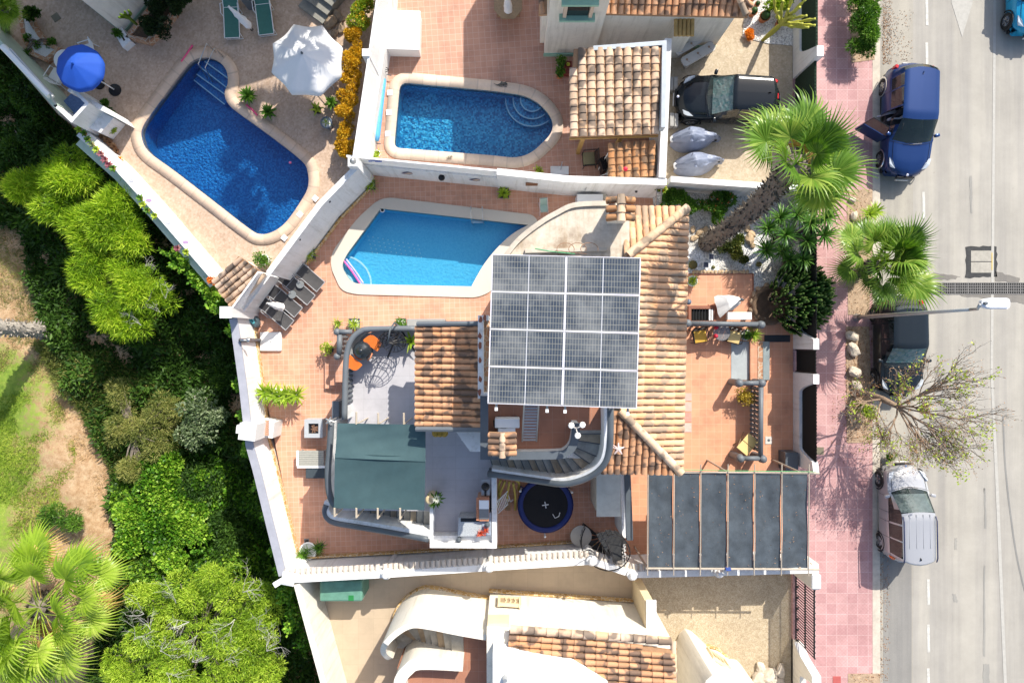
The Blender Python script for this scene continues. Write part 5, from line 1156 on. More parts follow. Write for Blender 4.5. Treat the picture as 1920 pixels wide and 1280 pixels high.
for (pp, m_, lb, z) in [([(1371, 640), (1443, 640), (1443, 712), (1371, 712)], mat('grey_slab', (.36, .39, .40), .7, .15), 'broad grey slab beside the steps in the front patio', .17), ([(1407, 640), (1443, 640), (1443, 712), (1407, 712)], TERRA3, 'narrow terracotta tread of the front steps', .32), ([(1421, 640), (1443, 640), (1443, 712), (1421, 712)], CRAZYR, 'brown stone tread of the front steps', .34), ([(1431, 640), (1443, 640), (1443, 712), (1431, 712)], mat('slate_slab', (.24, .28, .28), .6, .2), 'slate tread at the street end of the front steps', .36)]:
    bm = NB(); prism(bm, W(pp, z), .1, z); tag(obj('patio_step', bm, m_), lb, 'step')
bm = NB(); prism(bm, W([(1434, 628), (1482, 628), (1482, 641), (1434, 641)], .2), .14, .17); tag(obj('doormat', bm, mat('dark_mat', (.04, .045, .05), .9)), 'long dark mat leading to the black pedestrian gate', 'mat')
for k, (y0_, y1_, m_) in enumerate([(737, 751, 0), (754, 771, 0), (773, 791, 1), (793, 810, 2)]):
    bm = NB(); prism(bm, W([(1275, y0_), (1297, y0_), (1297, y1_), (1275, y1_)], .2), .13, .17); tag(obj('floor_tile', bm, [mat('pale_pink_tile', (.55, .38, .32), .7), mat_tiles('red_checker_tile', (.50, .2, .16), (.56, .26, .2), (.6, .5, .4), .06), mat_tiles('pink_checker_tile', (.6, .4, .34), (.56, .34, .28), (.7, .6, .5), .06)][m_]), ['blank pale tile nearest the seating corner, by the roof eave', 'blank pale tile between the first blank tile and the red one', 'red patterned floor tile beside the roof eave', 'pink patterned floor tile, last of the row along the roof eave'][k], 'floor tile')
# ================= OBJECTS ON THE TERRACES =================
def part(t, name, bm, m, smooth=False, local=True): return obj(name, bm, m, t, smooth, local=local)
# --- sun loungers of the middle plot: built along local +X (head at -X)
MESHF = mat('charcoal_mesh_fabric', (.075, .072, .072), .8, .15, 6); MESHF2 = mat('dark_mesh_fabric', (.035, .033, .036), .8, .15, 6)
def lounger(label, loc, rz, fab, fab2, fr, group, back=.5, seatlen=1.3, bl_=.62, wd=.6):
    t = thing('sun_lounger', label, 'sun lounger', loc, rz, group)
    hx = -.35; bx = hx-bl_*math.cos(back); bz = .34+bl_*math.sin(back)
    V, F = cloth([Vector((hx, -wd/2, .34)), Vector((hx+seatlen, -wd/2, .32)), Vector((hx+seatlen, wd/2, .32)), Vector((hx, wd/2, .34))], 8, 4, .03); raw('seat', V, F, fab, t, smooth=True)
    V, F = cloth([Vector((bx, -wd/2, bz)), Vector((hx, -wd/2, .34)), Vector((hx, wd/2, .34)), Vector((bx, wd/2, bz))], 8, 4, .02); raw('backrest', V, F, fab2, t, smooth=True)
    bm = NB()
    for s in (-1, 1): tube(bm, [(bx, s*wd/2, bz), (hx, s*wd/2, .34), (hx+seatlen, s*wd/2, .32)], .018, 6)
    for x, z in ((bx, bz), (hx, .33), (hx+seatlen, .32)): tube(bm, [(x, -wd/2, z), (x, wd/2, z)], .016, 6)
    part(t, 'frame', bm, fr)
    for x in (hx+.05, hx+seatlen-.15):
        bm = NB(); tube(bm, [(x, -wd/2-.02, .33), (x+.06, -wd/2-.03, .0), (x+.06, wd/2+.03, .0), (x, wd/2+.02, .33)], .016, 6); part(t, 'leg', bm, fr)
    for s in (-1, 1):
        bm = NB(); tube(bm, [(hx-.15, s*wd/2, .42), (hx-.05, s*(wd/2+.04), .56), (hx+.3, s*(wd/2+.04), .52), (hx+.36, s*wd/2, .33)], .016, 6); part(t, 'armrest', bm, fr)
    return t
rzL = math.radians(-41); wds = ['uppermost', 'second', 'third', 'lowermost']
for i, (px, py) in enumerate([(583, 521), (565, 546), (541, 569), (525, 593)]):
    lb = '%s charcoal mesh lounger in the row along the lattice wall' % wds[i]
    if i == 0: L0 = lounger(lb, P(px-8, py-6, .3)-Vector((0, 0, .3)), rzL, MESHF, MESHF2, mat('grey_tube', (.36, .36, .37), .4), 'charcoal loungers along the lattice wall', .45, 1.1, .62, .5)
    else: dup(L0, P(px-8, py-6, .3)-Vector((0, 0, .3)), rzL, lb)
for i, (px, py) in enumerate([(563, 533), (548, 552)]):
    c = P(px, py, .4); c.z = 0; t = thing('side_table', ['small steel side table between the first and second charcoal loungers', 'small steel side table between the second and third charcoal loungers'][i], 'side table', c, rzL)
    bm = NB(); lathe(bm, [(0, .40), (.16, .40), (.16, .42), (0, .42)], (0, 0, 0), 20); part(t, 'table_top', bm, M_glass('grey_glass', (.2, .21, .21), .1)); bm = NB()
    for a in (0, 2.1, 4.2): tube(bm, [(.12*math.cos(a), .12*math.sin(a), .4), (.16*math.cos(a), .16*math.sin(a), 0)], .012, 6)
    part(t, 'legs', bm, METAL)
def closed_parasol(label, a, b, z, m, r=.11, baseat=None, bm_=BLACK, h0=.3):
    """folded parasol lying between photo points a (foot) and b (top) as seen leaning"""
    base = P(*baseat, 0) if baseat else P(*a, 0); t = thing('folded_parasol', label, 'parasol', base); A, B = P(*a, z), P(*b, z+.9); bm = NB()
    pts = [A.lerp(B, k/8) for k in range(9)]; rr = [r*.5, r*1.3, r*1.15, r*1.3, r, r*.9, r*.6, r*.4, .03]; tube(bm, pts, rr, 14)
    for v in bm.verts: v.co += Vector((random.uniform(-1, 1), random.uniform(-1, 1), random.uniform(-1, 1)))*.015
    obj('canopy', bm, m, t, 'auto'); bm = NB(); tube(bm, [(base.x, base.y, 0), A], .02, 8); obj('pole', bm, METAL, t); bm = NB(); lathe(bm, [(0, .1), (.06, .1), (.2, .05), (.23, 0)], (base.x, base.y, 0), 18); obj('base', bm, bm_, t); return t
CLOTHW = mat('white_canvas', (.76, .74, .71), .9, .08, 6)
closed_parasol('folded white parasol on a black foot leaning over the lowermost charcoal lounger', (532, 577), (500, 568), .9, CLOTHW, .12, (534, 582))
# --- potted plants of the middle plot
YG = mat('white_chips', (.66, .66, .64), .9, .3, 30)
potted('yucca in a square slate pot where the diagonal wall meets the north wall', 694, 346, 0, 'yucca', 'square', .19, .35, .42, top=YG)
potted('agave-like plant in a square dark pot halfway along the north wall by the pool', 945, 362, 0, 'agave', 'square', .2, .3, .32, n=22, m=LF_LIME)
potted('yucca in a square slate pot just above the uppermost charcoal lounger', 580, 476, 0, 'yucca', 'square', .2, .38, .45, top=YG)
potted('small spiky yucca standing alone on the terracotta paving above the lower balustrade', 633, 606, 0, 'yucca', 'round', .1, .2, .3, n=18)
potted('yucca in a square grey pot with white pebbles above the curved grey railing', 664, 607, 0, 'yucca', 'square', .22, .35, .34, top=YG, pm=GREYMD)
potted('leafy bush in a pot beside the lower balustrade post', 617, 655, 0, 'bush', 'round', .16, .3, .4, m=LF_LIME)
potted('small flowering bush in a pot at the end of the long grey planter', 752, 606, 0, 'bush', 'square', .2, .4, .28, pm=GREYMD, top=YG)
bm = NB(); box(bm, P(800, 608, .3), (1.5, .42, .6), bev=.02); tag(obj('planter_box', bm, mat('grey_cement_box', (.27, .27, .26), .8, .1)), 'long low grey cement box above the porch roof trim', 'planter box')
t = thing('planter', 'long white trough of pointed green dracaenas beside the west wall', 'planter', P(525, 741, 0)); bm = NB(); box(bm, P(528, 740, .25), (1.35, .42, .5), rz=-.12, bev=.02); obj('trough', bm, WHITE, t)
for i, (px, py) in enumerate([(497, 735), (511, 738), (524, 742), (538, 742), (556, 740)]): rosette('foliage', t, LF_LIME if i == 4 else LF_PALMY, 34, .52, .075, .6, 1.3, P(px, py, .75), seed=i, tmul=.9)
t = potted('grassy plant in a white bowl with pebbles in the south-west corner', 578, 1032, 0, 'yucca', 'round', .33, .25, .3, m=LF_GRN, pm=WPL, top=YG, n=10)
potted('round grassy tuft in a dark pot right of the white bowl in the corner', 598, 1026, 0, 'yucca', 'round', .15, .3, .38, m=LF_GRN, n=46)
potted('round grassy tuft left of the white bowl in the south-west corner', 569, 1040, 0, 'yucca', 'round', .12, .3, .38, m=LF_GRN, n=46)
for lb, px, py, z in (('small solar lamp lying near the white bowl in the corner', 577, 1012, 0), ('square solar lamp on the white gravel under the tall palm', 1332, 482, .16), ('solar lamp with bent stem on the white gravel near the round cactus', 1322, 497, .16)):
    t = thing('solar_lamp', lb, 'solar lamp', P(px, py, z)); bm = NB(); box(bm, (0, 0, .16), (.17, .19, .02), rx=.15); part(t, 'panel', bm, M_glass('solar_glass', (.02, .02, .03))); bm = NB(); box(bm, (0, 0, .15), (.2, .22, .015), rx=.15); tube(bm, [(0, 0, 0), (0, 0, .15)], .015, 6); part(t, 'stand', bm, GALV)
# spa fountain, shower, fire pit, daybed, BBQ
t = thing('hose_reel', 'blue and grey round hose box against the lattice wall corner', 'hose box', P(480, 600, 0), .5); bm = NB(); lathe(bm, [(.0, 0), (.26, 0), (.3, .2), (.28, .42), (.2, .5), (0, .52)], (0, 0, 0), 20, .6, 1.15); part(t, 'case', bm, mat('slate_plastic', (.08, .12, .14), .4), 'auto'); bm = NB(); tube(bm, [(.09*math.cos(a)*.6+.02, .17*math.sin(a), .52) for a in np.linspace(0, 6.28, 24)], .035, 6); part(t, 'hose', bm, mat('turquoise_hose', (.1, .4, .45), .4), True)
t = thing('outdoor_shower', 'square white shower tray with dark solar shower column by the west wall', 'outdoor shower', P(509, 640, 0)); bm = NB(); bmT = box(bm, (0, 0, .06), (.86, .76, .12), bev=.03, seg=2); part(t, 'tray', bm, WPL, 'auto')
bm = NB(); lathe(bm, [(0, .125), (.035, .125)], (0, 0, 0), 12); part(t, 'drain', bm, GALV); bm = NB(); tube(bm, [(-.42, .05, 0), (-.5, .05, 1.9)], .07, 10); part(t, 'column', bm, mat('dark_column', (.10, .08, .09), .3), True)
bm = NB(); tube(bm, [(-.5, .05, 1.9), (-.42, .05, 2.0), (-.2, .05, 1.98)], .035, 8); ball(bm, (-.2, .05, 1.93), .09, 10, .5); part(t, 'shower_head', bm, METAL, True)
t = thing('fire_pit', 'square grey stone fire pit filled with brown logs', 'fire pit', P(595, 800, .0)); bm = NB(); prism(bm, rect(-.36, .36, -.36, .36), 0, .55, [rect(-.2, .2, -.2, .2)]); part(t, 'surround', bm, mat('light_grey_stone', (.42, .44, .46), .7, .1))
bm = NB(); box(bm, (0, 0, .3), (.42, .42, .3)); part(t, 'liner', bm, BLACK); rd = random.Random(2)
for k in range(8): a = rd.random()*3; x, y = rd.uniform(-.08, .08), rd.uniform(-.08, .08); bm = NB(); tube(bm, [(x-.11*math.cos(a), y-.11*math.sin(a), .47), (x+.11*math.cos(a), y+.11*math.sin(a), .5)], .03, 6); part(t, 'log', bm, mat('burnt_log', (.2, .11, .07), .9, .4, 10))
t = thing('daybed', 'grey slatted day bench with white frame left of the green awning', 'daybed', P(590, 855, 0)); bm = NB(); box(bm, (0, 0, .45), (1.0, .6, .06)); part(t, 'seat', bm, mat('grey_slats', (.30, .30, .27), .7, .2, 20))
bm = NB()
for k in range(7): box(bm, (0, -.26+k*.087, .487), (.98, .05, .015))
part(t, 'slats', bm, mat('taupe_slats', (.40, .39, .34), .7, .15, 12)); bm = NB(); box(bm, (0, -.34, .44), (1.12, .09, .1)); box(bm, (-.54, .0, .44), (.09, .6, .1)); part(t, 'frame', bm, WPL)
for s in (-1, 1): bm = NB(); box(bm, (s*.46, 0, .2), (.07, .55, .4)); part(t, 'leg', bm, GALV)
bm = NB(); box(bm, P(596, 884, .22), (.85, .45, .44), bev=.02); tag(obj('storage_box', bm, mat('slate_box', (.05, .065, .075), .5, .15)), 'low dark slate box just below the grey day bench', 'storage box')
t = thing('brick_barbecue', 'white masonry barbecue with brick shelf built on the west wall', 'barbecue', P(497, 803, 0)); bm = NB(); box(bm, P(486, 802, 1.0)+Vector((0, 0, .1)), (.62, .62, 2.2), rz=-.12); box(bm, P(476, 800, 1.2), (.6, .3, 1.9), rz=-.12); obj('chimney', bm, WHITE, t)
bm = NB(); box(bm, P(508, 802, .5), (.55, .62, 1.0), rz=-.12); obj('counter', bm, WHITE, t); bm = NB()
for k in range(8): box(bm, P(500, 802, 1.15)+Vector((0, -.26+k*.075, .0)), (.14, .06, .1), rz=-.12)
obj('bricks', bm, mat('pinkish_brick', (.55, .30, .2), .8, .2, 10), t)
# kettle / kamado grill with orange side shelves on the grey terrace
kg = thing('kamado_grill', 'round black kamado grill with two orange slatted side shelves', 'grill', P(689, 657, ZG)); ORG = mat('orange_slats', (.75, .17, .02), .45, .08)
bm = NB(); lathe(bm, [(.1, .25), (.26, .35), (.34, .6), (.35, .75), (.34, .78), (.35, .8), (.32, .95), (.22, 1.06), (.08, 1.11), (.07, 1.16), (0, 1.17)], (0, 0, 0), 28); part(kg, 'bowl_and_lid', bm, mat('black_enamel', (.02, .025, .03), .22, .1, 5, coat=.4), True)
for s, (ax, ay) in ((1, (.36, .28)), (-1, (-.33, -.40))):
    bm = NB(); rz = math.radians(-32); 
    q = fillet([(-.33, -.14), (.33, -.14), (.28, .22), (-.24, .24)], [.06, .06, .2, .2], 5); q = [(x, y*(1 if s > 0 else -1)) for x, y in q]; pr = prism(bm, q, -.015, .015, bottom=True); 
    bmesh.ops.transform(bm, matrix=Matrix.Translation((ax, ay, .86)) @ Matrix.Rotation(math.radians(-38), 4, 'Z'), verts=bm.verts[:]); sh_ = part(kg, 'side_shelf', bm, ORG)
    bm = NB()
    for k in range(6): tube(bm, [Vector((-.26+k*.0, (-.09+k*.055)*(1 if s > 0 else -1), .018)), Vector((.26, (-.09+k*.055)*(1 if s > 0 else -1), .018))], .005, 4)
    bmesh.ops.transform(bm, matrix=Matrix.Translation((ax, ay, .86)) @ Matrix.Rotation(math.radians(-38), 4, 'Z'), verts=bm.verts[:]); obj('slat_gaps', bm, mat('dark_orange_gap', (.3, .05, .01), .6), sh_, local=True)
bm = NB(); tube(bm, [(.18, -.34, .85), (.3, -.26, .95), (.36, -.08, .9)], .025, 8); part(kg, 'handle', bm, mat('orange_brown_wood', (.5, .2, .1), .5), True); bm = NB()
for a in (.6, 2.2, 3.8, 5.4): tube(bm, [(.3*math.cos(a), .3*math.sin(a), .7), (.36*math.cos(a), .36*math.sin(a), 0)], .02, 6)
part(kg, 'stand', bm, BLACK)
# hanging egg chair
ec = thing('hanging_chair', 'black wire egg-shaped hanging chair on a curved stand', 'hanging chair', P(745, 642, ZG)); c0 = Vector((.0, .0, 1.05)); bm = NB()
for k in range(16):
    a = k/16*math.pi*2; pts = []
    for i in range(13):
        th = math.pi*i/12; rr = .48*math.sin(th)*(1.0-.15*math.cos(th)); p = Vector((rr*math.cos(a), rr*math.sin(a)*.85, -.62*math.cos(th)))+c0
        if rr*math.sin(a) < -.12 and -.2 < -math.cos(th)*.62 < .62 and math.sin(a) < -.4: 
            if len(pts) > 1: tube(bm, pts, .013, 5)
            pts = []; continue
        pts.append(p)
    if len(pts) > 1: tube(bm, pts, .013, 5)
for zf in (-.7, -.4, -.1, .2, .5, .8): rr = .48*math.sqrt(1-zf*zf)*(1+.15*zf); tube(bm, [c0+Vector((rr*math.cos(a), rr*math.sin(a)*.85, .62*zf)) for a in np.linspace(-.5, 3.64, 20)], .013, 5)
part(ec, 'basket', bm, BLACK); bm = NB(); tube(bm, [c0+Vector((0, 0, .6)), c0+Vector((0, 0, .85))], .012, 5); part(ec, 'chain', bm, GALV)
bm = NB(); tube(bm, [c0+Vector((0, 0, .85)), Vector((.1, .45, 2.05)), Vector((.15, .68, 1.5)), Vector((.12, .62, .6)), Vector((.1, .5, .05))], .03, 8); part(ec, 'stand', bm, GREYDK, True); bm = NB(); tube(bm, [(.1, .5, .03), (-.35, -.55, .03)], .03, 6); tube(bm, [(.1, .5, .03), (.65, -.3, .03)], .03, 6); part(ec, 'foot', bm, BLACK)
bm = NB(); tube(bm, [c0+Vector((.42*math.cos(a), .34*math.sin(a), -.42)) for a in np.linspace(0, 6.28, 24)], .013, 5); part(ec, 'seat_ring', bm, BLACK)
t = potted('broad glossy-leaved plant squeezed behind the hanging chair by the porch roof', 771, 640, ZG, 'agave', 'round', .15, .4, .5, m=LF_PALMY, n=9)
# corner kitchen on the terrace
bk = thing('brick_barbecue', 'brick edged barbecue with grey metal hood on the grey terrace wall', 'barbecue', P(908, 942, ZG)); bm = NB(); box(bm, (0, 0, .45), (.42, .78, .9)); part(bk, 'body', bm, mat('pinkish_brick', (.5, .27, .17), .8, .2, 10)); bm = NB()
for k in range(12): box(bm, (-.19, -.37+k*.067, .93), (.10, .055, .06)); 
for k in range(5): box(bm, (-.1+k*.067, .37, .93), (.055, .10, .06)); box(bm, (-.1+k*.067, -.37, .93), (.055, .10, .06))
part(bk, 'brick_edge', bm, mat('orange_brick', (.52, .22, .12), .8, .2, 10)); bm = NB(); box(bm, (.03, .17, .95), (.34, .3, .12)); part(bk, 'white_shelf', bm, WPL); bm = NB(); box(bm, (.03, -.15, .94), (.34, .38, .1)); part(bk, 'grill_plate', bm, mat('grey_steel_lid', (.2, .2, .2), .4))
def M_gran():
    g = G('speckled_granite'); n = g.noise(45, 5, .8); g.col(g.ramp(n, [(.35, (.16, .17, .18)), (.5, (.40, .42, .43)), (.65, (.6, .62, .62))])); g.set(Roughness=.35); return g.m
GRAN = M_gran(); kt = thing('outdoor_kitchen', 'L-shaped grey granite kitchen counter with black hob in the terrace corner', 'outdoor kitchen', P(885, 985, ZG))
bm = NB(); prism(bm, W([(860, 970), (904, 970), (904, 962), (921, 962), (921, 1005), (858, 1005)], 3.4), ZG, 3.38); obj('counter', bm, GRAN, kt); bm = NB(); box(bm, P(883, 974, 3.4), (.72, .12, .03)); obj('hob', bm, BLACK, kt)
bm = NB(); prism(bm, W([(904, 962), (921, 962), (921, 1004), (904, 1004)], 3.5), 3.3, 3.42); obj('side_worktop', bm, mat('blue_grey_stone', (.30, .34, .40), .4, .15, 10), kt)
for i, (px, py) in enumerate([(902, 999), (911, 993)]): potted('small %s potted red flower on the granite counter' % ('lower left', 'upper right')[i], px, py, 3.42, 'bush', 'round', .05, .08, .12, m=LF_RED, n=8)
for lb, px, py, z in (('small dark metal lantern on the white bench end', 861, 1009, 3.2), ('small dark lantern on the granite counter above the red flowers', 914, 981, 3.43)):
    bm = NB(); c = P(px, py, z); lathe(bm, [(0, 0), (.08, 0), (.07, .16), (.1, .18), (.03, .26), (0, .27)], c, 8); tag(obj('lantern', bm, GREYDK), lb, 'lantern')
t = thing('grill_stand', 'small black tabletop grill on a shelf above the brick barbecue', 'grill', P(912, 905, ZG)); bm = NB(); box(bm, (0, 0, .75), (.3, .55, .04)); tube(bm, [(0, 0, 0), (0, 0, .75)], .04, 8); part(t, 'stand', bm, GALV); bm = NB(); lathe(bm, [(0, .77), (.13, .8), (.15, .9), (.1, 1.02), (.03, 1.06), (0, 1.07)], (0, .05, 0), 14); tube(bm, [(.0, -.1, .95), (0, -.26, .9)], .04, 6); part(t, 'body', bm, BLACK, True)
t = thing('vase', 'cream vase with twisted neck beside the terrace wall end', 'vase', P(806, 936, ZG+.9)); bm = NB(); lathe(bm, [(0, -.9), (.13, -.9), (.17, -.6), (.12, -.2), (.16, .05), (.1, .1), (0, .05)], (0, 0, 0), 14); part(t, 'body', bm, mat('cream_glaze', (.62, .5, .3), .4), True)
t = potted('agave with white bloom in a tall pot at the end of the green awning', 817, 936, ZG, 'agave', 'round', .15, .7, .34, m=LF_GRN, n=26); V, F, T = rosette_data(40, .16, .03, .1, 1.5, (.07, .12, 1.1)); raw('bloom', V, F, LF_WHT, t, T)
t = thing('wall_unit', 'white wall mounted unit with two dark knobs under the porch roof', 'wall unit', P(882, 817, ZG+.9)); bm = NB(); box(bm, (0, 0, 0), (.62, .3, .25), bev=.02); part(t, 'case', bm, WPL); bm = NB(); ball(bm, (-.25, .12, .13), .05, 8); ball(bm, (.25, .12, .13), .05, 8); part(t, 'knobs', bm, BLACK)
bm = NB(); rd = random.Random(4)
for k in range(3): c = P(818+k*8, 811, ZG+.4); lathe(bm, [(0, 0), (.12, 0), (.14, .18), (.1, .3), (0, .3)], c, 9)
tag(obj('baskets', bm, mat('ochre_wicker', (.5, .32, .06), .8, .3, 20)), 'three ochre wicker baskets below the porch roof trim', 'baskets')
t = thing('bonfire_stand', 'white star-topped post on the dark railing end beside the green awning', 'ornament', P(634, 782, ZG)); bm = NB(); tube(bm, [(0, 0, 0), (0, 0, 1.2)], .03, 8); part(t, 'post', bm, GALV); bm = NB()
for k in range(5): a = k*1.2566; tube(bm, [(0, 0, 1.2), (.16*math.cos(a), .16*math.sin(a), 1.2)], [.06, .01], 5)
part(t, 'star', bm, GALV)
# roof terrace objects
t = thing('air_conditioner', 'white air conditioning unit standing on the brown roof terrace', 'air conditioner', P(951, 793, 6.0)-Vector((0, 0, .6))); bm = NB(); box(bm, (0, 0, .35), (.78, .3, .55), bev=.02); part(t, 'case', bm, WPL); bm = NB(); lathe(bm, [(.0, 0), (.2, 0), (.21, .02)], (0, 0, 0), 20); bm.transform(Matrix.Translation((-.12, -.155, .35)) @ Matrix.Rotation(math.pi/2, 4, 'X')); part(t, 'fan_grille', bm, GREYDK)
for s in (-1, 1): bm = NB(); box(bm, (s*.28, 0, .04), (.06, .32, .08)); part(t, 'foot', bm, BLACK)
t = thing('air_conditioner', 'partly hidden white unit between the roof unit and the little tiled cap', 'air conditioner', P(950, 808, 5.9)-Vector((0, 0, .5))); bm = NB(); box(bm, (0, 0, .3), (.55, .2, .5), bev=.02); part(t, 'case', bm, WPL); bm = NB(); tube(bm, [(-.28, .05, .3), (-.4, .1, .1), (-.42, .3, .05)], .025, 6); part(t, 'pipe', bm, BLACK)
t = thing('chimney', 'small chimney with a flamed tile cap on the roof terrace parapet', 'chimney', P(942, 832, 5.4)); bm = NB(); box(bm, P(942, 832, 6.1), (.6, .55, 1.4)); obj('stack', bm, WHITE, t)
cc = P(942, 832, 6.85); tile_slope('cap_tiles', cc+Vector((-.4, -.36, 0)), cc+Vector((-.4, .36, 0)), cc+Vector((0, .36, .14)), cc+Vector((0, -.36, .14)), ROOFB, t, .18, .4, .04, seed=31); tile_slope('cap_tiles', cc+Vector((.4, .36, 0)), cc+Vector((.4, -.36, 0)), cc+Vector((0, -.36, .14)), cc+Vector((0, .36, .14)), ROOFB, t, .18, .4, .04, seed=32); ridge('cap_ridge', cc+Vector((0, -.36, .14)), cc+Vector((0, .36, .14)), t, ROOFC, .09, .24)
lt = thing('metal_stair', 'steep galvanised ladder stair rising from the roof terrace to the panels', 'ladder', P(995, 800, 5.4)); bm = NB(); A, B = P(986, 825, 5.45), P(997, 755, 7.0)
for s in (-14, 13): a, b = P(993+s, 827, 5.45), P(997+s, 757, 6.9); tube(bm, [a, b], .028, 6)
obj('rails', bm, GALV, lt)
for k in range(13): f = (k+.5)/13; a, b = P(979+3*f, 827-70*f, 5.45+1.45*f), P(1006+4*f, 827-70*f, 5.45+1.45*f); m_ = (a+b)/2; bm = NB(); box(bm, m_, ((b-a).length, .055, .02)); obj('tread', bm, GALV, lt)
lp = thing('lamp_post', 'three-armed lamp with white globes at the turn of the roof stair', 'lamp', P(1076, 805, 5.4)); c = P(1080, 803, 7.0); r0 = c-P(1076, 805, 5.4); bm = NB(); tube(bm, [(0, 0, 0), r0-Vector((0, 0, .1)), r0], .03, 8); e_ = []
for (px, py) in ((1071, 797), (1092, 796), (1083, 816)): q = P(px, py, 7.05)-P(1076, 805, 5.4); tube(bm, [r0, r0.lerp(q, .5)+Vector((0, 0, .08)), q], .018, 6); e_.append(q)
part(lp, 'stem', bm, mat('pale_metal', (.6, .57, .55), .4), True)
for q in e_: bm = NB(); lathe(bm, [(0, -.06), (.09, -.05), (.1, .03), (.08, .09), (0, .1)], q, 8); part(lp, 'globe', bm, WPL)
fl = thing('roof_antenna', 'pinkish three-bladed ornament on the south tiled slope beside the stair', 'ornament', P(1155, 837, 5.2)); bm = NB(); tube(bm, [(0, 0, -.1), (0, 0, .5)], .02, 6); tube(bm, [(0, 0, .5), (-.25, .2, .55), (-.4, .3, .5)], .015, 6); part(fl, 'mast', bm, mat('pale_pink_metal', (.7, .55, .52), .5)); bm = NB()
for k in range(5): a = k*1.2566+.3; tube(bm, [(0, 0, .5), (.2*math.cos(a), .2*math.sin(a), .48)], [.05, .02], 6)
part(fl, 'blades', bm, mat('pale_pink_metal', (.7, .55, .52), .5))
# under the stairs: trampoline and clutter
tr = thing('trampoline', 'round black trampoline with blue padded rim below the curved stair', 'trampoline', P(1021, 938, .0)); tc = Vector((0, 0, .75)); BLUE = mat('blue_padding', (.006, .018, .13), .5, .1)
bm = NB(); n = 36; lathe(bm, [(.88, .0), (.9, .04), (1.02, .05), (1.10, .0), (1.02, -.04), (.9, -.04), (.88, 0)], tc, 40); part(tr, 'padded_rim', bm, BLUE, True); bm = NB(); lathe(bm, [(0, -.04), (.5, -.03), (.9, 0)], tc, 36); part(tr, 'mat', bm, mat('black_jump_mat', (.008, .008, .010), .8, .2, 6), True)
bm = NB(); 
for a in (.15, 1.75): box(bm, tc+Vector((0, 0, -.02)), (.26, .035, .01), rz=a)
part(tr, 'centre_cross', bm, WPL); 
for k in range(6): a = k*1.047+.5; bm = NB(); tube(bm, [tc+Vector((1.0*math.cos(a), 1.0*math.sin(a), -.02)), Vector((1.15*math.cos(a), 1.15*math.sin(a), .02)), Vector((.9*math.cos(a), .9*math.sin(a), .02))], .022, 6); part(tr, 'leg', bm, mat('navy_tube', (.03, .05, .2), .4))
for k in range(3): a = k*1.047*2+.5; bm = NB(); tube(bm, [tc+Vector((1.1*math.cos(a), 1.1*math.sin(a), -.4)), tc+Vector((1.16*math.cos(a), 1.16*math.sin(a), .25))], .03, 6); ball(bm, tc+Vector((1.16*math.cos(a), 1.16*math.sin(a), .28)), .05, 8); part(tr, 'net_stub', bm, WPL)
t = thing('hand_weights', 'pale wire handle lying on the trampoline edge', 'toy', P(1043, 968, .85)); bm = NB(); tube(bm, [(-.14, .1, 0), (-.05, -.05, .03), (.1, .02, .03), (.14, .16, 0)], .015, 6); part(t, 'wire', bm, WPL)
for i, (a, b, c_) in enumerate([((947, 902), (938, 925), (934, 950)), ((955, 903), (951, 930), (952, 950)), ((962, 905), (966, 930), (966, 955)), ((966, 900), (973, 905), (972, 918)), ((939, 900), (935, 912), (935, 930))]):
    bm = NB(); tube(bm, cat([P(*a, 1.3), P(*b, .9), P(*c_, .1)], 5), .045, 8); tag(obj('foam_noodle', bm, mat('mustard_foam', (.42, .34, .07), .7), None, True), '%s mustard coloured foam tube leaning on the white wall by the trampoline' % ['second from left', 'middle', 'longest right-hand', 'short rightmost hooked', 'leftmost'][i], 'foam tube')
t = thing('folded_rack', 'white folded clothes rack leaning behind the mustard foam tubes', 'clothes rack', P(943, 940, .0)); bm = NB()
for k in range(9): tube(bm, [P(936+k*2.6, 958-k*2.3, .6), P(930+k*2.6, 940-k*2.3, 1.1)], .018, 6)
tube(bm, [P(934, 962, .55), P(962, 936, .55)], .02, 6); tube(bm, [P(929, 944, 1.12), P(954, 918, 1.12)], .02, 6); obj('rails', bm, WPL, t)
t = thing('plank_stack', 'brown wooden board leaning by the foam tubes', 'board', P(952, 950, 0)); bm = NB(); box(bm, P(952, 948, .4), (.22, .7, .05), rx=.9); obj('board', bm, WOOD, t)
# shed, spiral stair, round table
sd = thing('storage_shed', 'narrow pale flat-roofed shed beside the trampoline', 'shed', P(1142, 925, 0)); bm = NB(); prism(bm, W([(1120, 886), (1162, 888), (1162, 962), (1120, 962)], 2.2), 0, 2.15); obj('wall', bm, mat('beige_shed', (.50, .47, .40), .7), sd)
bm = NB(); 
for k in range(4): a = P(1118+k*11.3, 925, 2.2); box(bm, (a.x+.12, a.y, 2.2), (.225, 1.7, .04))
obj('roof', bm, mat('pale_corrugated_sheet', (.50, .50, .44), .6, .15), sd)
t, ln = gwall('white wall with dark cap dividing the shed yard from the pergola passage', [(1167, 885), (1171, 1008)], 1.9, .16, zb=0); bm = NB(); strip(bm, W([(1176, 886), (1181, 1012)], 1.9), .24, 1.7, 1.95); obj('dark_cap', bm, GREYDK, t)
ss = thing('spiral_staircase', 'black metal spiral staircase with round railing at the south wall', 'spiral staircase', P(1120, 1000, 0)); sc0 = P(1122, 1000, 0); 
bm = NB(); lathe(bm, [(.06, 0), (.06, 3.0), (0, 3.0)], (0, 0, 0), 12); bm.transform(Matrix.Translation(sc0)); obj('post', bm, BLACK, ss); R_ = .82
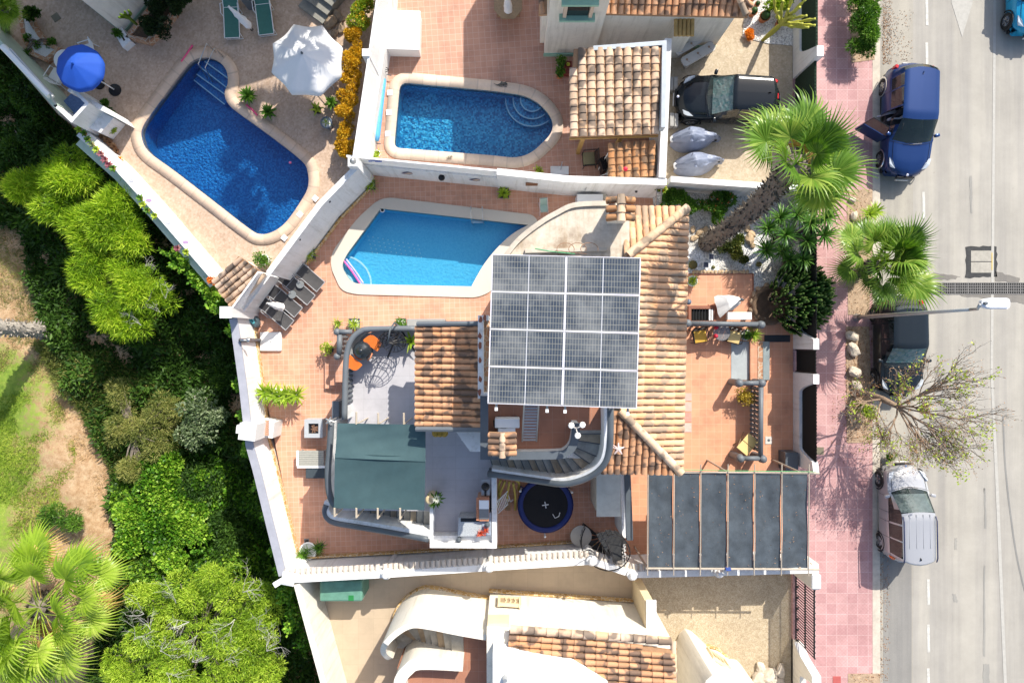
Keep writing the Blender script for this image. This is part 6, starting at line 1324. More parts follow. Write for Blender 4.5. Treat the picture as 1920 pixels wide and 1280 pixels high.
for k in range(13):
    a0 = math.radians(120-k*26); z = 2.6-k*.19; pts = [(sc0.x, sc0.y)]+[(sc0.x+R_*math.cos(a0-q*.24), sc0.y+R_*math.sin(a0-q*.24)) for q in range(3)]; bm = NB(); prism(bm, pts, z-.03, z, bottom=True); obj('tread', bm, mat('dark_metal_tread', (.03, .03, .03), .6, .3, 5), ss)
bm = NB(); hel = [sc0+Vector((R_*math.cos(math.radians(120-k*13)), R_*math.sin(math.radians(120-k*13)), 3.5-k*.095)) for k in range(27)]; tube(bm, hel, .022, 6); obj('handrail', bm, BLACK, ss); bm = NB()
for k in range(0, 27): p = hel[k]; tube(bm, [p, p-Vector((0, 0, .95))], .009, 4)
for dz in (.3, .6): tube(bm, [p-Vector((0, 0, dz)) for p in hel], .009, 4)
obj('spindles', bm, BLACK, ss); bm = NB(); prism(bm, W([(1134, 1008), (1164, 1008), (1166, 1050), (1150, 1054)], 2.3), 2.2, 2.28, bottom=True); obj('landing', bm, mat('dark_metal_tread', (.05, .05, .05), .5), ss)
bm = NB(); tube(bm, [P(1165, 1005, 3.0), P(1172, 1056, 3.0)], .02, 6); tube(bm, [P(1134, 1012, 3.0), P(1155, 1056, 3.0)], .02, 6)
for k in range(5): tube(bm, [P(1150+k*.5, 1049+k*2.5, 2.35), P(1168, 1046+k*2.6, 2.35)], .012, 5)
obj('landing_rail', bm, BLACK, ss)
bm = NB(); tube(bm, [P(1170+3*math.sin(k*.9), 1016+k*1.0, 2.0) for k in range(44)], .028, 6); tag(obj('rope', bm, mat('pale_rope', (.6, .58, .55), .8)), 'pale twisted rope hanging along the spiral stair landing', 'rope')
t = thing('round_table', 'round pale table top partly hidden by the spiral staircase', 'table', P(1086, 995, 0)); bm = NB(); lathe(bm, [(0, .70), (.42, .70), (.42, .73), (0, .73)], (0, 0, 0), 24); part(t, 'table_top', bm, mat('beige_table', (.38, .36, .33), .6, .1)); bm = NB(); lathe(bm, [(.2, 0), (.04, .05), (.04, .7)], (0, 0, 0), 12); part(t, 'pedestal', bm, BLACK)
# --- front patio
sk = thing('skylight_well', 'square brick-edged light well with black grille beside the seating corner', 'light well', P(1320, 590, .15)); bm = NB(); prism(bm, W([(1291, 573), (1343, 573), (1343, 603), (1291, 603)], .3), .1, .32, [W([(1296, 579), (1338, 579), (1338, 601), (1296, 601)], .3)]); obj('surround', bm, mat('red_brown_edging', (.25, .10, .06), .7), sk)
bm = NB(); box(bm, P(1317, 590, .2), (.9, .48, .03)); obj('opening', bm, BLACKM, sk); bm = NB()
for k in range(7): box(bm, P(1301+k*5.4, 590, .31), (.02, .5, .02))
obj('grille', bm, BLACK, sk); bm = NB(); box(bm, P(1333, 590, .29), (.16, .44, .02)); obj('white_edge', bm, WPL, sk)
def chair(label, px, py, z, rz, cush, group=None, frame=BLACK, name='garden_chair'):
    t = thing(name, label, 'chair', P(px, py, z), rz, group); bm = NB(); box(bm, (0, 0, .43), (.50, .46, .09), bev=.03, seg=2); part(t, 'cushion', bm, cush, 'auto')
    bm = NB(); box(bm, (0, 0, .37), (.54, .50, .03)); part(t, 'seat', bm, frame)
    bm = NB()
    for s in (-1, 1): tube(bm, [(s*.27, .26, .38), (s*.28, .36, .85)], .018, 6)
    for k in range(5): tube(bm, [(-.28, .27+.022*k, .45+.1*k), (.28, .27+.022*k, .45+.1*k)], .014, 5)
    part(t, 'backrest', bm, frame)
    for s in (-1, 1): bm = NB(); tube(bm, [(s*.28, -.22, 0), (s*.29, -.2, .62), (s*.29, .3, .64)], .018, 6); part(t, 'armrest', bm, frame)
    for s in (-1, 1): bm = NB(); tube(bm, [(s*.26, .24, .38), (s*.28, .30, 0)], .018, 6); part(t, 'leg', bm, frame)
    return t
YEL = mat('yellow_cushion', (.68, .40, .06), .8, .08); YEL2 = mat('pale_yellow_cushion', (.70, .52, .22), .8, .08)
chair('wicker chair with bright yellow cushion left of the round glass table', 1307, 631, .15, .17, YEL); chair('wicker chair with pale yellow cushion right of the round glass table', 1370, 632, .15, -.25, YEL2)
t = thing('glass_table', 'round smoked glass table with red ornaments between two yellow cushioned chairs', 'table', P(1343, 623, .15)); bm = NB(); lathe(bm, [(0, .70), (.32, .70), (.33, .715), (.32, .73), (0, .73)], (0, 0, 0), 28); part(t, 'table_top', bm, TABGLASS); bm = NB(); tube(bm, [(.33*math.cos(a), .33*math.sin(a), .71) for a in np.linspace(0, 6.283, 30)], .012, 6); part(t, 'rim', bm, GREYDK)
for a in (.5, 2.1, 3.7, 5.2): bm = NB(); tube(bm, [(.28*math.cos(a), .28*math.sin(a), .7), (.05*math.cos(a), .05*math.sin(a), .35), (.26*math.cos(a), .26*math.sin(a), 0)], .014, 6); part(t, 'leg', bm, GREYDK)
REDG = mat('red_ceramic', (.55, .02, .05), .35)
for lb, px, py in (('red ceramic ornament on the far side of the glass table', 1342, 614), ('small red and white candle holder on the near side of the glass table', 1341, 630)): bm = NB(); lathe(bm, [(0, 0), (.06, 0), (.09, .05), (.05, .12), (.07, .16), (0, .17)], P(px, py, .895), 10); tag(obj('ornament', bm, REDG, None, True), lb, 'ornament')
potted('spiky yucca in a white pot at the end of the seating balustrade', 1413, 627, .15, 'yucca', 'round', .12, .3, .42, n=40, m=LF_PALMY); potted('small variegated plant in a round white pot left of the spiky yucca', 1398, 628, .15, 'bush', 'round', .2, .3, .2, pm=WPL, top=YG)
potted('yucca in a round white bowl at the roof eave corner of the front patio', 1298, 527, .15, 'yucca', 'round', .2, .25, .3, pm=WPL, top=YG)
potted('round golden bush in a low pot beside the U-shaped balustrade', 1393, 744, .15, 'bush', 'round', .18, .3, .5, m=M_leaf('golden_leaves', (.16, .10, .01), (.38, .28, .03), (.55, .42, .07)), n=60)
t = thing('folded_parasol', 'folded white fringed parasol lying open towards the white bench', 'parasol', P(1350, 574, .15)); V, F = [], []
a, n = P(1388, 562, .9), 26; V.append(tuple(a)); rim = [(1339, 556), (1346, 553), (1356, 554), (1366, 553), (1374, 554), (1386, 557), (1390, 562), (1388, 570), (1380, 577), (1372, 582), (1362, 582), (1357, 590), (1350, 596), (1346, 588), (1344, 576), (1340, 566)]
rd = random.Random(6)
for i, (x, y) in enumerate(rim): V.append(tuple(P(x, y, .42+.12*(i % 2)+rd.uniform(-.03, .03)))); V.append(tuple(P((x+1388)/2, (y+562)/2, .72+.05*(i % 2))))
m_ = len(rim)
F3 = []
for i in range(m_):
    j = (i+1) % m_; F3 += [(0, 2+2*i, 2+2*j, 2+2*j), (2+2*i, 1+2*i, 1+2*j, 2+2*j)]
F4 = [f for f in F3 if len(set(f)) == 4]; raw('canopy', V, F4, CLOTHW, t, local=False); F5 = [(0, 2+2*i, 2+2*((i+1) % m_)) for i in range(m_)]; raw('canopy_top', V, F5, CLOTHW, t, local=False)
bm = NB(); tube(bm, [P(1345, 576, .2), P(1395, 562, 1.0)], .025, 8); ball(bm, P(1391, 561, .98), .06, 8); obj('pole', bm, GREYDK, t)
t = thing('bench', 'white wooden bench between the seating balustrade and the folded parasol', 'bench', P(1380, 593, .15)); bm = NB(); box(bm, (0, 0, .43), (.95, .3, .05), bev=.01); part(t, 'seat', bm, WPL)
for s in (-1, 1): bm = NB(); box(bm, (s*.38, 0, .2), (.06, .26, .4)); part(t, 'leg', bm, WPL)
t = thing('folding_table', 'pale yellow folding table standing askew beside the lower balustrade', 'table', P(1393, 829, .15), math.radians(50)); bm = NB(); box(bm, (-.19, 0, .55), (.36, .52, .03), bev=.01); box(bm, (.19, 0, .55), (.36, .52, .03), bev=.01); part(t, 'table_top', bm, mat('straw_yellow', (.70, .54, .22), .6, .06))
for sx_ in (-1, 1): bm = NB(); tube(bm, [(sx_*.33, -.25, 0), (-sx_*.28, -.25, .54)], .018, 6); tube(bm, [(sx_*.33, .25, 0), (-sx_*.28, .25, .54)], .018, 6); part(t, 'leg', bm, WOOD)
t = thing('floor_drain', 'small square white drain plate on the patio beside the scooped wall', 'drain', P(1441, 825, .155)); bm = NB(); box(bm, (0, 0, .01), (.27, .3, .02)); part(t, 'plate', bm, mat('pale_marble', (.6, .55, .5), .5)); bm = NB(); lathe(bm, [(0, .026), (.05, .026), (.055, .02)], (0, 0, 0), 12); part(t, 'cap', bm, GREYDK)
bm = NB(); box(bm, P(1478, 862, .5), (.5, .7, .7)); tag(obj('meter_box', bm, GREYDK), 'dark grey meter box in the corner by the pergola and the street wall', 'meter box')
bm = NB(); ball(bm, P(1291, 566, .7), .12, 12); tag(obj('garden_ball', bm, mat('slate_blue_glaze', (.12, .15, .2), .4), None, True), 'slate blue ball half hidden by the roof eave', 'ornament')
t = thing('metal_screen', 'grey metal ladder rack beside the vine at the corner of the white wall', 'ladder', P(1232, 372, 0)); bm = NB()
for s in (0, 9): tube(bm, [P(1230+s, 395, .2), P(1231+s, 356, 1.9)], .03, 6)
for k in range(6): tube(bm, [P(1230, 391-k*6, .3+.3*k), P(1240, 391-k*6, .3+.3*k)], .02, 6)
obj('frame', bm, GALV, t)
# left of villa: little chair by the pool, white board, heat pump
t = thing('deck_chair', 'small pale green folding chair at the pool corner by the curved roof', 'chair', P(1019, 393, 0), .1); bm = NB(); box(bm, (0, 0, .35), (.3, .34, .03)); part(t, 'seat', bm, mat('pale_green_canvas', (.35, .48, .42), .8)); bm = NB(); box(bm, (0, .22, .55), (.3, .05, .4), rx=-.4); part(t, 'backrest', bm, mat('pale_green_canvas', (.35, .48, .42), .8)); bm = NB()
for s in (-1, 1): tube(bm, [(s*.17, -.25, 0), (s*.15, .3, .8)], .015, 6); tube(bm, [(s*.17, .3, 0), (s*.15, -.18, .5)], .015, 6)
part(t, 'legs', bm, mat('pale_pink_metal', (.7, .55, .52), .5))
t = thing('white_board', 'white rectangular cover lying between the wall and the curved roof', 'cover', P(1104, 377, .5)); bm = NB(); box(bm, (0, 0, 0), (1.0, .35, .9)); part(t, 'case', bm, WPL)
bm = NB(); lathe(bm, [(0, .5), (.12, .5), (.12, 0)], P(1130, 374, 0), 14); tag(obj('water_cap', bm, mat('pale_cap', (.6, .55, .45), .6)), 'round pale cap right of the white cover behind the curved roof', 'cap')

# --- plot 1 furniture
GRNC = mat('teal_green_sling', (.05, .17, .14), .7, .12, 5)
lounger('left sun lounger with dark green sling and white frame by the black parasol foot', P(440, 38, .1), math.radians(92), GRNC, GRNC, WPL, 'green sling loungers on the upper patio', .3, 1.2, .7, .6).rotation_euler[2] = math.radians(-88)
lounger('right sun lounger with dark green sling and white frame near the grey steps', P(500, 32, .1), math.radians(-83), GRNC, GRNC, WPL, 'green sling loungers on the upper patio', .3, 1.2, .7, .6)
closed_parasol('folded white parasol on a black foot leaning across the left green lounger', (470, 52), (428, 12), .9, CLOTHW, .12, (474, 58))
bm = NB(); box(bm, P(466, 3, .5), (.3, .3, .9)); tag(obj('side_table', bm, GREYMD), 'small grey side table at the top edge between the two green loungers', 'side table')
def parasol(label, px, py, z, R, n, m, sc=.0, rise=.55, off=0, vent=.12, poleh=None, scal=.1, zbase=.1):
    c = P(px, py, z+.5); t = thing('parasol', label, 'parasol', (c.x, c.y, zbase)); h = z-zbase; V, F = [], []; K = 8; V.append((0, 0, h+.55)); ns = n*6
    for k in range(1, K+1):
        for i in range(ns):
            a = off+2*math.pi*i/ns; u = (i % 6)/6; e = 1-scal*math.sin(math.pi*u)*(k/K); r = R*k/K*e*1.0; sag = .5*scal*math.sin(math.pi*u)*(k/K)
            V.append((r*math.cos(a), r*math.sin(a), h+.55-rise+rise*(2-1)*(1-(k/K)**1.15)-sag+(.55-rise)*0))
    for i in range(ns):   # valance
        x, y, z_ = V[1+(K-1)*ns+i]; V.append((x*1.005, y*1.005, z_-.16))
    tri = [(0, 1+i, 1+(i+1) % ns) for i in range(ns)]
    for k in range(K):
        for i in range(ns): a, b = 1+k*ns+i, 1+k*ns+(i+1) % ns; F.append((a, a+ns, b+ns, b))
    o = raw('canopy', V, F, m, t); raw('canopy_top', V[:1+ns], tri, m, o)
    bm = NB(); tube(bm, [(0, 0, 0), (0, 0, h+.5)], .025, 8); part(t, 'pole', bm, WPL); bm = NB(); lathe(bm, [(0, 0), (.05, .01), (.03, .09), (0, .1)], (0, 0, h+.55), 10); part(t, 'finial', bm, GREYDK if m != BLUEC else BLUEC)
    bm = NB(); lathe(bm, [(0, 0), (.25, 0), (.24, .05), (.05, .1), (0, .1)], (0, 0, 0), 20); part(t, 'base', bm, BLACK)
    for i in range(n): a = off+2*math.pi*i/n; bm = NB(); tube(bm, [(0, 0, h+.5), (R*.5*math.cos(a), R*.5*math.sin(a), h+.24), (R*.98*math.cos(a), R*.98*math.sin(a), h-.01)], .012, 5); part(t, 'rib', bm, WPL)
    return t
BLUEC = mat('royal_blue_canvas', (.012, .08, .44), .75, .08, 2); PW = mat('white_parasol_canvas', (.74, .73, .72), .85, .04, 2)
parasol('round blue parasol with white lettered edge shading white chairs', 138, 120, 2.2, .86, 10, BLUEC, off=.2, scal=.025, rise=.38)
parasol('large white parasol with palm shade on it beside the yellow hedge', 567, 101, 2.3, 1.38, 8, PW, off=.35, scal=.11)
for i, (px, py, rz) in enumerate([(176, 104, -1.3), (172, 142, -2.2), (120, 150, 2.6)]):
    chair(['white chair sticking out furthest from under the blue parasol', 'white chair at the lower right under the blue parasol', 'white chair mostly hidden under the blue parasol'][i], px, py, .1, rz, WPL, None, WPL)
t = thing('round_table', 'white table hidden under the blue parasol', 'table', P(142, 126, .1)); bm = NB(); lathe(bm, [(0, .7), (.4, .7), (.4, .73), (0, .73)], (0, 0, 0), 20); part(t, 'table_top', bm, WPL); bm = NB(); lathe(bm, [(.2, 0), (.04, .05), (.04, .7)], (0, 0, 0), 12); part(t, 'pedestal', bm, WPL)
chair('white chair peeking out from the large white parasol near the hedge', 628, 150, .1, -2.4, WPL, None, WPL)
t = thing('round_table', 'white table hidden under the large white parasol', 'table', P(585, 125, .1)); bm = NB(); lathe(bm, [(0, .7), (.45, .7), (.45, .73), (0, .73)], (0, 0, 0), 20); part(t, 'table_top', bm, WPL); bm = NB(); lathe(bm, [(.2, 0), (.04, .05), (.04, .7)], (0, 0, 0), 12); part(t, 'pedestal', bm, WPL)
bm = NB(); lathe(bm, [(0, .25), (.04, .25), (.04, .08), (.2, .06), (.22, 0)], P(187, 158, .1), 20); tag(obj('umbrella_stand', bm, BLACK), 'round black parasol foot standing empty beside the blue parasol', 'parasol foot')
bm = NB(); box(bm, P(105, 33, .105), (.3, .3, .02), rz=.6); tag(obj('drain_cover', bm, mat('bronze_cover', (.17, .15, .10), .6, .2)), 'square dark drain cover set diagonally in the beige patio', 'drain cover')
# grey steps at the top
for i in range(4):
    z = .1+.17*(4-i); q = [(548+i*18, -8+i*0), (575+i*20, -30), (640+i*6, 18-i*8), (600+i*14, 30-i*10)]
    a0, b0 = P(552+i*14, -2-i*9, z), P(598+i*13, 33-i*9, z); d = (b0-a0).normalized(); nn = Vector((-d.y, d.x, 0)); bm = NB(); prism(bm, [tuple((a0+nn*-.02)[:2]), tuple(b0[:2]), tuple((b0+nn*1.4)[:2]), tuple((a0+nn*1.4)[:2])], .0, .1+.16*(i+1)); tag(obj('garden_step', bm, mat('grey_step_stone', (.26, .25, .22), .8, .2, 4)), '%s of the grey diagonal steps at the top of the beige patio' % ['lowest', 'second', 'third', 'topmost'][i], 'step')
for i, (x, y, r) in enumerate([(622, 45, .26), (633, 30, .2), (640, 55, .2), (628, 64, .15), (641, 38, .14)]): rock(['large brown rock between the steps and the hedge', 'brown rock touching the lowest grey step', 'brown rock nearest the yellow hedge', 'small brown rock nearest the white parasol', 'small brown rock behind the hedge top'][i], x, y, .1, r, mat('brown_rock', (.30, .22, .15), .9, .3, 6, bump=.6), seed=i+40)
# stone-edged planters of plot 1
def bed(pts, label, h=.35, m=CRAZYR, top=SOIL, z=.1):
    w_ = W(pts, z+h); t = thing('stone_planter', label, 'planter', (*w_[0], z)); bm = NB(); strip(bm, w_, .16, z, z+h, True); obj('edging', bm, m, t); bm = NB(); prism(bm, w_, z, z+h-.05); obj('soil', bm, top, t); return t
bed([(240, 68), (276, 76), (296, 58), (330, 15), (300, -10), (262, 40)], 'stone-edged planter with dark bushes against the white house corner')
bed([(50, 22), (60, 45), (84, 80), (108, 92), (86, 112), (60, 100), (44, 70), (38, 30)], 'stone-edged planter with white pebbles and succulents at the left edge', .25, CRAZYR, YG)
bed([(216, 58), (225, 54), (240, 76), (231, 84)], 'narrow white planter box at the foot of the white house corner', .35, WHITE)
# --- plot 2 furniture
t = thing('deck_box', 'white two-lid storage chest on the upper terracotta terrace', 'storage chest', P(760, 72, .1), -.03); bm = NB(); box(bm, (0, 0, .35), (1.3, 1.5, .7), bev=.02); part(t, 'body', bm, WPL)
for s, l in ((1, .5), (-1, .95)): bm = NB(); box(bm, (0, .5 if s > 0 else -.27, .725), (1.36, .52 if s > 0 else 1.0, .04), bev=.01); part(t, 'lid', bm, WPL)
t = thing('pool_cover_roller', 'rolled pale blue pool cover on a stand beside the sea blue pool', 'pool cover', P(712, 205, .1)); bm = NB(); a, b = P(706, 264, .5), P(718, 142, .5); tube(bm, [a, a.lerp(b, .1), a.lerp(b, .93), b], [.1, .13, .15, .03], 14); obj('roll', bm, mat('pale_blue_cover', (.10, .38, .66), .5, .15, 8), t, True)
bm = NB(); tube(bm, [P(711, 138, .3), P(734, 142, .3)], .02, 6); tube(bm, [P(700, 268, .3), P(714, 270, .3)], .02, 6); tube(bm, [b, (b.x, b.y, .1)], .02, 6); obj('stand', bm, GREYDK, t); bm = NB(); c = P(720, 131, .6)
tube(bm, [c+Vector((.17*math.cos(k), .1*math.sin(k), .0)) for k in np.linspace(0, 6.283, 20)], .015, 6)
for k in (0, 1.57, 3.14, 4.71): tube(bm, [c, c+Vector((.17*math.cos(k), .1*math.sin(k), 0))], .012, 5)
obj('crank_wheel', bm, BLACK, t)
t = thing('gecko_figure', 'dark metal gecko figure lying on the pool coping', 'ornament', P(940, 158, .16)); bm = NB(); tube(bm, [(-.3, .02, .02), (-.15, -.05, .03), (0, 0, .04), (.14, .02, .04), (.24, -.02, .05)], [.008, .025, .05, .04, .03], 8)
for x, s in ((-.05, 1), (-.05, -1), (.12, 1), (.12, -1)): tube(bm, [(x, 0, .03), (x+.05*s, s*.08, .02), (x+.1, s*.11, .01)], .014, 5)
part(t, 'body', bm, mat('dark_bronze', (.09, .09, .08), .5), True)
t = thing('stone_figure', 'small pale stone figure on the lower edge of the sea blue pool coping', 'ornament', P(843, 296, .16)); bm = NB(); ball(bm, (0, 0, .07), .07, 8); ball(bm, (.08, .03, .09), .05, 8); ball(bm, (-.07, -.03, .06), .05, 8); part(t, 'body', bm, mat('taupe_stone', (.3, .26, .2), .8), True)
t = thing('octagonal_table', 'long wooden table with cut corners at the top of the terrace', 'table', P(953, 12, .1)); WT = mat('warm_table_wood', (.30, .21, .12), .6, .25, 14); bm = NB(); prism(bm, [(-.55, -.5), (-.25, -.85), (.25, -.85), (.55, -.5), (.55, 1.2), (-.55, 1.2)], .70, .74, bottom=True); part(t, 'table_top', bm, WT)
for x, y in ((-.4, -.4), (.4, -.4), (-.4, 1), (.4, 1)): bm = NB(); box(bm, (x, y, .35), (.08, .08, .7)); part(t, 'leg', bm, WT)
closed_parasol('folded white parasol standing through the long wooden table', (953, 24), (951, -12), 1.2, CLOTHW, .13, (954, 26))
for i, (px, py, k_, r_, lb) in enumerate([(1052, 118, 'bush', .14, 'round topiary in a grey pot against the white house wall by the carport'), (1050, 138, 'bush', .16, 'green leafy plant in a terracotta pot beside the carport corner')]): potted(lb, px, py, .1, k_, 'round', r_, .3, .3, pm=TCPOT if i else GREYPOT)
t = thing('crate', 'small red slatted crate of pots beside the carport', 'crate', P(1064, 132, .1)); bm = NB(); box(bm, (0, 0, .15), (.3, .5, .3)); part(t, 'box', bm, mat('dark_red_wood', (.2, .04, .03), .7)); bm = NB(); ball(bm, (0, .1, .35), .08, 8); part(t, 'yellow_ball', bm, mat('yellow_green_ball', (.5, .5, .05), .5), True)
chair('olive lounge chair in the shade below the carport roof', 1102, 303, .1, -1.5, mat('olive_cushion', (.25, .22, .12), .8))
t = thing('shower_tray', 'small square white basin with a tap at the top side of the white wall', 'shower tray', P(1049, 321, .1)); bm = NB(); prism(bm, rect(-.36, .36, -.17, .17), 0, .12, [rect(-.33, .33, -.14, .14)]); box(bm, (0, 0, .03), (.66, .28, .02)); part(t, 'tray', bm, WPL); bm = NB(); tube(bm, [(.05, .05, 0), (.05, .15, .8)], .02, 6); part(t, 'tap', bm, METAL)
for i, (px, py, kk) in enumerate([(1010, 321, 'bush'), (707, 288, 'yucca'), (702, 300, 'bush'), (697, 272, 'yucca')]): potted(['small pale flowering plant on the white wall top left of the basin', 'yellow-green plant in a white pot below the blue cover roller', 'lowest yellow-green potted plant in the corner by the lattice wall', 'spiky yellowish plant touching the foot of the blue cover roller'][i], px, py, .1, kk, 'round', .13, .22, .22, m=LF_LIME, pm=WPL if i % 2 else TCPOT, n=16)
for lb, a, b in (('white parasol pole leaning against the lean-to roof', (1122, 318), (1142, 284)), ('thin white pole lying at the foot of the lean-to roof', (1118, 334), (1150, 320))):
    bm = NB(); tube(bm, [P(*a, .3), P(*b, 1.3)], .022, 6); tag(obj('pole', bm, WPL), lb, 'pole')
t = thing('folded_chairs', 'black folded chairs stacked beside the lean-to roof', 'folded chairs', P(1128, 318, .1)); bm = NB()
for k in range(4): box(bm, (.06*k-.1, .03*k, .45), (.03, .5, .8), rz=.3)
part(t, 'frames', bm, BLACK)
bm = NB(); c = P(1172, 318, 2.35); lathe(bm, [(0, 0), (.06, 0), (.09, .1), (0, .14)], c, 8); tag(obj('ornament', bm, REDG), 'tiny red flower ornament on the solid white wall', 'ornament')
# concrete bits and benches on the driveway
for i, (px, py) in enumerate([(1291, 93), (1303, 111)]):
    t = thing('stone_bench', ['narrow stone bench with painted flowers against the house wall', 'wide stone bench with painted flowers nearest the black car'][i], 'bench', P(px, py, .15), math.radians(30), 'painted stone benches'); bm = NB(); ww = .26 if i == 0 else .4; q = fillet(rect(-.72, .72, -ww/2, ww/2), .15, 5); prism(bm, q, .42, .5, bottom=True); part(t, 'seat', bm, mat('pale_cast_stone', (.56, .53, .48), .8, .1))
    for s in (-1, 1): bm = NB(); box(bm, (s*.48, 0, .21), (.14, ww*.75, .42)); part(t, 'leg', bm, mat('pale_cast_stone', (.56, .53, .48), .8, .1))
    for s in (-.5, 0, .5): bm = NB(); lathe(bm, [(0, .004), (.05, .004), (.05, 0)], (s, .03, .5), 7); box(bm, (s+.02, -.07, .503), (.012, .12, .004), rz=.5); part(t, 'painted_flower', bm, mat('painted_motif', (.36, .24, .16), .8))
for i, (px, py) in enumerate([(1258, 227), (1266, 228), (1257, 160), (1265, 160)]): bm = NB(); box(bm, P(px, py, .35), (.14, .52, .4)); tag(obj('concrete_block', bm, CONCG), ['left concrete block of the pair under the wall by the grey covered scooters', 'right concrete block of the pair under the wall by the grey covered scooters', 'left concrete block of the pair in front of the black car nose', 'right concrete block of the pair in front of the black car nose'][i], 'concrete block')
# ================= VEHICLES =================
def paint(name, c, metal=.5, rough=.28): 
    m = mat(name, c, rough, .04, .8, metal=metal*.6, coat=.3, spec=.3); return m
CHROME = mat('chrome', (.75, .75, .76), .12, 0, metal=1); TYRE = mat('tyre_rubber', (.018, .018, .018), .85, .1); RIMM = mat('alloy_rim', (.45, .45, .46), .25, .05, metal=.9)
LAMPG = M_glass('headlight_glass', (.62, .66, .7), .08); TAIL = M_glass('tail_lamp_red', (.5, .008, .01), .15); ORL = M_glass('orange_lamp', (.75, .14, .01), .15)
SUNSH = None
def M_sunshade():
    g = G('reflective_sunshade'); v = g.n('TexVoronoi', i_Scale=9.0); g.l(g.co(), v.inputs['Vector']); g.col(g.ramp(v.outputs['Color'], [(.1, (.20, .50, .50)), (.6, (.55, .75, .74)), (.9, (.75, .85, .84))])); g.set(Roughness=.25, Metallic=.3); g.bump(v.outputs['Distance'], .6, .03); return g.m
SUNSH = M_sunshade()
def car(label, cat_, px, py, rz, L, Wd, Hh, pm, hood=.27, cowl=.23, r0=.10, r1=-.36, rear=-.47, belt=.95, hoodz=.92, trim=BLACK, rails=None, shade=False, open_door=False, tail=TAIL, boxy=0, z0=0.0, glass=None, front_shade=SUNSH, rz_side=0, ribs=False, spk=5):
    t = thing('parked_car', label, cat_, P(px, py, z0), rz); Wh = Wd/2; gl = glass or CARGLASS
    # profiles along x (fractions of L): height of the top line, belt line, half width, roof half width
    X = [-.5, -.485, -.46, rear+.01, r1-.03, r1, 0, r0, cowl, cowl+.02, .38, .45, .48, .5]
    zt = [.62, .86, belt+.02, belt+.06+.5*boxy*(Hh-belt), Hh-.10, Hh-.02, Hh, Hh-.045, hoodz+.05, hoodz+.03, hoodz-.04, hoodz-.13, hoodz-.26, hoodz-.42]
    hw = [Wh*.78, Wh*.86, Wh*.92, Wh*.95, Wh*.98, Wh, Wh, Wh, Wh*.99, Wh*.985, Wh*.96, Wh*.91, Wh*.84, Wh*.72]
    rw = [.86, .84, .82, .78, .75, .75, .77, .77, .85, .89, .88, .86, .84, .84]
    xs = sorted(set([round(v, 4) for v in list(np.linspace(-.5, .5, 46))+[r0, cowl, r1, rear+.01, r1-.03, -.07, -.05, -.25, -.235]])); V = []; info = []
    for x in xs:
        T_, Wb, R = np.interp(x, X, zt), np.interp(x, X, hw), np.interp(x, X, rw); green = r1-.0301 < x < cowl+.001
        zb = min(belt+.03*(-x), T_-.015); R = R*Wb
        if x > cowl: zb = T_-.06
        if x < rear: zb = T_-.05
        cr = .035 if green else .03; sec = [(0, T_+cr), (R*.35, T_+cr*.9), (R*.68, T_+cr*.6), (R*.92, T_+.004), (R, T_-.03), (R*.45+Wb*.55*.965, (T_+zb)/2 if T_-zb > .1 else zb+.01), (Wb*.965, zb), (Wb*.985, zb-.04), (Wb, zb-.16), (Wb*1.005, .56), (Wb*.99, .42), (Wb*.965, .3), (Wb*.90, .2)]
        if T_-zb < .1: sec[4] = (R*1.02, zb+.01); sec[5] = (Wb*.955, zb+.004)
        info.append(sec)
    ns = len(info[0]); 
    for x, sec in zip(xs, info):
        for s in (1, -1):
            for y, z in sec: V.append((x*L-float(np.interp(x, [-.5, -.3, -.1, .02, .3, .5], [-.34, -.16, 0, .08, .22, .46]))*(y/Wh)**2, s*y, z))
    groups = {}
    def put(k, f): groups.setdefault(k, []).append(f)
    for i in range(len(xs)-1):
        xm = (xs[i]+xs[i+1])/2
        for s in range(2):
            for j in range(ns-1):
                a = i*2*ns+s*ns+j; b = a+2*ns; f = (a, b, b+1, a+1) if s else (a, a+1, b+1, b); k = 'body'
                if r0 < xm < cowl and j <= 3 : k = 'windscreen'
                elif rear+.01 < xm < r1-.0 and j <= 3 and not boxy: k = 'rear_window'
                elif j in (4, 5) and r1+.01 < xm < cowl-.03 and not (-.07 < xm < -.05) and not (-.25 < xm < -.235) and (j == 5 or xm < r0+.04): k = 'side_window_'+str(s)+('a' if xm > -.06 else 'b' if xm > -.243 else 'c')
                if open_door and s == 1 and -.06 < xm < r0+.04 and j >= 4: continue
                put(k, f)
    for i in (0, len(xs)-1):
        b0 = i*2*ns
        for j in range(ns-1): put('body', (b0+j, b0+j+1, b0+ns+j+1, b0+ns+j))
    for k, fs in groups.items():
        used = sorted({v for f in fs for v in f}); mp_ = {v: n for n, v in enumerate(used)}
        nm = 'body' if k == 'body' else k.split('_')[0]+('_window' if 'window' in k else '') if k != 'windscreen' else k
        m_ = pm if k == 'body' else (CLEARG if k == 'windscreen' else gl)
        o = raw(nm, [V[v] for v in used], [[mp_[v] for v in f] for f in fs], m_, t, smooth=True)
    bm = NB(); nn = 2*ns
    def gi(x): return min(range(len(xs)), key=lambda i: abs(xs[i]-x))
    for x, j0, j1 in ((cowl+.012, 0, 5), (r0-.005, 6, 10), (-.06, 6, 10), (-.245, 6, 10), (cowl-.03, 6, 10)):
        for s in (0, 1): i = gi(x); tube(bm, [Vector(V[i*nn+s*ns+j])+Vector((0, 0, .004 if j < 5 else 0))+Vector((0, (.004 if s == 0 else -.004) if j > 5 else 0, 0)) for j in range(j0, j1+1)], .007, 4, False)
    for s in (0, 1): tube(bm, [Vector(V[i*nn+s*ns+3])+Vector((0, 0, .004)) for i in range(gi(cowl+.012), gi(.455))], .007, 4, False)
    obj('panel_gap', bm, BLACK, t, local=True)
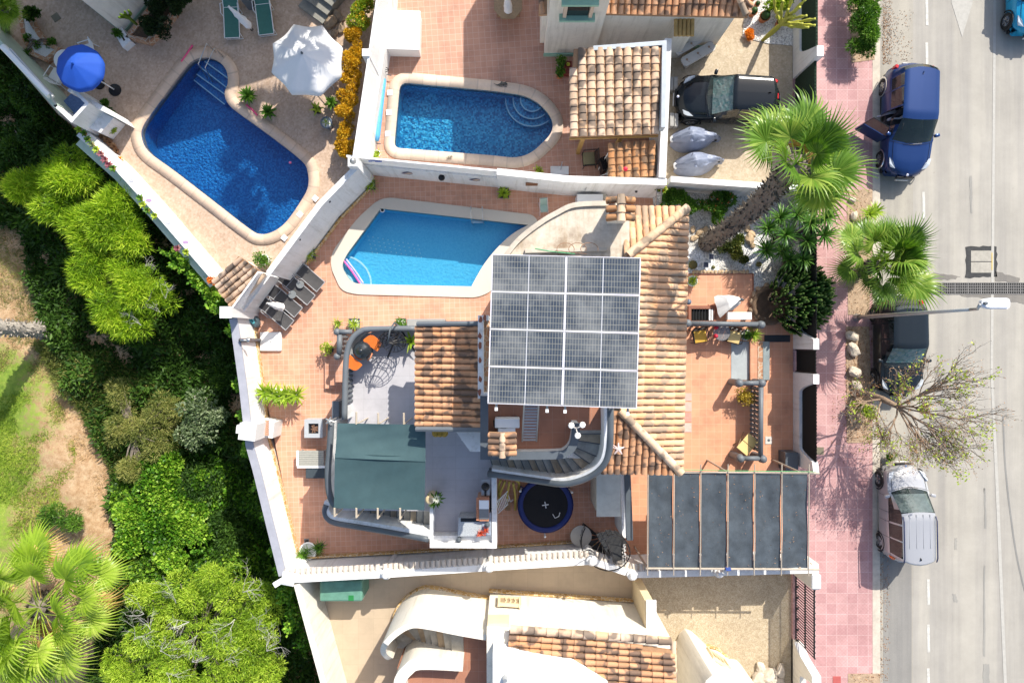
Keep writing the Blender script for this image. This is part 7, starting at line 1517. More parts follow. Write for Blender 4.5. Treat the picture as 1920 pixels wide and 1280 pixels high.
    # dark interior floor, dashboard and seats
    bm = NB(); box(bm, (-.03*L, 0, .45), (L*.55, Wd*.86, .1)); box(bm, ((cowl-.03)*L, 0, .82), (.3, Wd*.84, .12))
    for x in (.02, -.22):
        for s in (-1, 1): box(bm, (x*L, s*.38, .62), (.5, .48, .2), bev=.05); box(bm, (x*L-.28, s*.38, .95), (.14, .46, .6), ry=-.2, bev=.05)
    obj('interior', bm, mat('car_interior', (.035, .035, .04), .8), t, local=True)
    bm = NB(); box(bm, (0, 0, .25), (L*.86, Wd*.84, .16)); obj('underbody', bm, BLACK, t, local=True)
    if shade:
        xa, xb = (cowl-.01)*L-.05, (r0+.01)*L-.05; bm = NB(); quad(bm, (xa-.14, -Wh*.80, hoodz+.03), (xb-.02, -Wh*.74, Hh-.13), (xb-.02, Wh*.74, Hh-.13), (xa-.14, Wh*.80, hoodz+.03)); bmesh.ops.subdivide_edges(bm, edges=bm.edges[:], cuts=8, use_grid_fill=True)
        for v in bm.verts: v.co.z += random.uniform(-.02, .02)
        obj('sunshade', bm, front_shade, t, local=True)
    wb = L*.31
    for sx_ in (1, -1):
        for s in (1, -1):
            c = Vector((sx_*wb-.02*L*(sx_ > 0)+(.03*L if sx_ > 0 else 0), s*(Wh-.11), .325)); bm = NB(); prof = [(.20, -.11), (.29, -.115), (.325, -.08), (.33, 0), (.325, .08), (.29, .115), (.20, .11)]
            lathe(bm, prof, (0, 0, 0), 26); bm.transform(Matrix.Translation(c) @ Matrix.Rotation(math.pi/2, 4, 'X')); wh = obj('wheel', bm, TYRE, t, True, local=True)
            bm = NB(); lathe(bm, [(.205, .10*1), (.2, .08), (0, .06)], (0, 0, 0), 20)
            for k in range(spk): bb = Matrix.Rotation(k*6.283/spk, 4, 'Z'); r_ = bmesh.ops.create_cube(bm, size=1); bmesh.ops.scale(bm, vec=(.19, .05, .03), verts=r_['verts']); bmesh.ops.translate(bm, vec=(.1, 0, .1), verts=r_['verts']); bmesh.ops.transform(bm, matrix=bb, verts=r_['verts'])
            bm.transform(Matrix.Translation(c) @ Matrix.Rotation(-math.pi/2*s, 4, 'X')); obj('rim', bm, RIMM, wh, local=True)
            bm = NB(); lathe(bm, [(.345, -.0), (.40, .005), (.40, -.03)], (0, 0, 0), 26); bm.transform(Matrix.Translation((c.x, s*(Wh+.008), .34)) @ Matrix.Rotation(-math.pi/2*s, 4, 'X')); 
            for v in list(bm.verts):
                if v.co.z < .16: bm.verts.remove(v)
            obj('wheel_arch', bm, trim, t, local=True)
    for s in (1, -1):
        bm = NB(); x_ = .41*L; v_ = [(x_+.00, s*Wh*.78, hoodz-.17), (x_-.12, s*Wh*.86, hoodz-.11), (x_-.34, s*Wh*.90, hoodz-.05), (x_-.16, s*Wh*.72, hoodz-.06), (x_+.06, s*Wh*.58, hoodz-.15)]
        f_ = [bm.verts.new(Vector(p)+Vector((.02, s*.012, .045))) for p in v_]; g_ = [bm.verts.new(Vector(p)+Vector((-.02, -s*.03, -.08))) for p in v_]; bm.faces.new(f_); [bm.faces.new((f_[k], f_[(k+1) % 5], g_[(k+1) % 5], g_[k])) for k in range(5)]; bmesh.ops.recalc_face_normals(bm, faces=bm.faces[:]); obj('headlight', bm, LAMPG, t, local=True)
        bm = NB(); box(bm, (-.5*L+.31, s*Wh*.79, belt-.08), (.16, .14, .28), bev=.03, rz=s*.5); obj('taillight', bm, tail, t, local=True)
        bm = NB(); box(bm, ((cowl-.075)*L, s*(Wh+.06), belt+.05), (.13, .20, .13), rz=s*.25, bev=.04, seg=2); obj('mirror', bm, pm, t, 'auto', local=True)
        bm = NB(); tube(bm, [((cowl+.012)*L, s*.1, hoodz+.085), ((cowl+.0)*L, s*.1+.45*(1 if s < 0 else -.9), hoodz+.125)], .009, 5); obj('wiper', bm, BLACK, t, local=True)
    bm = NB(); box(bm, (.49*L, 0, hoodz-.33), (.06, Wh*.8, .14), bev=.02); obj('grille', bm, BLACK, t, local=True); bm = NB(); lathe(bm, [(0, .02), (.05, .015), (.055, 0)], (.475*L, 0, hoodz-.165), 14); obj('badge', bm, CHROME, t, local=True)
    bm = NB(); box(bm, (.5*L, 0, .42), (.02, .5, .11)); obj('front_plate', bm, WPL, t, local=True); bm = NB(); box(bm, (-.5*L, 0, .6), (.02, .5, .11)); obj('rear_plate', bm, WPL, t, local=True)
    bm = NB(); lathe(bm, [(.028, 0), (.01, .06), (0, .07)], ((r1+.05)*L, 0, Hh+.03), 8, 2.4, .6); obj('antenna', bm, trim, t, local=True)
    if rails:
        for s in (1, -1): bm = NB(); tube(bm, [((r1+.02)*L, s*Wh*.74, Hh-.0), ((r1+.06)*L, s*Wh*.75, Hh+.06), ((r0-.08)*L, s*Wh*.75, Hh+.06), ((r0-.04)*L, s*Wh*.74, Hh)], .025, 6); obj('roof_rail', bm, rails, t, local=True)
    if ribs:
        for k in range(4): bm = NB(); box(bm, (-.12*L, (k-1.5)*.26, Hh+.034-.01*abs(k-1.5)), (L*.33, .025, .012), bev=.003); obj('roof_rib', bm, pm, t, local=True)
    for s in (1, -1): bm = NB(); tube(bm, [((r1+.03)*L, s*Wh*.955, belt+.02), (-.05*L, s*Wh*.98, belt+.012), ((cowl-.06)*L, s*Wh*.985, belt+.0)], .008, 4); obj('window_trim', bm, trim if trim == CHROME else BLACK, t, local=True); return t
C1 = car('black compact SUV with silver sunshade parked on the driveway behind the hedge gate', 'car', 1354, 198, math.pi-.045, 4.12, 1.74, 1.55, paint('black_car_paint', (.008, .011, .014), .1, .14), shade=True, r0=.01, cowl=.215, r1=-.37, rear=-.46, z0=.11, spk=6)
bm = NB(); box(bm, (-1.75, 0, 1.24), (.06, .22, .09), bev=.02); obj('brake_light', bm, TAIL, C1, local=True)
C2 = car('blue estate SUV with its passenger door open beside the pink pavement', 'car', 1683, 237, -math.pi/2-.04, 4.55, 1.77, 1.62, paint('metallic_blue_paint', (.013, .042, .15), .5), open_door=True, trim=CHROME, r0=.055, cowl=.22, r1=-.385, rear=-.46, hoodz=1.0, belt=1.02, spk=10)
dr = NB(); bmesh.ops.create_cube(dr, size=1); bmesh.ops.scale(dr, vec=(1.05, .07, .66), verts=dr.verts[:]); bmesh.ops.translate(dr, vec=(-.525, 0, .62), verts=dr.verts[:]); MD = Matrix.Translation((.75, -.93, 0)) @ Matrix.Rotation(math.radians(62), 4, 'Z'); dr.transform(MD); od = obj('door', dr, paint('metallic_blue_paint', (.013, .042, .15)), C2, local=True)
bm = NB(); quad(bm, (-.04, 0, .96), (-.25, .12, 1.42), (-.95, .14, 1.42), (-1.03, 0, .96)); bm.transform(MD); obj('door_glass', bm, CARGLASS, od, local=True); bm = NB(); tube(bm, [(-.04, 0, .96), (-.25, .12, 1.42), (-.95, .14, 1.42), (-1.03, 0, .96)], .02, 5); box(bm, (-.5, .05, .6), (.6, .04, .08)); bm.transform(MD); obj('door_frame', bm, BLACK, od, local=True)
C3 = car('dark car with blue-green sunshade parked under the street palm and bare tree', 'car', 1669, 648, -math.pi/2, 4.0, 1.76, 1.5, paint('dark_slate_paint', (.012, .018, .024), .3), shade=True, r0=.03, cowl=.22, r1=-.36, rear=-.46)
C4 = car('silver people carrier with ribbed roof and dark roof rails on the street', 'car', 1677, 952, math.pi/2+.02, 3.9, 1.66, 1.7, paint('silver_car_paint', (.46, .46, .47), .6, .3), rails=mat('navy_rail', (.02, .03, .09), .4), r0=.065, cowl=.265, r1=-.44, rear=-.485, boxy=.9, tail=ORL, ribs=True, hoodz=1.02, belt=1.05, shade=True, front_shade=mat('pale_dash_cover', (.35, .45, .45), .5, .4, 4))
C5 = car('bright cyan car cut by the top right corner of the photo', 'car', 1915, -14, -math.pi/2, 4.1, 1.74, 1.55, paint('cyan_car_paint', (.015, .30, .52), .3))
# seated person at the open door
def person(label, loc, rz, joints, mats):
    """joints: name -> (pos, radius, parent)"""
    t = thing('person', label, 'person', loc, rz); names_ = list(joints); me = bpy.data.meshes.new('body'); me.from_pydata([joints[n][0] for n in names_], [(names_.index(joints[n][2]), i) for i, n in enumerate(names_) if joints[n][2]], [])
    o = bpy.data.objects.new('body', me); C.objects.link(o); o.parent = t; o.modifiers.new('s', 'SKIN'); 
    for i, n in enumerate(names_): me.skin_vertices[0].data[i].radius = (joints[n][1],)*2; me.skin_vertices[0].data[i].use_root = (i == 0)
    su = o.modifiers.new('u', 'SUBSURF'); su.levels = 2; su.render_levels = 2; me.materials.append(mats); return t
J = {'pelvis': ((0, 0, .62), .14, None), 'waist': ((0, .0, .78), .125, 'pelvis'), 'chest': ((.04, 0, 1.0), .155, 'waist'), 'neck': ((.07, 0, 1.17), .055, 'chest'), 'head': ((.11, 0, 1.3), .10, 'neck'),
     'shl': ((.06, .18, 1.08), .06, 'chest'), 'ell': ((.25, .24, .88), .042, 'shl'), 'hdl': ((.46, .18, .86), .03, 'ell'), 'shr': ((.06, -.18, 1.08), .06, 'chest'), 'elr': ((.2, -.26, .86), .042, 'shr'), 'hdr': ((.38, -.22, .74), .03, 'elr'),
     'hpl': ((.05, .1, .6), .09, 'pelvis'), 'knl': ((.45, .12, .6), .065, 'hpl'), 'anl': ((.52, .12, .2), .042, 'knl'), 'hpr': ((.05, -.1, .6), .09, 'pelvis'), 'knr': ((.45, -.13, .6), .065, 'hpr'), 'anr': ((.55, -.16, .2), .042, 'knr'), 'tor': ((.68, -.18, .16), .035, 'anr')}
pr_ = person('person in pale clothes sitting sideways in the open doorway of the blue car', P(1672, 222, 0), math.pi+.25, J, mat('pale_cotton', (.50, .50, .55), .9, .12, 8))
bm = NB(); ball(bm, (.115, 0, 1.335), .112, 12, 1.1); obj('hair', bm, mat('brown_hair', (.06, .035, .02), .8), pr_, True, local=True)
bm = NB()
for s in (-1, 1):
    for k in range(5): a = (k-2)*.3; p = Vector((.46 if s > 0 else .38, s*.2, .86 if s > 0 else .74)); tube(bm, [p, p+Vector((.05*math.cos(a), .05*math.sin(a), -.005)), p+Vector((.09*math.cos(a), .085*math.sin(a), -.03))], [.012, .01, .007], 6)
obj('fingers', bm, mat('skin', (.5, .28, .19), .6), pr_, True, local=True)
# two covered scooters
CVR = mat('grey_blue_cover', (.22, .25, .33), .45, .2, 3, bump=.15, bsc=9)
def scooter(label, px, py, rz, sd):
    t = thing('covered_scooter', label, 'scooter', P(px, py, .11), rz, None); V, F = [], []; nx, ny = 30, 22; rd = np.random.default_rng(sd)
    for i in range(nx+1):
        x = i/nx; w_ = .46*math.sin(math.pi*min(1, x*1.12+.02))**.55*(1-.35*max(0, x-.55)/.45) if x < .96 else .06; w_ = max(w_, .05); top = np.interp(x, [0, .12, .32, .42, .6, .85, 1], [.45, .82, 1.22, 1.12, .92, .85, .4])
        for j in range(ny+1):
            a = math.pi*j/ny; y = math.cos(a); zz_ = max(math.sin(a), 1e-6)**.6; fold = .05*math.sin(a*9+x*6+sd)*(1-zz_*.5)+.02*math.sin(a*17+x*11); V.append(((x-.5)*1.95, w_*y*(1.05-.35*zz_)+fold*.6, .1+(top-.1)*zz_+fold+.05*abs(math.sin(x*13+2*math.cos(a*5)))*zz_+rd.uniform(-.012, .012)))
    for i in range(nx):
        for j in range(ny): a = i*(ny+1)+j; F.append((a, a+1, a+ny+2, a+ny+1))
    raw('cover', V, F, CVR, t)
    for x in (-.62, .62):
        bm = NB(); lathe(bm, [(.16, -.05), (.24, -.05), (.25, 0), (.24, .05), (.16, .05)], (0, 0, 0), 20); bm.transform(Matrix.Translation((x, 0, .25)) @ Matrix.Rotation(math.pi/2, 4, 'X')); obj('wheel', bm, TYRE, t, True, local=True)
    bm = NB(); tube(bm, [(-.34, -.27, 1.0), (-.4, 0, 1.08), (-.34, .27, 1.0)], .07, 8); obj('covered_handlebar', bm, CVR, t, local=True)
    bm = NB(); box(bm, (-.95, 0, .42), (.16, .25, .12), bev=.05); obj('mudguard', bm, WPL, t, local=True); return t
scooter('grey covered scooter nearest the black car, with pale mudguard showing', 1300, 266, 0.02, 1); scooter('grey covered scooter against the white wall under the palm frond', 1306, 311, .12, 2)
# street lamp
sl2 = thing('street_lamp', 'tall grey street lamp with white head reaching over the drain grating', 'street lamp', P(1606, 595, .13)); bs = P(1606, 595, .13); hd = P(1868, 569, 7.3); top = Vector((bs.x, bs.y, 6.9)); bm = NB()
tube(bm, [bs, bs.lerp(top, .5), top], [.085, .07, .05], 12); lathe(bm, [(.16, 0), (.16, .02), (.11, .25)], bs, 12); obj('post', bm, GALV, sl2, True); bm = NB(); tube(bm, [top, top+Vector((.08, .0, .22)), hd+Vector((-.5, -.02, .02))], .045, 10); obj('arm', bm, GALV, sl2, True)
bm = NB(); q = fillet([(-.46, -.09), (-.28, -.16), (.32, -.16), (.38, -.10), (.38, .10), (.32, .16), (-.28, .16), (-.46, .09)], .06, 4); q = [(hd.x+x, hd.y+y) for x, y in q]; prism(bm, q, 7.2, 7.34, bottom=True); prism(bm, [(hd.x+(x-hd.x)*.9, hd.y+(y-hd.y)*.8) for x, y in q], 7.34, 7.38); obj('head', bm, mat('white_lamp_housing', (.72, .74, .78), .4, .03), sl2, 'auto')
bm = NB(); lathe(bm, [(.05, 0), (.05, .08), (0, .09)], (hd.x-.38, hd.y, 7.35), 10); obj('sensor', bm, GREYDK, sl2)
# ================= VEGETATION =================
def inpoly(x, y, poly):
    c = np.zeros(len(x), bool); n = len(poly)
    for i in range(n):
        x1, y1 = poly[i]; x2, y2 = poly[(i+1) % n]
        c ^= ((y1 > y) != (y2 > y)) & (x < (x2-x1)*(y-y1)/(y2-y1+1e-12)+x1)
    return c
def scatter(poly_px, n, z0, z1, zr=-2.8):
    w_ = np.array(W(poly_px, zr)); lo, hi = w_.min(0), w_.max(0); x = RNG.uniform(lo[0], hi[0], n*3); y = RNG.uniform(lo[1], hi[1], n*3); k = inpoly(x, y, [tuple(p) for p in w_]); x, y = x[k][:n], y[k][:n]
    p = np.stack([x, y, np.zeros(len(x))], 1); c = clump(p, 1.4); p[:, 2] = z0+(z1-z0)*c*RNG.random(len(x))**.5; return p, c
def cover(name, label, cat_, poly, n, z0, z1, L, Wd, m, up=1.0, tm=1, zr=-2.8, tb=.15):
    p, c = scatter(poly, n, z0, z1, zr); d = RNG.normal(size=p.shape); d[:, 2] = abs(d[:, 2])*up; k = len(p)
    V, F, T = leaves(p, d, L*(.6+.8*RNG.random(k)), Wd*(.7+.6*RNG.random(k)), np.clip((tb+.6*c+RNG.normal(size=k)*.2)*tm, 0, 1)); return stuff(raw(name, V, F, m, tint=T), label, cat_)
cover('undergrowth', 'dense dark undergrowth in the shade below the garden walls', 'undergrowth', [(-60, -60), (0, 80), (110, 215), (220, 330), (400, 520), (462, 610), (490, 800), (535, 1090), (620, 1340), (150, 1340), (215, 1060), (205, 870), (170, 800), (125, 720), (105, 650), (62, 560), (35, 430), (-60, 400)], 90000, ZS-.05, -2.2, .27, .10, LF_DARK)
cover('ground_ivy', 'ivy leaves carpeting the slope between the sunlit mound and the white wall', 'ivy', [(215, 870), (400, 850), (500, 900), (540, 1080), (560, 1140), (300, 1120), (225, 1050)], 26000, ZS, -2.15, .15, .12, LF_IVY)
cover('bramble', 'dry brown and olive scrub at the edge of the shaded slope', 'scrub', [(60, 640), (190, 660), (330, 740), (345, 860), (210, 900), (180, 820), (90, 700)], 22000, ZS, -2.4, .22, .03, LF_DRY)
cover('grass', 'short patchy green grass on the open ground at the left', 'grass', [(-60, 690), (40, 700), (110, 760), (140, 850), (130, 950), (60, 1010), (-60, 1020)], 26000, ZS-.03, ZS+.05, .12, .02, LF_GRASS, up=1.5)
cover('dry_grass', 'straw-coloured dry grass along the bare strip', 'dry grass', [(-20, 630), (60, 660), (190, 800), (235, 1000), (250, 1100), (200, 1110), (150, 900), (60, 730), (-20, 690)], 9000, ZS-.03, ZS+.06, .14, .015, M_leaf('straw_blades', (.30, .19, .08), (.50, .34, .17), (.66, .5, .28), .8, .1), up=1)
cover('dry_grass', 'dry straw under the palm trunk at the left edge', 'dry grass', [(-60, 410), (35, 430), (62, 560), (105, 650), (60, 700), (-60, 690)], 12000, ZS-.03, ZS+.1, .16, .015, LF_DRY, up=1)
iv = thing('ivy_bush', 'bright green ivy mound in the sun between the palm and the dark slope', 'ivy', P(300, 960, ZS)); B = []
for px, py, r in ((290, 920, 55), (350, 960, 50), (250, 970, 40), (300, 1000, 50), (240, 1020, 35), (370, 1010, 35), (320, 1050, 30), (370, 905, 25), (300, 945, 50), (270, 960, 40), (340, 990, 45), (320, 890, 40), (280, 880, 30)): B += bl(px, py, -2.2, r, 5, .1, .5)
crown('crown', B, 42000, .14, .12, LF_IVY, iv, rnd=.5, csc=1.6, tmul=1.15, flat=.45)
bm = NB(); tube(bm, [P(300, 960, ZS), P(300, 960, -2.2)], .05); obj('stem', bm, BARK, iv)
iv = thing('ivy', 'dark green ivy climbing up the outside of the white west wall', 'ivy', P(500, 850, ZS)); n = 15000; line = np.array([tuple(P(a, b, 0)[:2]) for a, b in [(330, 470), (440, 590), (462, 600), (474, 714), (487, 822), (500, 864), (524, 962), (540, 1030), (550, 1100), (590, 1240)]])
u = RNG.random(n)*(len(line)-1.001); i_ = u.astype(int); f_ = (u-i_)[:, None]; q = line[i_]*(1-f_)+line[i_+1]*f_; cz = clump(np.stack([q[:, 0]*2, q[:, 1]*2, u*0], 1), 1.6); zz = ZS+RNG.random(n)*(2.2+2.2*cz); off = (.15+.5*RNG.random(n)*(1.2-.25*(zz-ZS)))[:, None]*np.array([-1, -.12]); pp = np.concatenate([q+off-[.12, 0], zz[:, None]], 1)
V, F, T = leaves(pp, RNG.normal(size=(n, 3))+[-.6, 0, .5], .13*(.6+.7*RNG.random(n)), .11, np.clip(.1+.6*cz+RNG.normal(size=n)*.2, 0, 1)); raw('foliage', V, F, LF_IVY, iv, T, local=False)
iv = thing('ivy', 'sparse sunlit vine hanging over the tiled shelter end of the patio wall', 'ivy', P(370, 500, ZS)); B = []
for px, py in ((335, 470), (350, 490), (368, 512), (385, 530), (400, 552), (420, 570)): B += bl(px, py, .2, 15, 4, .5)
crown('foliage', B, 3500, .13, .09, LF_IVY, iv, tmul=1.3, rnd=1)
# feathery trees on the slope
def blist(spec, k=8, zs=.3): 
    o = []
    for px, py, z, r in spec: o += bl(px, py, z, r*1.05, k, zs, rr=.42)
    return o
T1 = tree('acacia_tree', 'feathery yellow-green tree nearest the outdoor kitchen, largest on the slope', 'tree', P(150, 380, ZS), blist([(55, 350, -.2, 48), (135, 325, .1, 52), (110, 375, -.1, 45), (195, 400, .3, 60), (245, 440, .2, 40), (160, 440, .0, 50)]), 42000, .30, .028, LF_ACA, rnd=.8, csc=1.9, drop=-.2)
T2 = tree('acacia_tree', 'feathery tree with grey twigs lower on the slope, by the diagonal wall shade', 'tree', P(220, 540, ZS), blist([(175, 510, 0, 48), (250, 530, .1, 55), (215, 570, 0, 48), (290, 570, -.2, 38), (240, 605, -.2, 38)]), 26000, .28, .026, LF_ACA, rnd=.9, csc=2.1, drop=-.2)
tg = T2
def twigs(t, spots, n, L, m=LF_TWIG, z=0., w_=.02):
    sp = []
    def g_(p, d, l, w, dep):
        pts = [p.copy()]
        for s in range(4): d = (d+Vector((random.gauss(0, .22), random.gauss(0, .22), random.gauss(0, .12)))).normalized(); p = p+d*l/4; pts.append(p.copy())
        sp.append((pts, [w, w*.9, w*.8, w*.65, w*.4], Vector((-d.y, d.x, 0)).normalized(), random.random()))
        if dep:
            for k in range(3): a = random.choice((-1, 1))*random.uniform(.3, .9); g_(pts[random.randint(1, 4)], Vector((d.x*math.cos(a)-d.y*math.sin(a), d.x*math.sin(a)+d.y*math.cos(a), d.z)), l*.65, w*.6, dep-1)
    for px, py in spots:
        a = random.uniform(0, 6.28)
        for k in range(n): b_ = a+random.uniform(-.7, .7); g_(P(px, py, z-.2), Vector((math.cos(b_), math.sin(b_), .25)), L*random.uniform(.4, .7), w_, 2)
    V, F, T = blades(sp); return raw('twigs', V, F, m, t, T, local=False)
twigs(T1, [(120, 330), (180, 395), (90, 360)], 3, .7, z=.15, w_=.014); twigs(tg, [(270, 500), (290, 540), (300, 585), (265, 610), (240, 560), (310, 560)], 3, .8, z=.2, w_=.016)
tree('olive_bush', 'grey-green open shrub with small round leaves below the west wall', 'shrub', P(375, 790, ZS), blist([(365, 760, -1.2, 38), (395, 790, -1.2, 34), (365, 815, -1.3, 36)]), 5200, .13, .075, LF_GREY, rnd=1.2, csc=3, bark=PBARK)
T3 = tree('wattle_bush', 'broad bright green feathery bush with white twigs at the bottom edge', 'shrub', P(380, 1210, ZS), blist([(280, 1130, -.6, 50), (350, 1120, -.3, 55), (420, 1095, 0, 50), (470, 1150, 0, 60), (400, 1190, .2, 75), (300, 1220, 0, 70), (500, 1230, 0, 60), (220, 1250, -.4, 50), (420, 1290, .2, 70), (330, 1310, .2, 70)], 6), 70000, .17, .028, LF_PINE, rnd=1.0, csc=2.4, drop=-.3)
tg = T3; twigs(tg, [(270, 1150), (282, 1180), (355, 1165), (370, 1190), (300, 1220), (455, 1110), (480, 1180), (420, 1240), (360, 1240), (250, 1200), (500, 1220), (330, 1130), (440, 1160), (310, 1260)], 3, 1.1, z=.62, w_=.02)
tree('low_shrub', 'dark green low shrub between the lawn and the big fan palm', 'shrub', P(108, 975, ZS), blist([(95, 970, -2.3, 26), (128, 975, -2.3, 24)]), 5000, .16, .03, LF_GRN, rnd=.8)
tree('dry_shrub', 'olive dry shrub on the slope left of the ivy', 'shrub', P(250, 820, ZS), blist([(230, 800, -2.1, 38), (280, 820, -1.9, 45), (250, 865, -2.1, 38), (300, 770, -2.0, 36), (220, 740, -2.2, 30)]), 17000, .16, .022, LF_DRY, rnd=1.0)
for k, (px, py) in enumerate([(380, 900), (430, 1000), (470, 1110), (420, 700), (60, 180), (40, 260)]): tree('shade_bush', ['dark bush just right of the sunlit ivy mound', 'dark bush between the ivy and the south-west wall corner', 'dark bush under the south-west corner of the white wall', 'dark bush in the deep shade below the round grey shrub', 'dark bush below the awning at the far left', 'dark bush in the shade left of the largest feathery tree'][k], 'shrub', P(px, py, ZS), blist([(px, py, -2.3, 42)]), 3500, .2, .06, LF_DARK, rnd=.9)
# palms
def lean(p, q, k, dz=.0): m = p.lerp(q, k); m.z += dz; return m
b, e = P(1326, 455, .16), P(1494, 306, 8.2)
fan_palm('tall fan palm with thick trunk rising from the white gravel', b, e, 22, LF_PALM, 1.08, .98, .31, lean(b, e, .5)+Vector((.1, -.15, 0)), seed=3, els=(-.55, 1.3), pw=.8, gap=(188, 262), dead=1)
b, e = P(1604, 512, .14), P(1650, 492, 2.5); fan_palm('short bushy fan palm in the planting strip over the parked dark car', b, e, 28, LF_PALM, 1.3, 1.0, .16, seed=4, els=(-.15, 1.45), pw=1.25)
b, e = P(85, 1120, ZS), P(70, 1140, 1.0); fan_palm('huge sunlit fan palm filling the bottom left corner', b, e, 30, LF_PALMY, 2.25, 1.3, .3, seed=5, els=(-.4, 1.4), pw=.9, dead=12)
b, e = P(700, -70, .1), P(585, -225, 6.3); fan_palm('palm beyond the top edge whose fronds shade the white parasol', b, e, 18, LF_PALM, 1.2, 1.0, .2, seed=8)
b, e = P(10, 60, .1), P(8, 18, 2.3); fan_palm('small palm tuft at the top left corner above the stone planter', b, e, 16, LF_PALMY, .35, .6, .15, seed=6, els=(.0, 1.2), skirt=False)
b, e = P(96, 621, ZS), P(-185, 600, 4.2); fan_palm('grey ringed palm trunk leaning out of the picture at the left edge', b, e, 12, LF_PALM, .8, .9, .27, seed=7, trunk_m=mat('ringed_grey_bark', (.42, .38, .33), .9, .3, 9, bump=.6), els=(0, 1.2))
# yuccas and garden plants in the gravel bed
def yucca(label, base, heads, L=.62, m=LF_YUC, n=46):
    t = thing('yucca', label, 'yucca', P(*base, .16)); bm = NB()
    for px, py, z in heads: a = P(*base, .16); q = P(px, py, z); tube(bm, [a, a.lerp(q, .5)+Vector((0, 0, .1)), q], [.09, .07, .06], 7)
    obj('stem', bm, BARK, t, True)
    for i, (px, py, z) in enumerate(heads): rosette('foliage', t, m, n, L, .06, .5, 1.35, P(px, py, z), seed=i+px)
yucca('yucca group with open star heads left of the palm crown over the gravel', (1450, 450), [(1440, 428, 1.6), (1473, 440, 2.0), (1436, 468, 1.2), (1462, 408, 1.7)])
yucca('dark yucca group with the highest star heads beside the street wall', (1480, 445), [(1520, 418, 2.4), (1513, 452, 2.0), (1548, 408, 2.5), (1496, 402, 2.2), (1545, 440, 2.2)])
yucca('low yucca group next to the candle cactus', (1470, 500), [(1480, 487, 1.3), (1507, 486, 1.6), (1466, 470, 1.1)], .55)
yucca('bright small yucca in the planting strip just above the street palm', (1616, 420), [(1630, 402, .8), (1640, 396, .6), (1612, 432, .5)], .42, LF_PALMY)
t = thing('candle_cactus', 'dense dark candle cactus bush with upright pale-tipped fingers at the street wall', 'cactus', P(1485, 560, .16)); V, F, T = [], [], []; rd = random.Random(8)
for k in range(430):
    a = rd.random()*6.28; r = math.sqrt(rd.random()); c = P(1505, 558, 1.1); bx_, by_ = c.x+r*1.0*math.cos(a), c.y+r*1.25*math.sin(a); z0_ = 1.75-1.1*r*r+rd.uniform(-.15, .15); d = Vector((.5*r*math.cos(a)+.15, .5*r*math.sin(a)+.05, 1)).normalized(); l = rd.uniform(.22, .38); s = d.orthogonal().normalized(); q = d.cross(s); b0 = Vector((bx_, by_, z0_-.3)); i0 = len(V); tt = rd.uniform(0, .4)
    for h_, rr, tv in ((0, .045, .0), (l+.2, .05, tt), (l+.3, .036, tt+.5), (l+.34, .012, 1)):
        for m_ in range(5): V.append(tuple(b0+d*h_+(s*math.cos(m_*1.2566)+q*math.sin(m_*1.2566))*rr)); T.append(min(1, tv))
    for j in range(3):
        for m_ in range(5): F.append((i0+j*5+m_, i0+j*5+(m_+1) % 5, i0+j*5+5+(m_+1) % 5, i0+j*5+5+m_))
raw('stems', V, F, LF_CACT, t, T, local=False, smooth=True); bm = NB(); tube(bm, [P(1485, 560, .1), P(1500, 560, 1.2)], .15); obj('trunk', bm, BARK, t)
def shrub(label, px, py, z, spec, n, L, Wd, m, cat_='shrub', fl=None, nf=60, fs=.06, name='shrub', **k):
    t = thing(name, label, cat_, P(px, py, z)); B = blist(spec, 5); bm = NB(); limbs(bm, P(px, py, z), B, .05); obj('stem', bm, BARK, t, True); crown('foliage', B, n, L, Wd, m, t, **k)
    if fl:
        p, d, _ = blobpts(B, nf, lo=1.0); V, F, T = leaves(np.repeat(p, 5, 0), RNG.normal(size=(nf*5, 3))+[0, 0, .5], fs, fs*.7, RNG.random(nf*5)); raw('flowers', V, F, fl, t, T, local=False)
    return t
shrub('dark climbing shrub along the white wall at the top of the gravel bed', 1275, 375, .1, [(1262, 378, .9, 22), (1288, 372, .9, 22), (1300, 385, .8, 20)], 6000, .10, .06, LF_GRN, fl=LF_RED, nf=8)
shrub('green shrub dotted with red flowers next to the thick palm trunk', 1345, 385, .1, [(1340, 378, .9, 24), (1360, 375, .8, 22), (1350, 398, .7, 20)], 6500, .10, .06, LF_GRN, fl=LF_RED, nf=42, fs=.08)
shrub('reddish vine at the metal ladder rack in the corner of the wall', 1240, 350, .1, [(1240, 348, 1.6, 12)], 700, .1, .05, LF_LIME, fl=LF_RED, nf=26, fs=.07)
shrub('low dark green bush in the middle of the white gravel', 1375, 466, .16, [(1360, 462, .4, 13), (1378, 455, .5, 16), (1375, 478, .4, 16), (1392, 482, .35, 11), (1388, 448, .4, 12)], 5200, .09, .05, M_leaf('olive_dark_leaves', (.03, .05, .01), (.08, .11, .02), (.22, .22, .05)))
for lb, px, py, r in (('round brown-green cactus touching the roof eave on the gravel', 1298, 497, .2), ('small dark round cactus on the gravel right of the low bush', 1422, 496, .12), ('tiny round cactus on the gravel near the patio edge', 1337, 501, .07)):
    t = thing('round_cactus', lb, 'cactus', P(px, py, .16)); V, F, T = rosette_data(60, r*1.05, r*.3, .9, 1.4, (0, 0, r*.3)); raw('spines', V, F, LF_CACT, t, T); bm = NB(); ball(bm, (0, 0, r*.6), r*.9, 12, .8); obj('body', bm, mat('cactus_brown_green', (.12, .10, .03), .8, .3, 12), t, True, local=True)
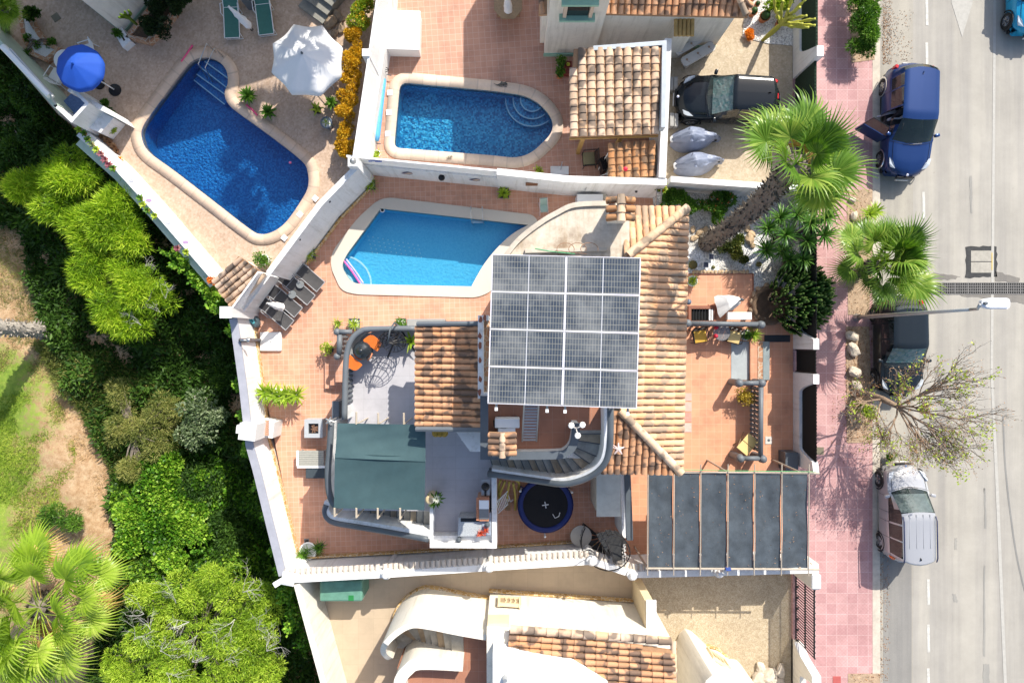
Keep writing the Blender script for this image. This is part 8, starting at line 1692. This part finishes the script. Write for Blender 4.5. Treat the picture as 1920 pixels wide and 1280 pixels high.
pd = thing('garden_pond', 'round stone-rimmed basin with rocks and lamps in the gravel corner', 'pond', P(1443, 572, .16)); bm = NB(); lathe(bm, [(0, .04), (.55, .04), (.62, .2), (.75, .2), (.8, 0)], (0, 0, 0), 24); part(pd, 'basin', bm, mat('brown_basin', (.16, .10, .06), .8, .35, 5, bump=.4), True)
for i in range(15): a = i*.42+.3; rock(['rim stone at the basin, number in the ring beside the gravel'][0] if 0 else 'pale brown stone in the rim ring of the round basin', 1443+34*math.cos(a), 570+34*math.sin(a), .18, .13, mat('brown_rock2', (.36, .26, .17), .9, .3, 6), group='stones around the round basin', seed=i)
for i, (px, py) in enumerate([(1448, 552), (1455, 558), (1452, 567), (1444, 558)]): rock(['topmost tan rock in the middle of the basin', 'rightmost tan rock in the middle of the basin', 'lowest tan rock in the middle of the basin', 'leftmost tan rock in the middle of the basin'][i], px, py, .25, .11, mat('tan_rock', (.5, .36, .22), .9, .2), seed=i+60)
bm = NB(); box(bm, P(1446, 561, .62), (.17, .17, .02), rz=.4); box(bm, P(1446, 562, .45), (.03, .03, .3)); tag(obj('solar_lamp', bm, M_glass('solar_glass2', (.02, .02, .03))), 'solar lamp standing among the rocks of the round basin', 'solar lamp')
for i, (px, py, r) in enumerate([(1299, 430, .12), (1303, 446, .12), (1312, 436, .16), (1323, 432, .14), (1405, 448, .2), (1408, 440, .16), (1399, 428, .15), (1410, 460, .12), (1298, 448, .1)]): rock('tan stone on the white gravel near the %s' % ['eave, upper left of the palm base', 'eave, lower left of the palm base', 'palm base, left neighbour', 'palm base, closest on its upper side', 'yuccas, the biggest one', 'yuccas, just above the biggest', 'yuccas, topmost one', 'yuccas, lowest one', 'eave, smallest one'][i], px, py, .16, r, mat('tan_rock', (.5, .36, .22), .9, .2), seed=i+80)
for k in range(16): 
    px = 1300+k*6.8+random.uniform(-1, 1); rock('tan edging stone in the row along the top of the front patio', px, 510, .15, .075, mat('tan_rock', (.5, .36, .22), .9, .2), group='edging stones above the front patio', seed=k)
bm = NB(); strip(bm, W([(1292, 513), (1412, 513), (1413, 582), (1441, 606), (1484, 604)], .2), .03, .1, .2); tag(obj('edging_strip', bm, mat('red_brown_edging', (.25, .10, .06), .7)), 'thin dark edging strip between the gravel and the front patio', 'edging')
# street shrub
shrub('tall dense green shrub in the pavement strip at the top of the street', 1618, 60, .14, [(1622, 0, 1.1, 28), (1620, 30, 1.1, 30), (1622, 60, 1.2, 30), (1615, 88, .9, 24), (1618, -40, 1.1, 30)], 15000, .16, .035, LF_GRN, fl=LF_WHT, nf=8, tmul=1.1, rnd=.7)
# yellow hedge
hp = [(676, 4, 24), (672, 36, 24), (665, 62, 22), (663, 90, 20), (660, 115, 24), (658, 143, 20), (652, 178, 23), (648, 212, 20), (647, 240, 16), (646, 268, 20), (648, 290, 13)]
for i, (px, py, r) in enumerate(hp):
    g_ = i < 3; shrub(['topmost green bush of the hedge by the lattice wall', 'second bush of the hedge, green with yellow tips', 'third bush of the hedge where green turns to yellow', 'fourth bush of the hedge, golden', 'fifth bush of the hedge, golden, right of the white parasol', 'sixth bush of the hedge, golden', 'seventh bush of the hedge, broad and orange-yellow', 'eighth bush of the hedge, orange-yellow', 'ninth bush of the hedge, thin with bare grey twigs', 'tenth bush of the hedge, golden, near the lantern', 'last small green-gold bush of the hedge at the wall corner'][i], px, py, .1, [(px, py, .95, r)], 2600, .085, .055, LF_LIME if g_ and i < 2 else LF_YEL, 'hedge bush', fl=LF_YEL if g_ else None, nf=150, fs=.07, name='hedge_bush', csc=3.5)
# plot 1 plants
CY = lambda lb, px, py, z, n=36, L=.42, m=LF_GRN: potted(lb, px, py, z, 'agave', 'round', .15, .25, L, m=m, n=n, pm=BLACK)
CY('larger dark green cycad in a pot beside the pool neck', 465, 180, .1); CY('smaller dark green cycad in a pot right of the pink noodle', 503, 210, .1, 30, .36)
CY('open leafy plant in a dark pot left of the large glazed urn', 594, 205, .1, 9, .34, LF_LIME); CY('dark bushy plant in a pot beside the yellow hedge', 621, 193, .1, 22, .3)
potted('large glazed urn with a thin plant near the yellow hedge', 612, 230, .1, 'yucca', 'round', .22, .4, .25, n=8, pm=mat('blue_grey_urn', (.16, .2, .25), .3), top=YG)
for i, (px, py, r) in enumerate([(278, 42, 24), (302, 50, 22), (290, 14, 26), (330, 5, 22), (352, -8, 20)]): shrub(['dark round bush nearest the white house corner', 'dark round bush closest to the pool in the stone planter', 'dark round bush at the top of the stone planter', 'dark round bush right of the stone planter top', 'dark round bush furthest right above the stone planter'][i], px, py, .4, [(px, py, 1.0, r)], 2600, .09, .05, M_leaf('dark_bush_leaves', (.008, .02, .006), (.022, .045, .012), (.05, .085, .02)))
t = thing('spiny_plant', 'pale branching cactus leaning over the white house corner', 'cactus', P(258, 48, .4)); bm = NB()
for a, b, c_ in (((256, 46), (240, 32), (226, 27)), ((250, 42), (236, 28), (234, 22)), ((245, 36), (232, 32), (223, 33)), ((240, 33), (245, 26), (241, 20))): tube(bm, [P(*a, 1.2), P(*b, 2.6), P(*c_, 3.3)], [.05, .06, .04], 6)
obj('stems', bm, LF_LIME, t, True)
sp = [(148, 243, 'l'), (158, 250, 'g'), (165, 262, 'g'), (172, 271, 'c'), (181, 281, 'l'), (189, 289, 'r'), (197, 300, 'r'), (204, 309, 'r'), (212, 316, 'g'), (193, 255, 't'), (200, 262, 't'), (206, 268, 't'), (213, 274, 't'), (218, 283, 't'), (263, 372, 'g'), (268, 384, 'l'), (277, 395, 'g'), (290, 405, 'l'), (333, 466, 'r'), (349, 473, 'l')]
tn = {'l': 'lime', 'g': 'green', 'c': 'cream', 'r': 'purple-red', 't': 'small brown potted'}
for i, (px, py, k) in enumerate(sp):
    z = .78 if k != 't' else .1; mm = {'l': LF_LIME, 'g': LF_GRN, 'c': LF_GREY, 'r': M_leaf('purple_leaves', (.12, .02, .05), (.3, .08, .12), (.5, .3, .3)) if 'purple_leaves' not in bpy.data.materials else bpy.data.materials['purple_leaves'], 't': LF_BROWN}[k]
    potted('%s succulent on the patio wall, %s from the outdoor kitchen end' % (tn[k], ['1st', '2nd', '3rd', '4th', '5th', '6th', '7th', '8th', '9th', '10th', '11th', '12th', '13th', '14th', '15th', '16th', '17th', '18th', '19th', '20th'][i]), px, py, z, 'agave', 'round', .07, .1, .16, n=12, m=mm, pm=TCPOT, name='succulent_pot')
shrub('small orange flowering plant beside the row of brown pots', 224, 297, .1, [(224, 297, .5, 9)], 260, .07, .05, LF_ORG, csc=5); shrub('orange-red flowers at the end of the patio wall by the tiled shelter', 398, 526, .6, [(398, 526, .9, 9)], 260, .07, .05, LF_ORG)
shrub('round bright green shrub beside the outdoor kitchen', 209, 237, .1, [(209, 237, .5, 15)], 1500, .08, .05, LF_LIME); shrub('dark straggly plant along the outdoor kitchen counter', 202, 206, .1, [(198, 196, .5, 9), (208, 212, .5, 9)], 900, .1, .05, LF_GRN)
shrub('dark leafy plant in the top corner of the left stone planter', 58, 28, .3, [(58, 26, .6, 14)], 1200, .14, .07, LF_DARK); shrub('low green succulents among the white pebbles of the left planter', 62, 75, .3, [(52, 70, .35, 7), (66, 84, .35, 7), (52, 98, .35, 8), (95, 82, .35, 9)], 900, .09, .05, LF_GRN)
shrub('small sprouting plant in the narrow white planter box', 219, 62, .4, [(219, 62, .55, 8)], 400, .1, .05, LF_GRN); potted('bushy green plant in a white pot behind the tiled shelter', 495, 487, .1, 'bush', 'round', .2, .4, .42, pm=WPL, n=70, m=LF_GRN)
bm = NB(); bx = P(663, 303, 3.2); lathe(bm, [(0, 0), (.1, 0), (.13, .08), (.05, .2), (0, .22)], bx, 8); tag(obj('lantern', bm, GALV), 'small metal lantern on the pillar at the end of the yellow hedge', 'lantern')
# driveway corner garden
bm = NB(); prism(bm, W([(1398, 0), (1392, 70), (1440, 82), (1490, 86), (1490, -200), (1398, -200)], .13), .1, .135); struct('gravel_bed', bm, GRAVEL)
t = thing('tree_cactus', 'tall yellow-green candelabra cactus leaning over the street wall', 'cactus', P(1430, 76, .13)); sp = []; bm = NB(); rd = random.Random(12)
for k, (px, py, z) in enumerate([(1468, 2, 3), (1486, -6, 3.2), (1500, 14, 3.3), (1512, 30, 3.2), (1528, 36, 3.0), (1528, 48, 2.7), (1516, 52, 2.6), (1452, -4, 2.6), (1490, 30, 3.0), (1505, 45, 2.6), (1510, 0, 3.4), (1478, 18, 2.9), (1460, 22, 2.4)]):
    a, e = P(1430, 76, .13), P(px, py, z); m1 = P(1462, 48, 1.5); pts = cat([a, m1, m1.lerp(e, .5)+Vector((rd.uniform(-.1, .1), rd.uniform(-.1, .1), 0)), e], 5); tube(bm, pts, [.07 if i < 6 else .05+.018*math.sin(i*2.1) for i in range(len(pts))], 7)
for v in bm.verts: pass
obj('branches', bm, mat('euphorbia_green', (.42, .42, .06), .6, .2, 5), t, True)
shrub('round orange shrub at the corner of the driveway gravel', 1407, 66, .13, [(1407, 66, .3, 11)], 1100, .07, .04, LF_ORG); shrub('leafy green shrub behind the candelabra cactus', 1455, 10, .13, [(1452, 8, .8, 16), (1475, 2, .8, 14)], 2600, .12, .06, LF_LIME)
for i, (px, py, r_) in enumerate([(1413, 22, .15), (1434, 31, .2), (1463, 42, .15), (1420, 8, .1)]): potted(['round cactus in a terracotta pot nearest the tiled roof corner', 'dark cactus in the largest terracotta pot on the driveway gravel', 'terracotta pot partly under the candelabra cactus', 'tiny cactus in a pot above the others on the driveway gravel'][i], px, py, .13, 'cactus', 'round', r_, .28, r_*1.8, pm=TCPOT)
for i, (px, py, r_) in enumerate([(1420, 1270, .3), (1440, 1262, .3), (1455, 1275, .28), (1425, 1250, .22), (1462, 1255, .24), (1400, 1278, .2), (1445, 1285, .3)]): rock('pale rugged rock in the pile beside the curved wing at the bottom, %s' % ['front left', 'centre', 'lower right', 'topmost', 'upper right', 'leftmost small', 'lowest'][i], px, py, -.02, r_, ROCKM, seed=i+20)
# bare street tree
bt = thing('bare_tree', 'nearly bare street tree with thin brown branches and a few green leaves', 'tree', P(1600, 737, .14)); bm = NB(); rd = random.Random(21); SP = []; LV = []
base = P(1600, 737, .14); hub = P(1683, 762, 2.3); hub2 = P(1655, 748, 1.7)
tube(bm, [base, base.lerp(hub2, .5)+Vector((.05, .05, .1)), hub2, hub], [.15, .13, .12, .09], 10)
def grow(p, d, L, r, dep):
    pts = [p.copy()]; q = p.copy(); n = 4
    for i in range(n): d = (d+Vector((rd.gauss(0, .13), rd.gauss(0, .13), rd.gauss(0, .07)))).normalized(); q = q+d*L/n; pts.append(q.copy())
    if dep >= 2: tube(bm, pts, [r*(1-.4*i/n) for i in range(n+1)], 5, False)
    else:
        s = d.cross(Vector((0, 0, 1))).normalized(); SP.append((pts, [r*2, r*1.8, r*1.5, r*1.2, r*.6], s, rd.random()))
    if dep == 0:
        for k in range(3): LV.append((pts[-1-k % 3], d))
        return
    k = {4: 5, 3: 6, 2: 5, 1: 5}[dep]
    for i in range(k):
        f = .3+.7*(i+rd.random()*.6)/k; j = min(int(f*n), n-1); st = pts[j].lerp(pts[j+1], f*n-j if f < 1 else 1); a = rd.uniform(.3, .75)*(1 if i % 2 else -1); e = Vector((d.x*math.cos(a)-d.y*math.sin(a), d.x*math.sin(a)+d.y*math.cos(a), d.z+rd.uniform(-.15, .25))).normalized(); grow(st, e, L*rd.uniform(.45, .7), r*.55, dep-1)
for px, py, z in ((1850, 700, 4.2), (1880, 790, 4.0), (1830, 860, 3.6), (1740, 880, 3.2), (1640, 850, 3.0), (1590, 800, 2.8), (1700, 670, 4.4), (1780, 760, 4.6), (1800, 680, 4.0), (1790, 890, 3.4), (1690, 870, 3.0), (1860, 830, 3.9)):
    e = P(px, py, z); d = (e-hub); grow(hub if px > 1660 else hub2, d.normalized(), d.length*.62, .038, 3)
obj('trunk', bm, mat('tan_bark', (.27, .19, .13), .9, .25, 10), bt, True); V, F, T = blades(SP); raw('twigs', V, F, LF_BASE, bt, T, local=False)
ps = np.array([tuple(a) for a, _ in LV]); n_ = len(ps); V, F, T = leaves(ps, RNG.normal(size=(n_, 3))-[0, 0, .4], .07, .025, RNG.random(n_)); raw('dry_leaves', V, F, LF_BROWN, bt, T, local=False)
k = RNG.choice(n_, n_//22); B = ps[k]; B = np.repeat(B, 6, 0)+RNG.normal(size=(len(B)*6, 3))*.07; V, F, T = leaves(B, RNG.normal(size=B.shape), .1, .06, .5+.5*RNG.random(len(B))); raw('green_leaves', V, F, LF_LIME, bt, T, local=False)
shrub('small green sprouts at the foot of the bare tree', 1620, 765, .14, [(1608, 760, .6, 12), (1628, 768, .7, 14)], 1100, .11, .05, LF_LIME); shrub('low weed growing in the gutter behind the silver car', 1672, 858, .0, [(1672, 855, .3, 9)], 450, .1, .04, LF_GRN)
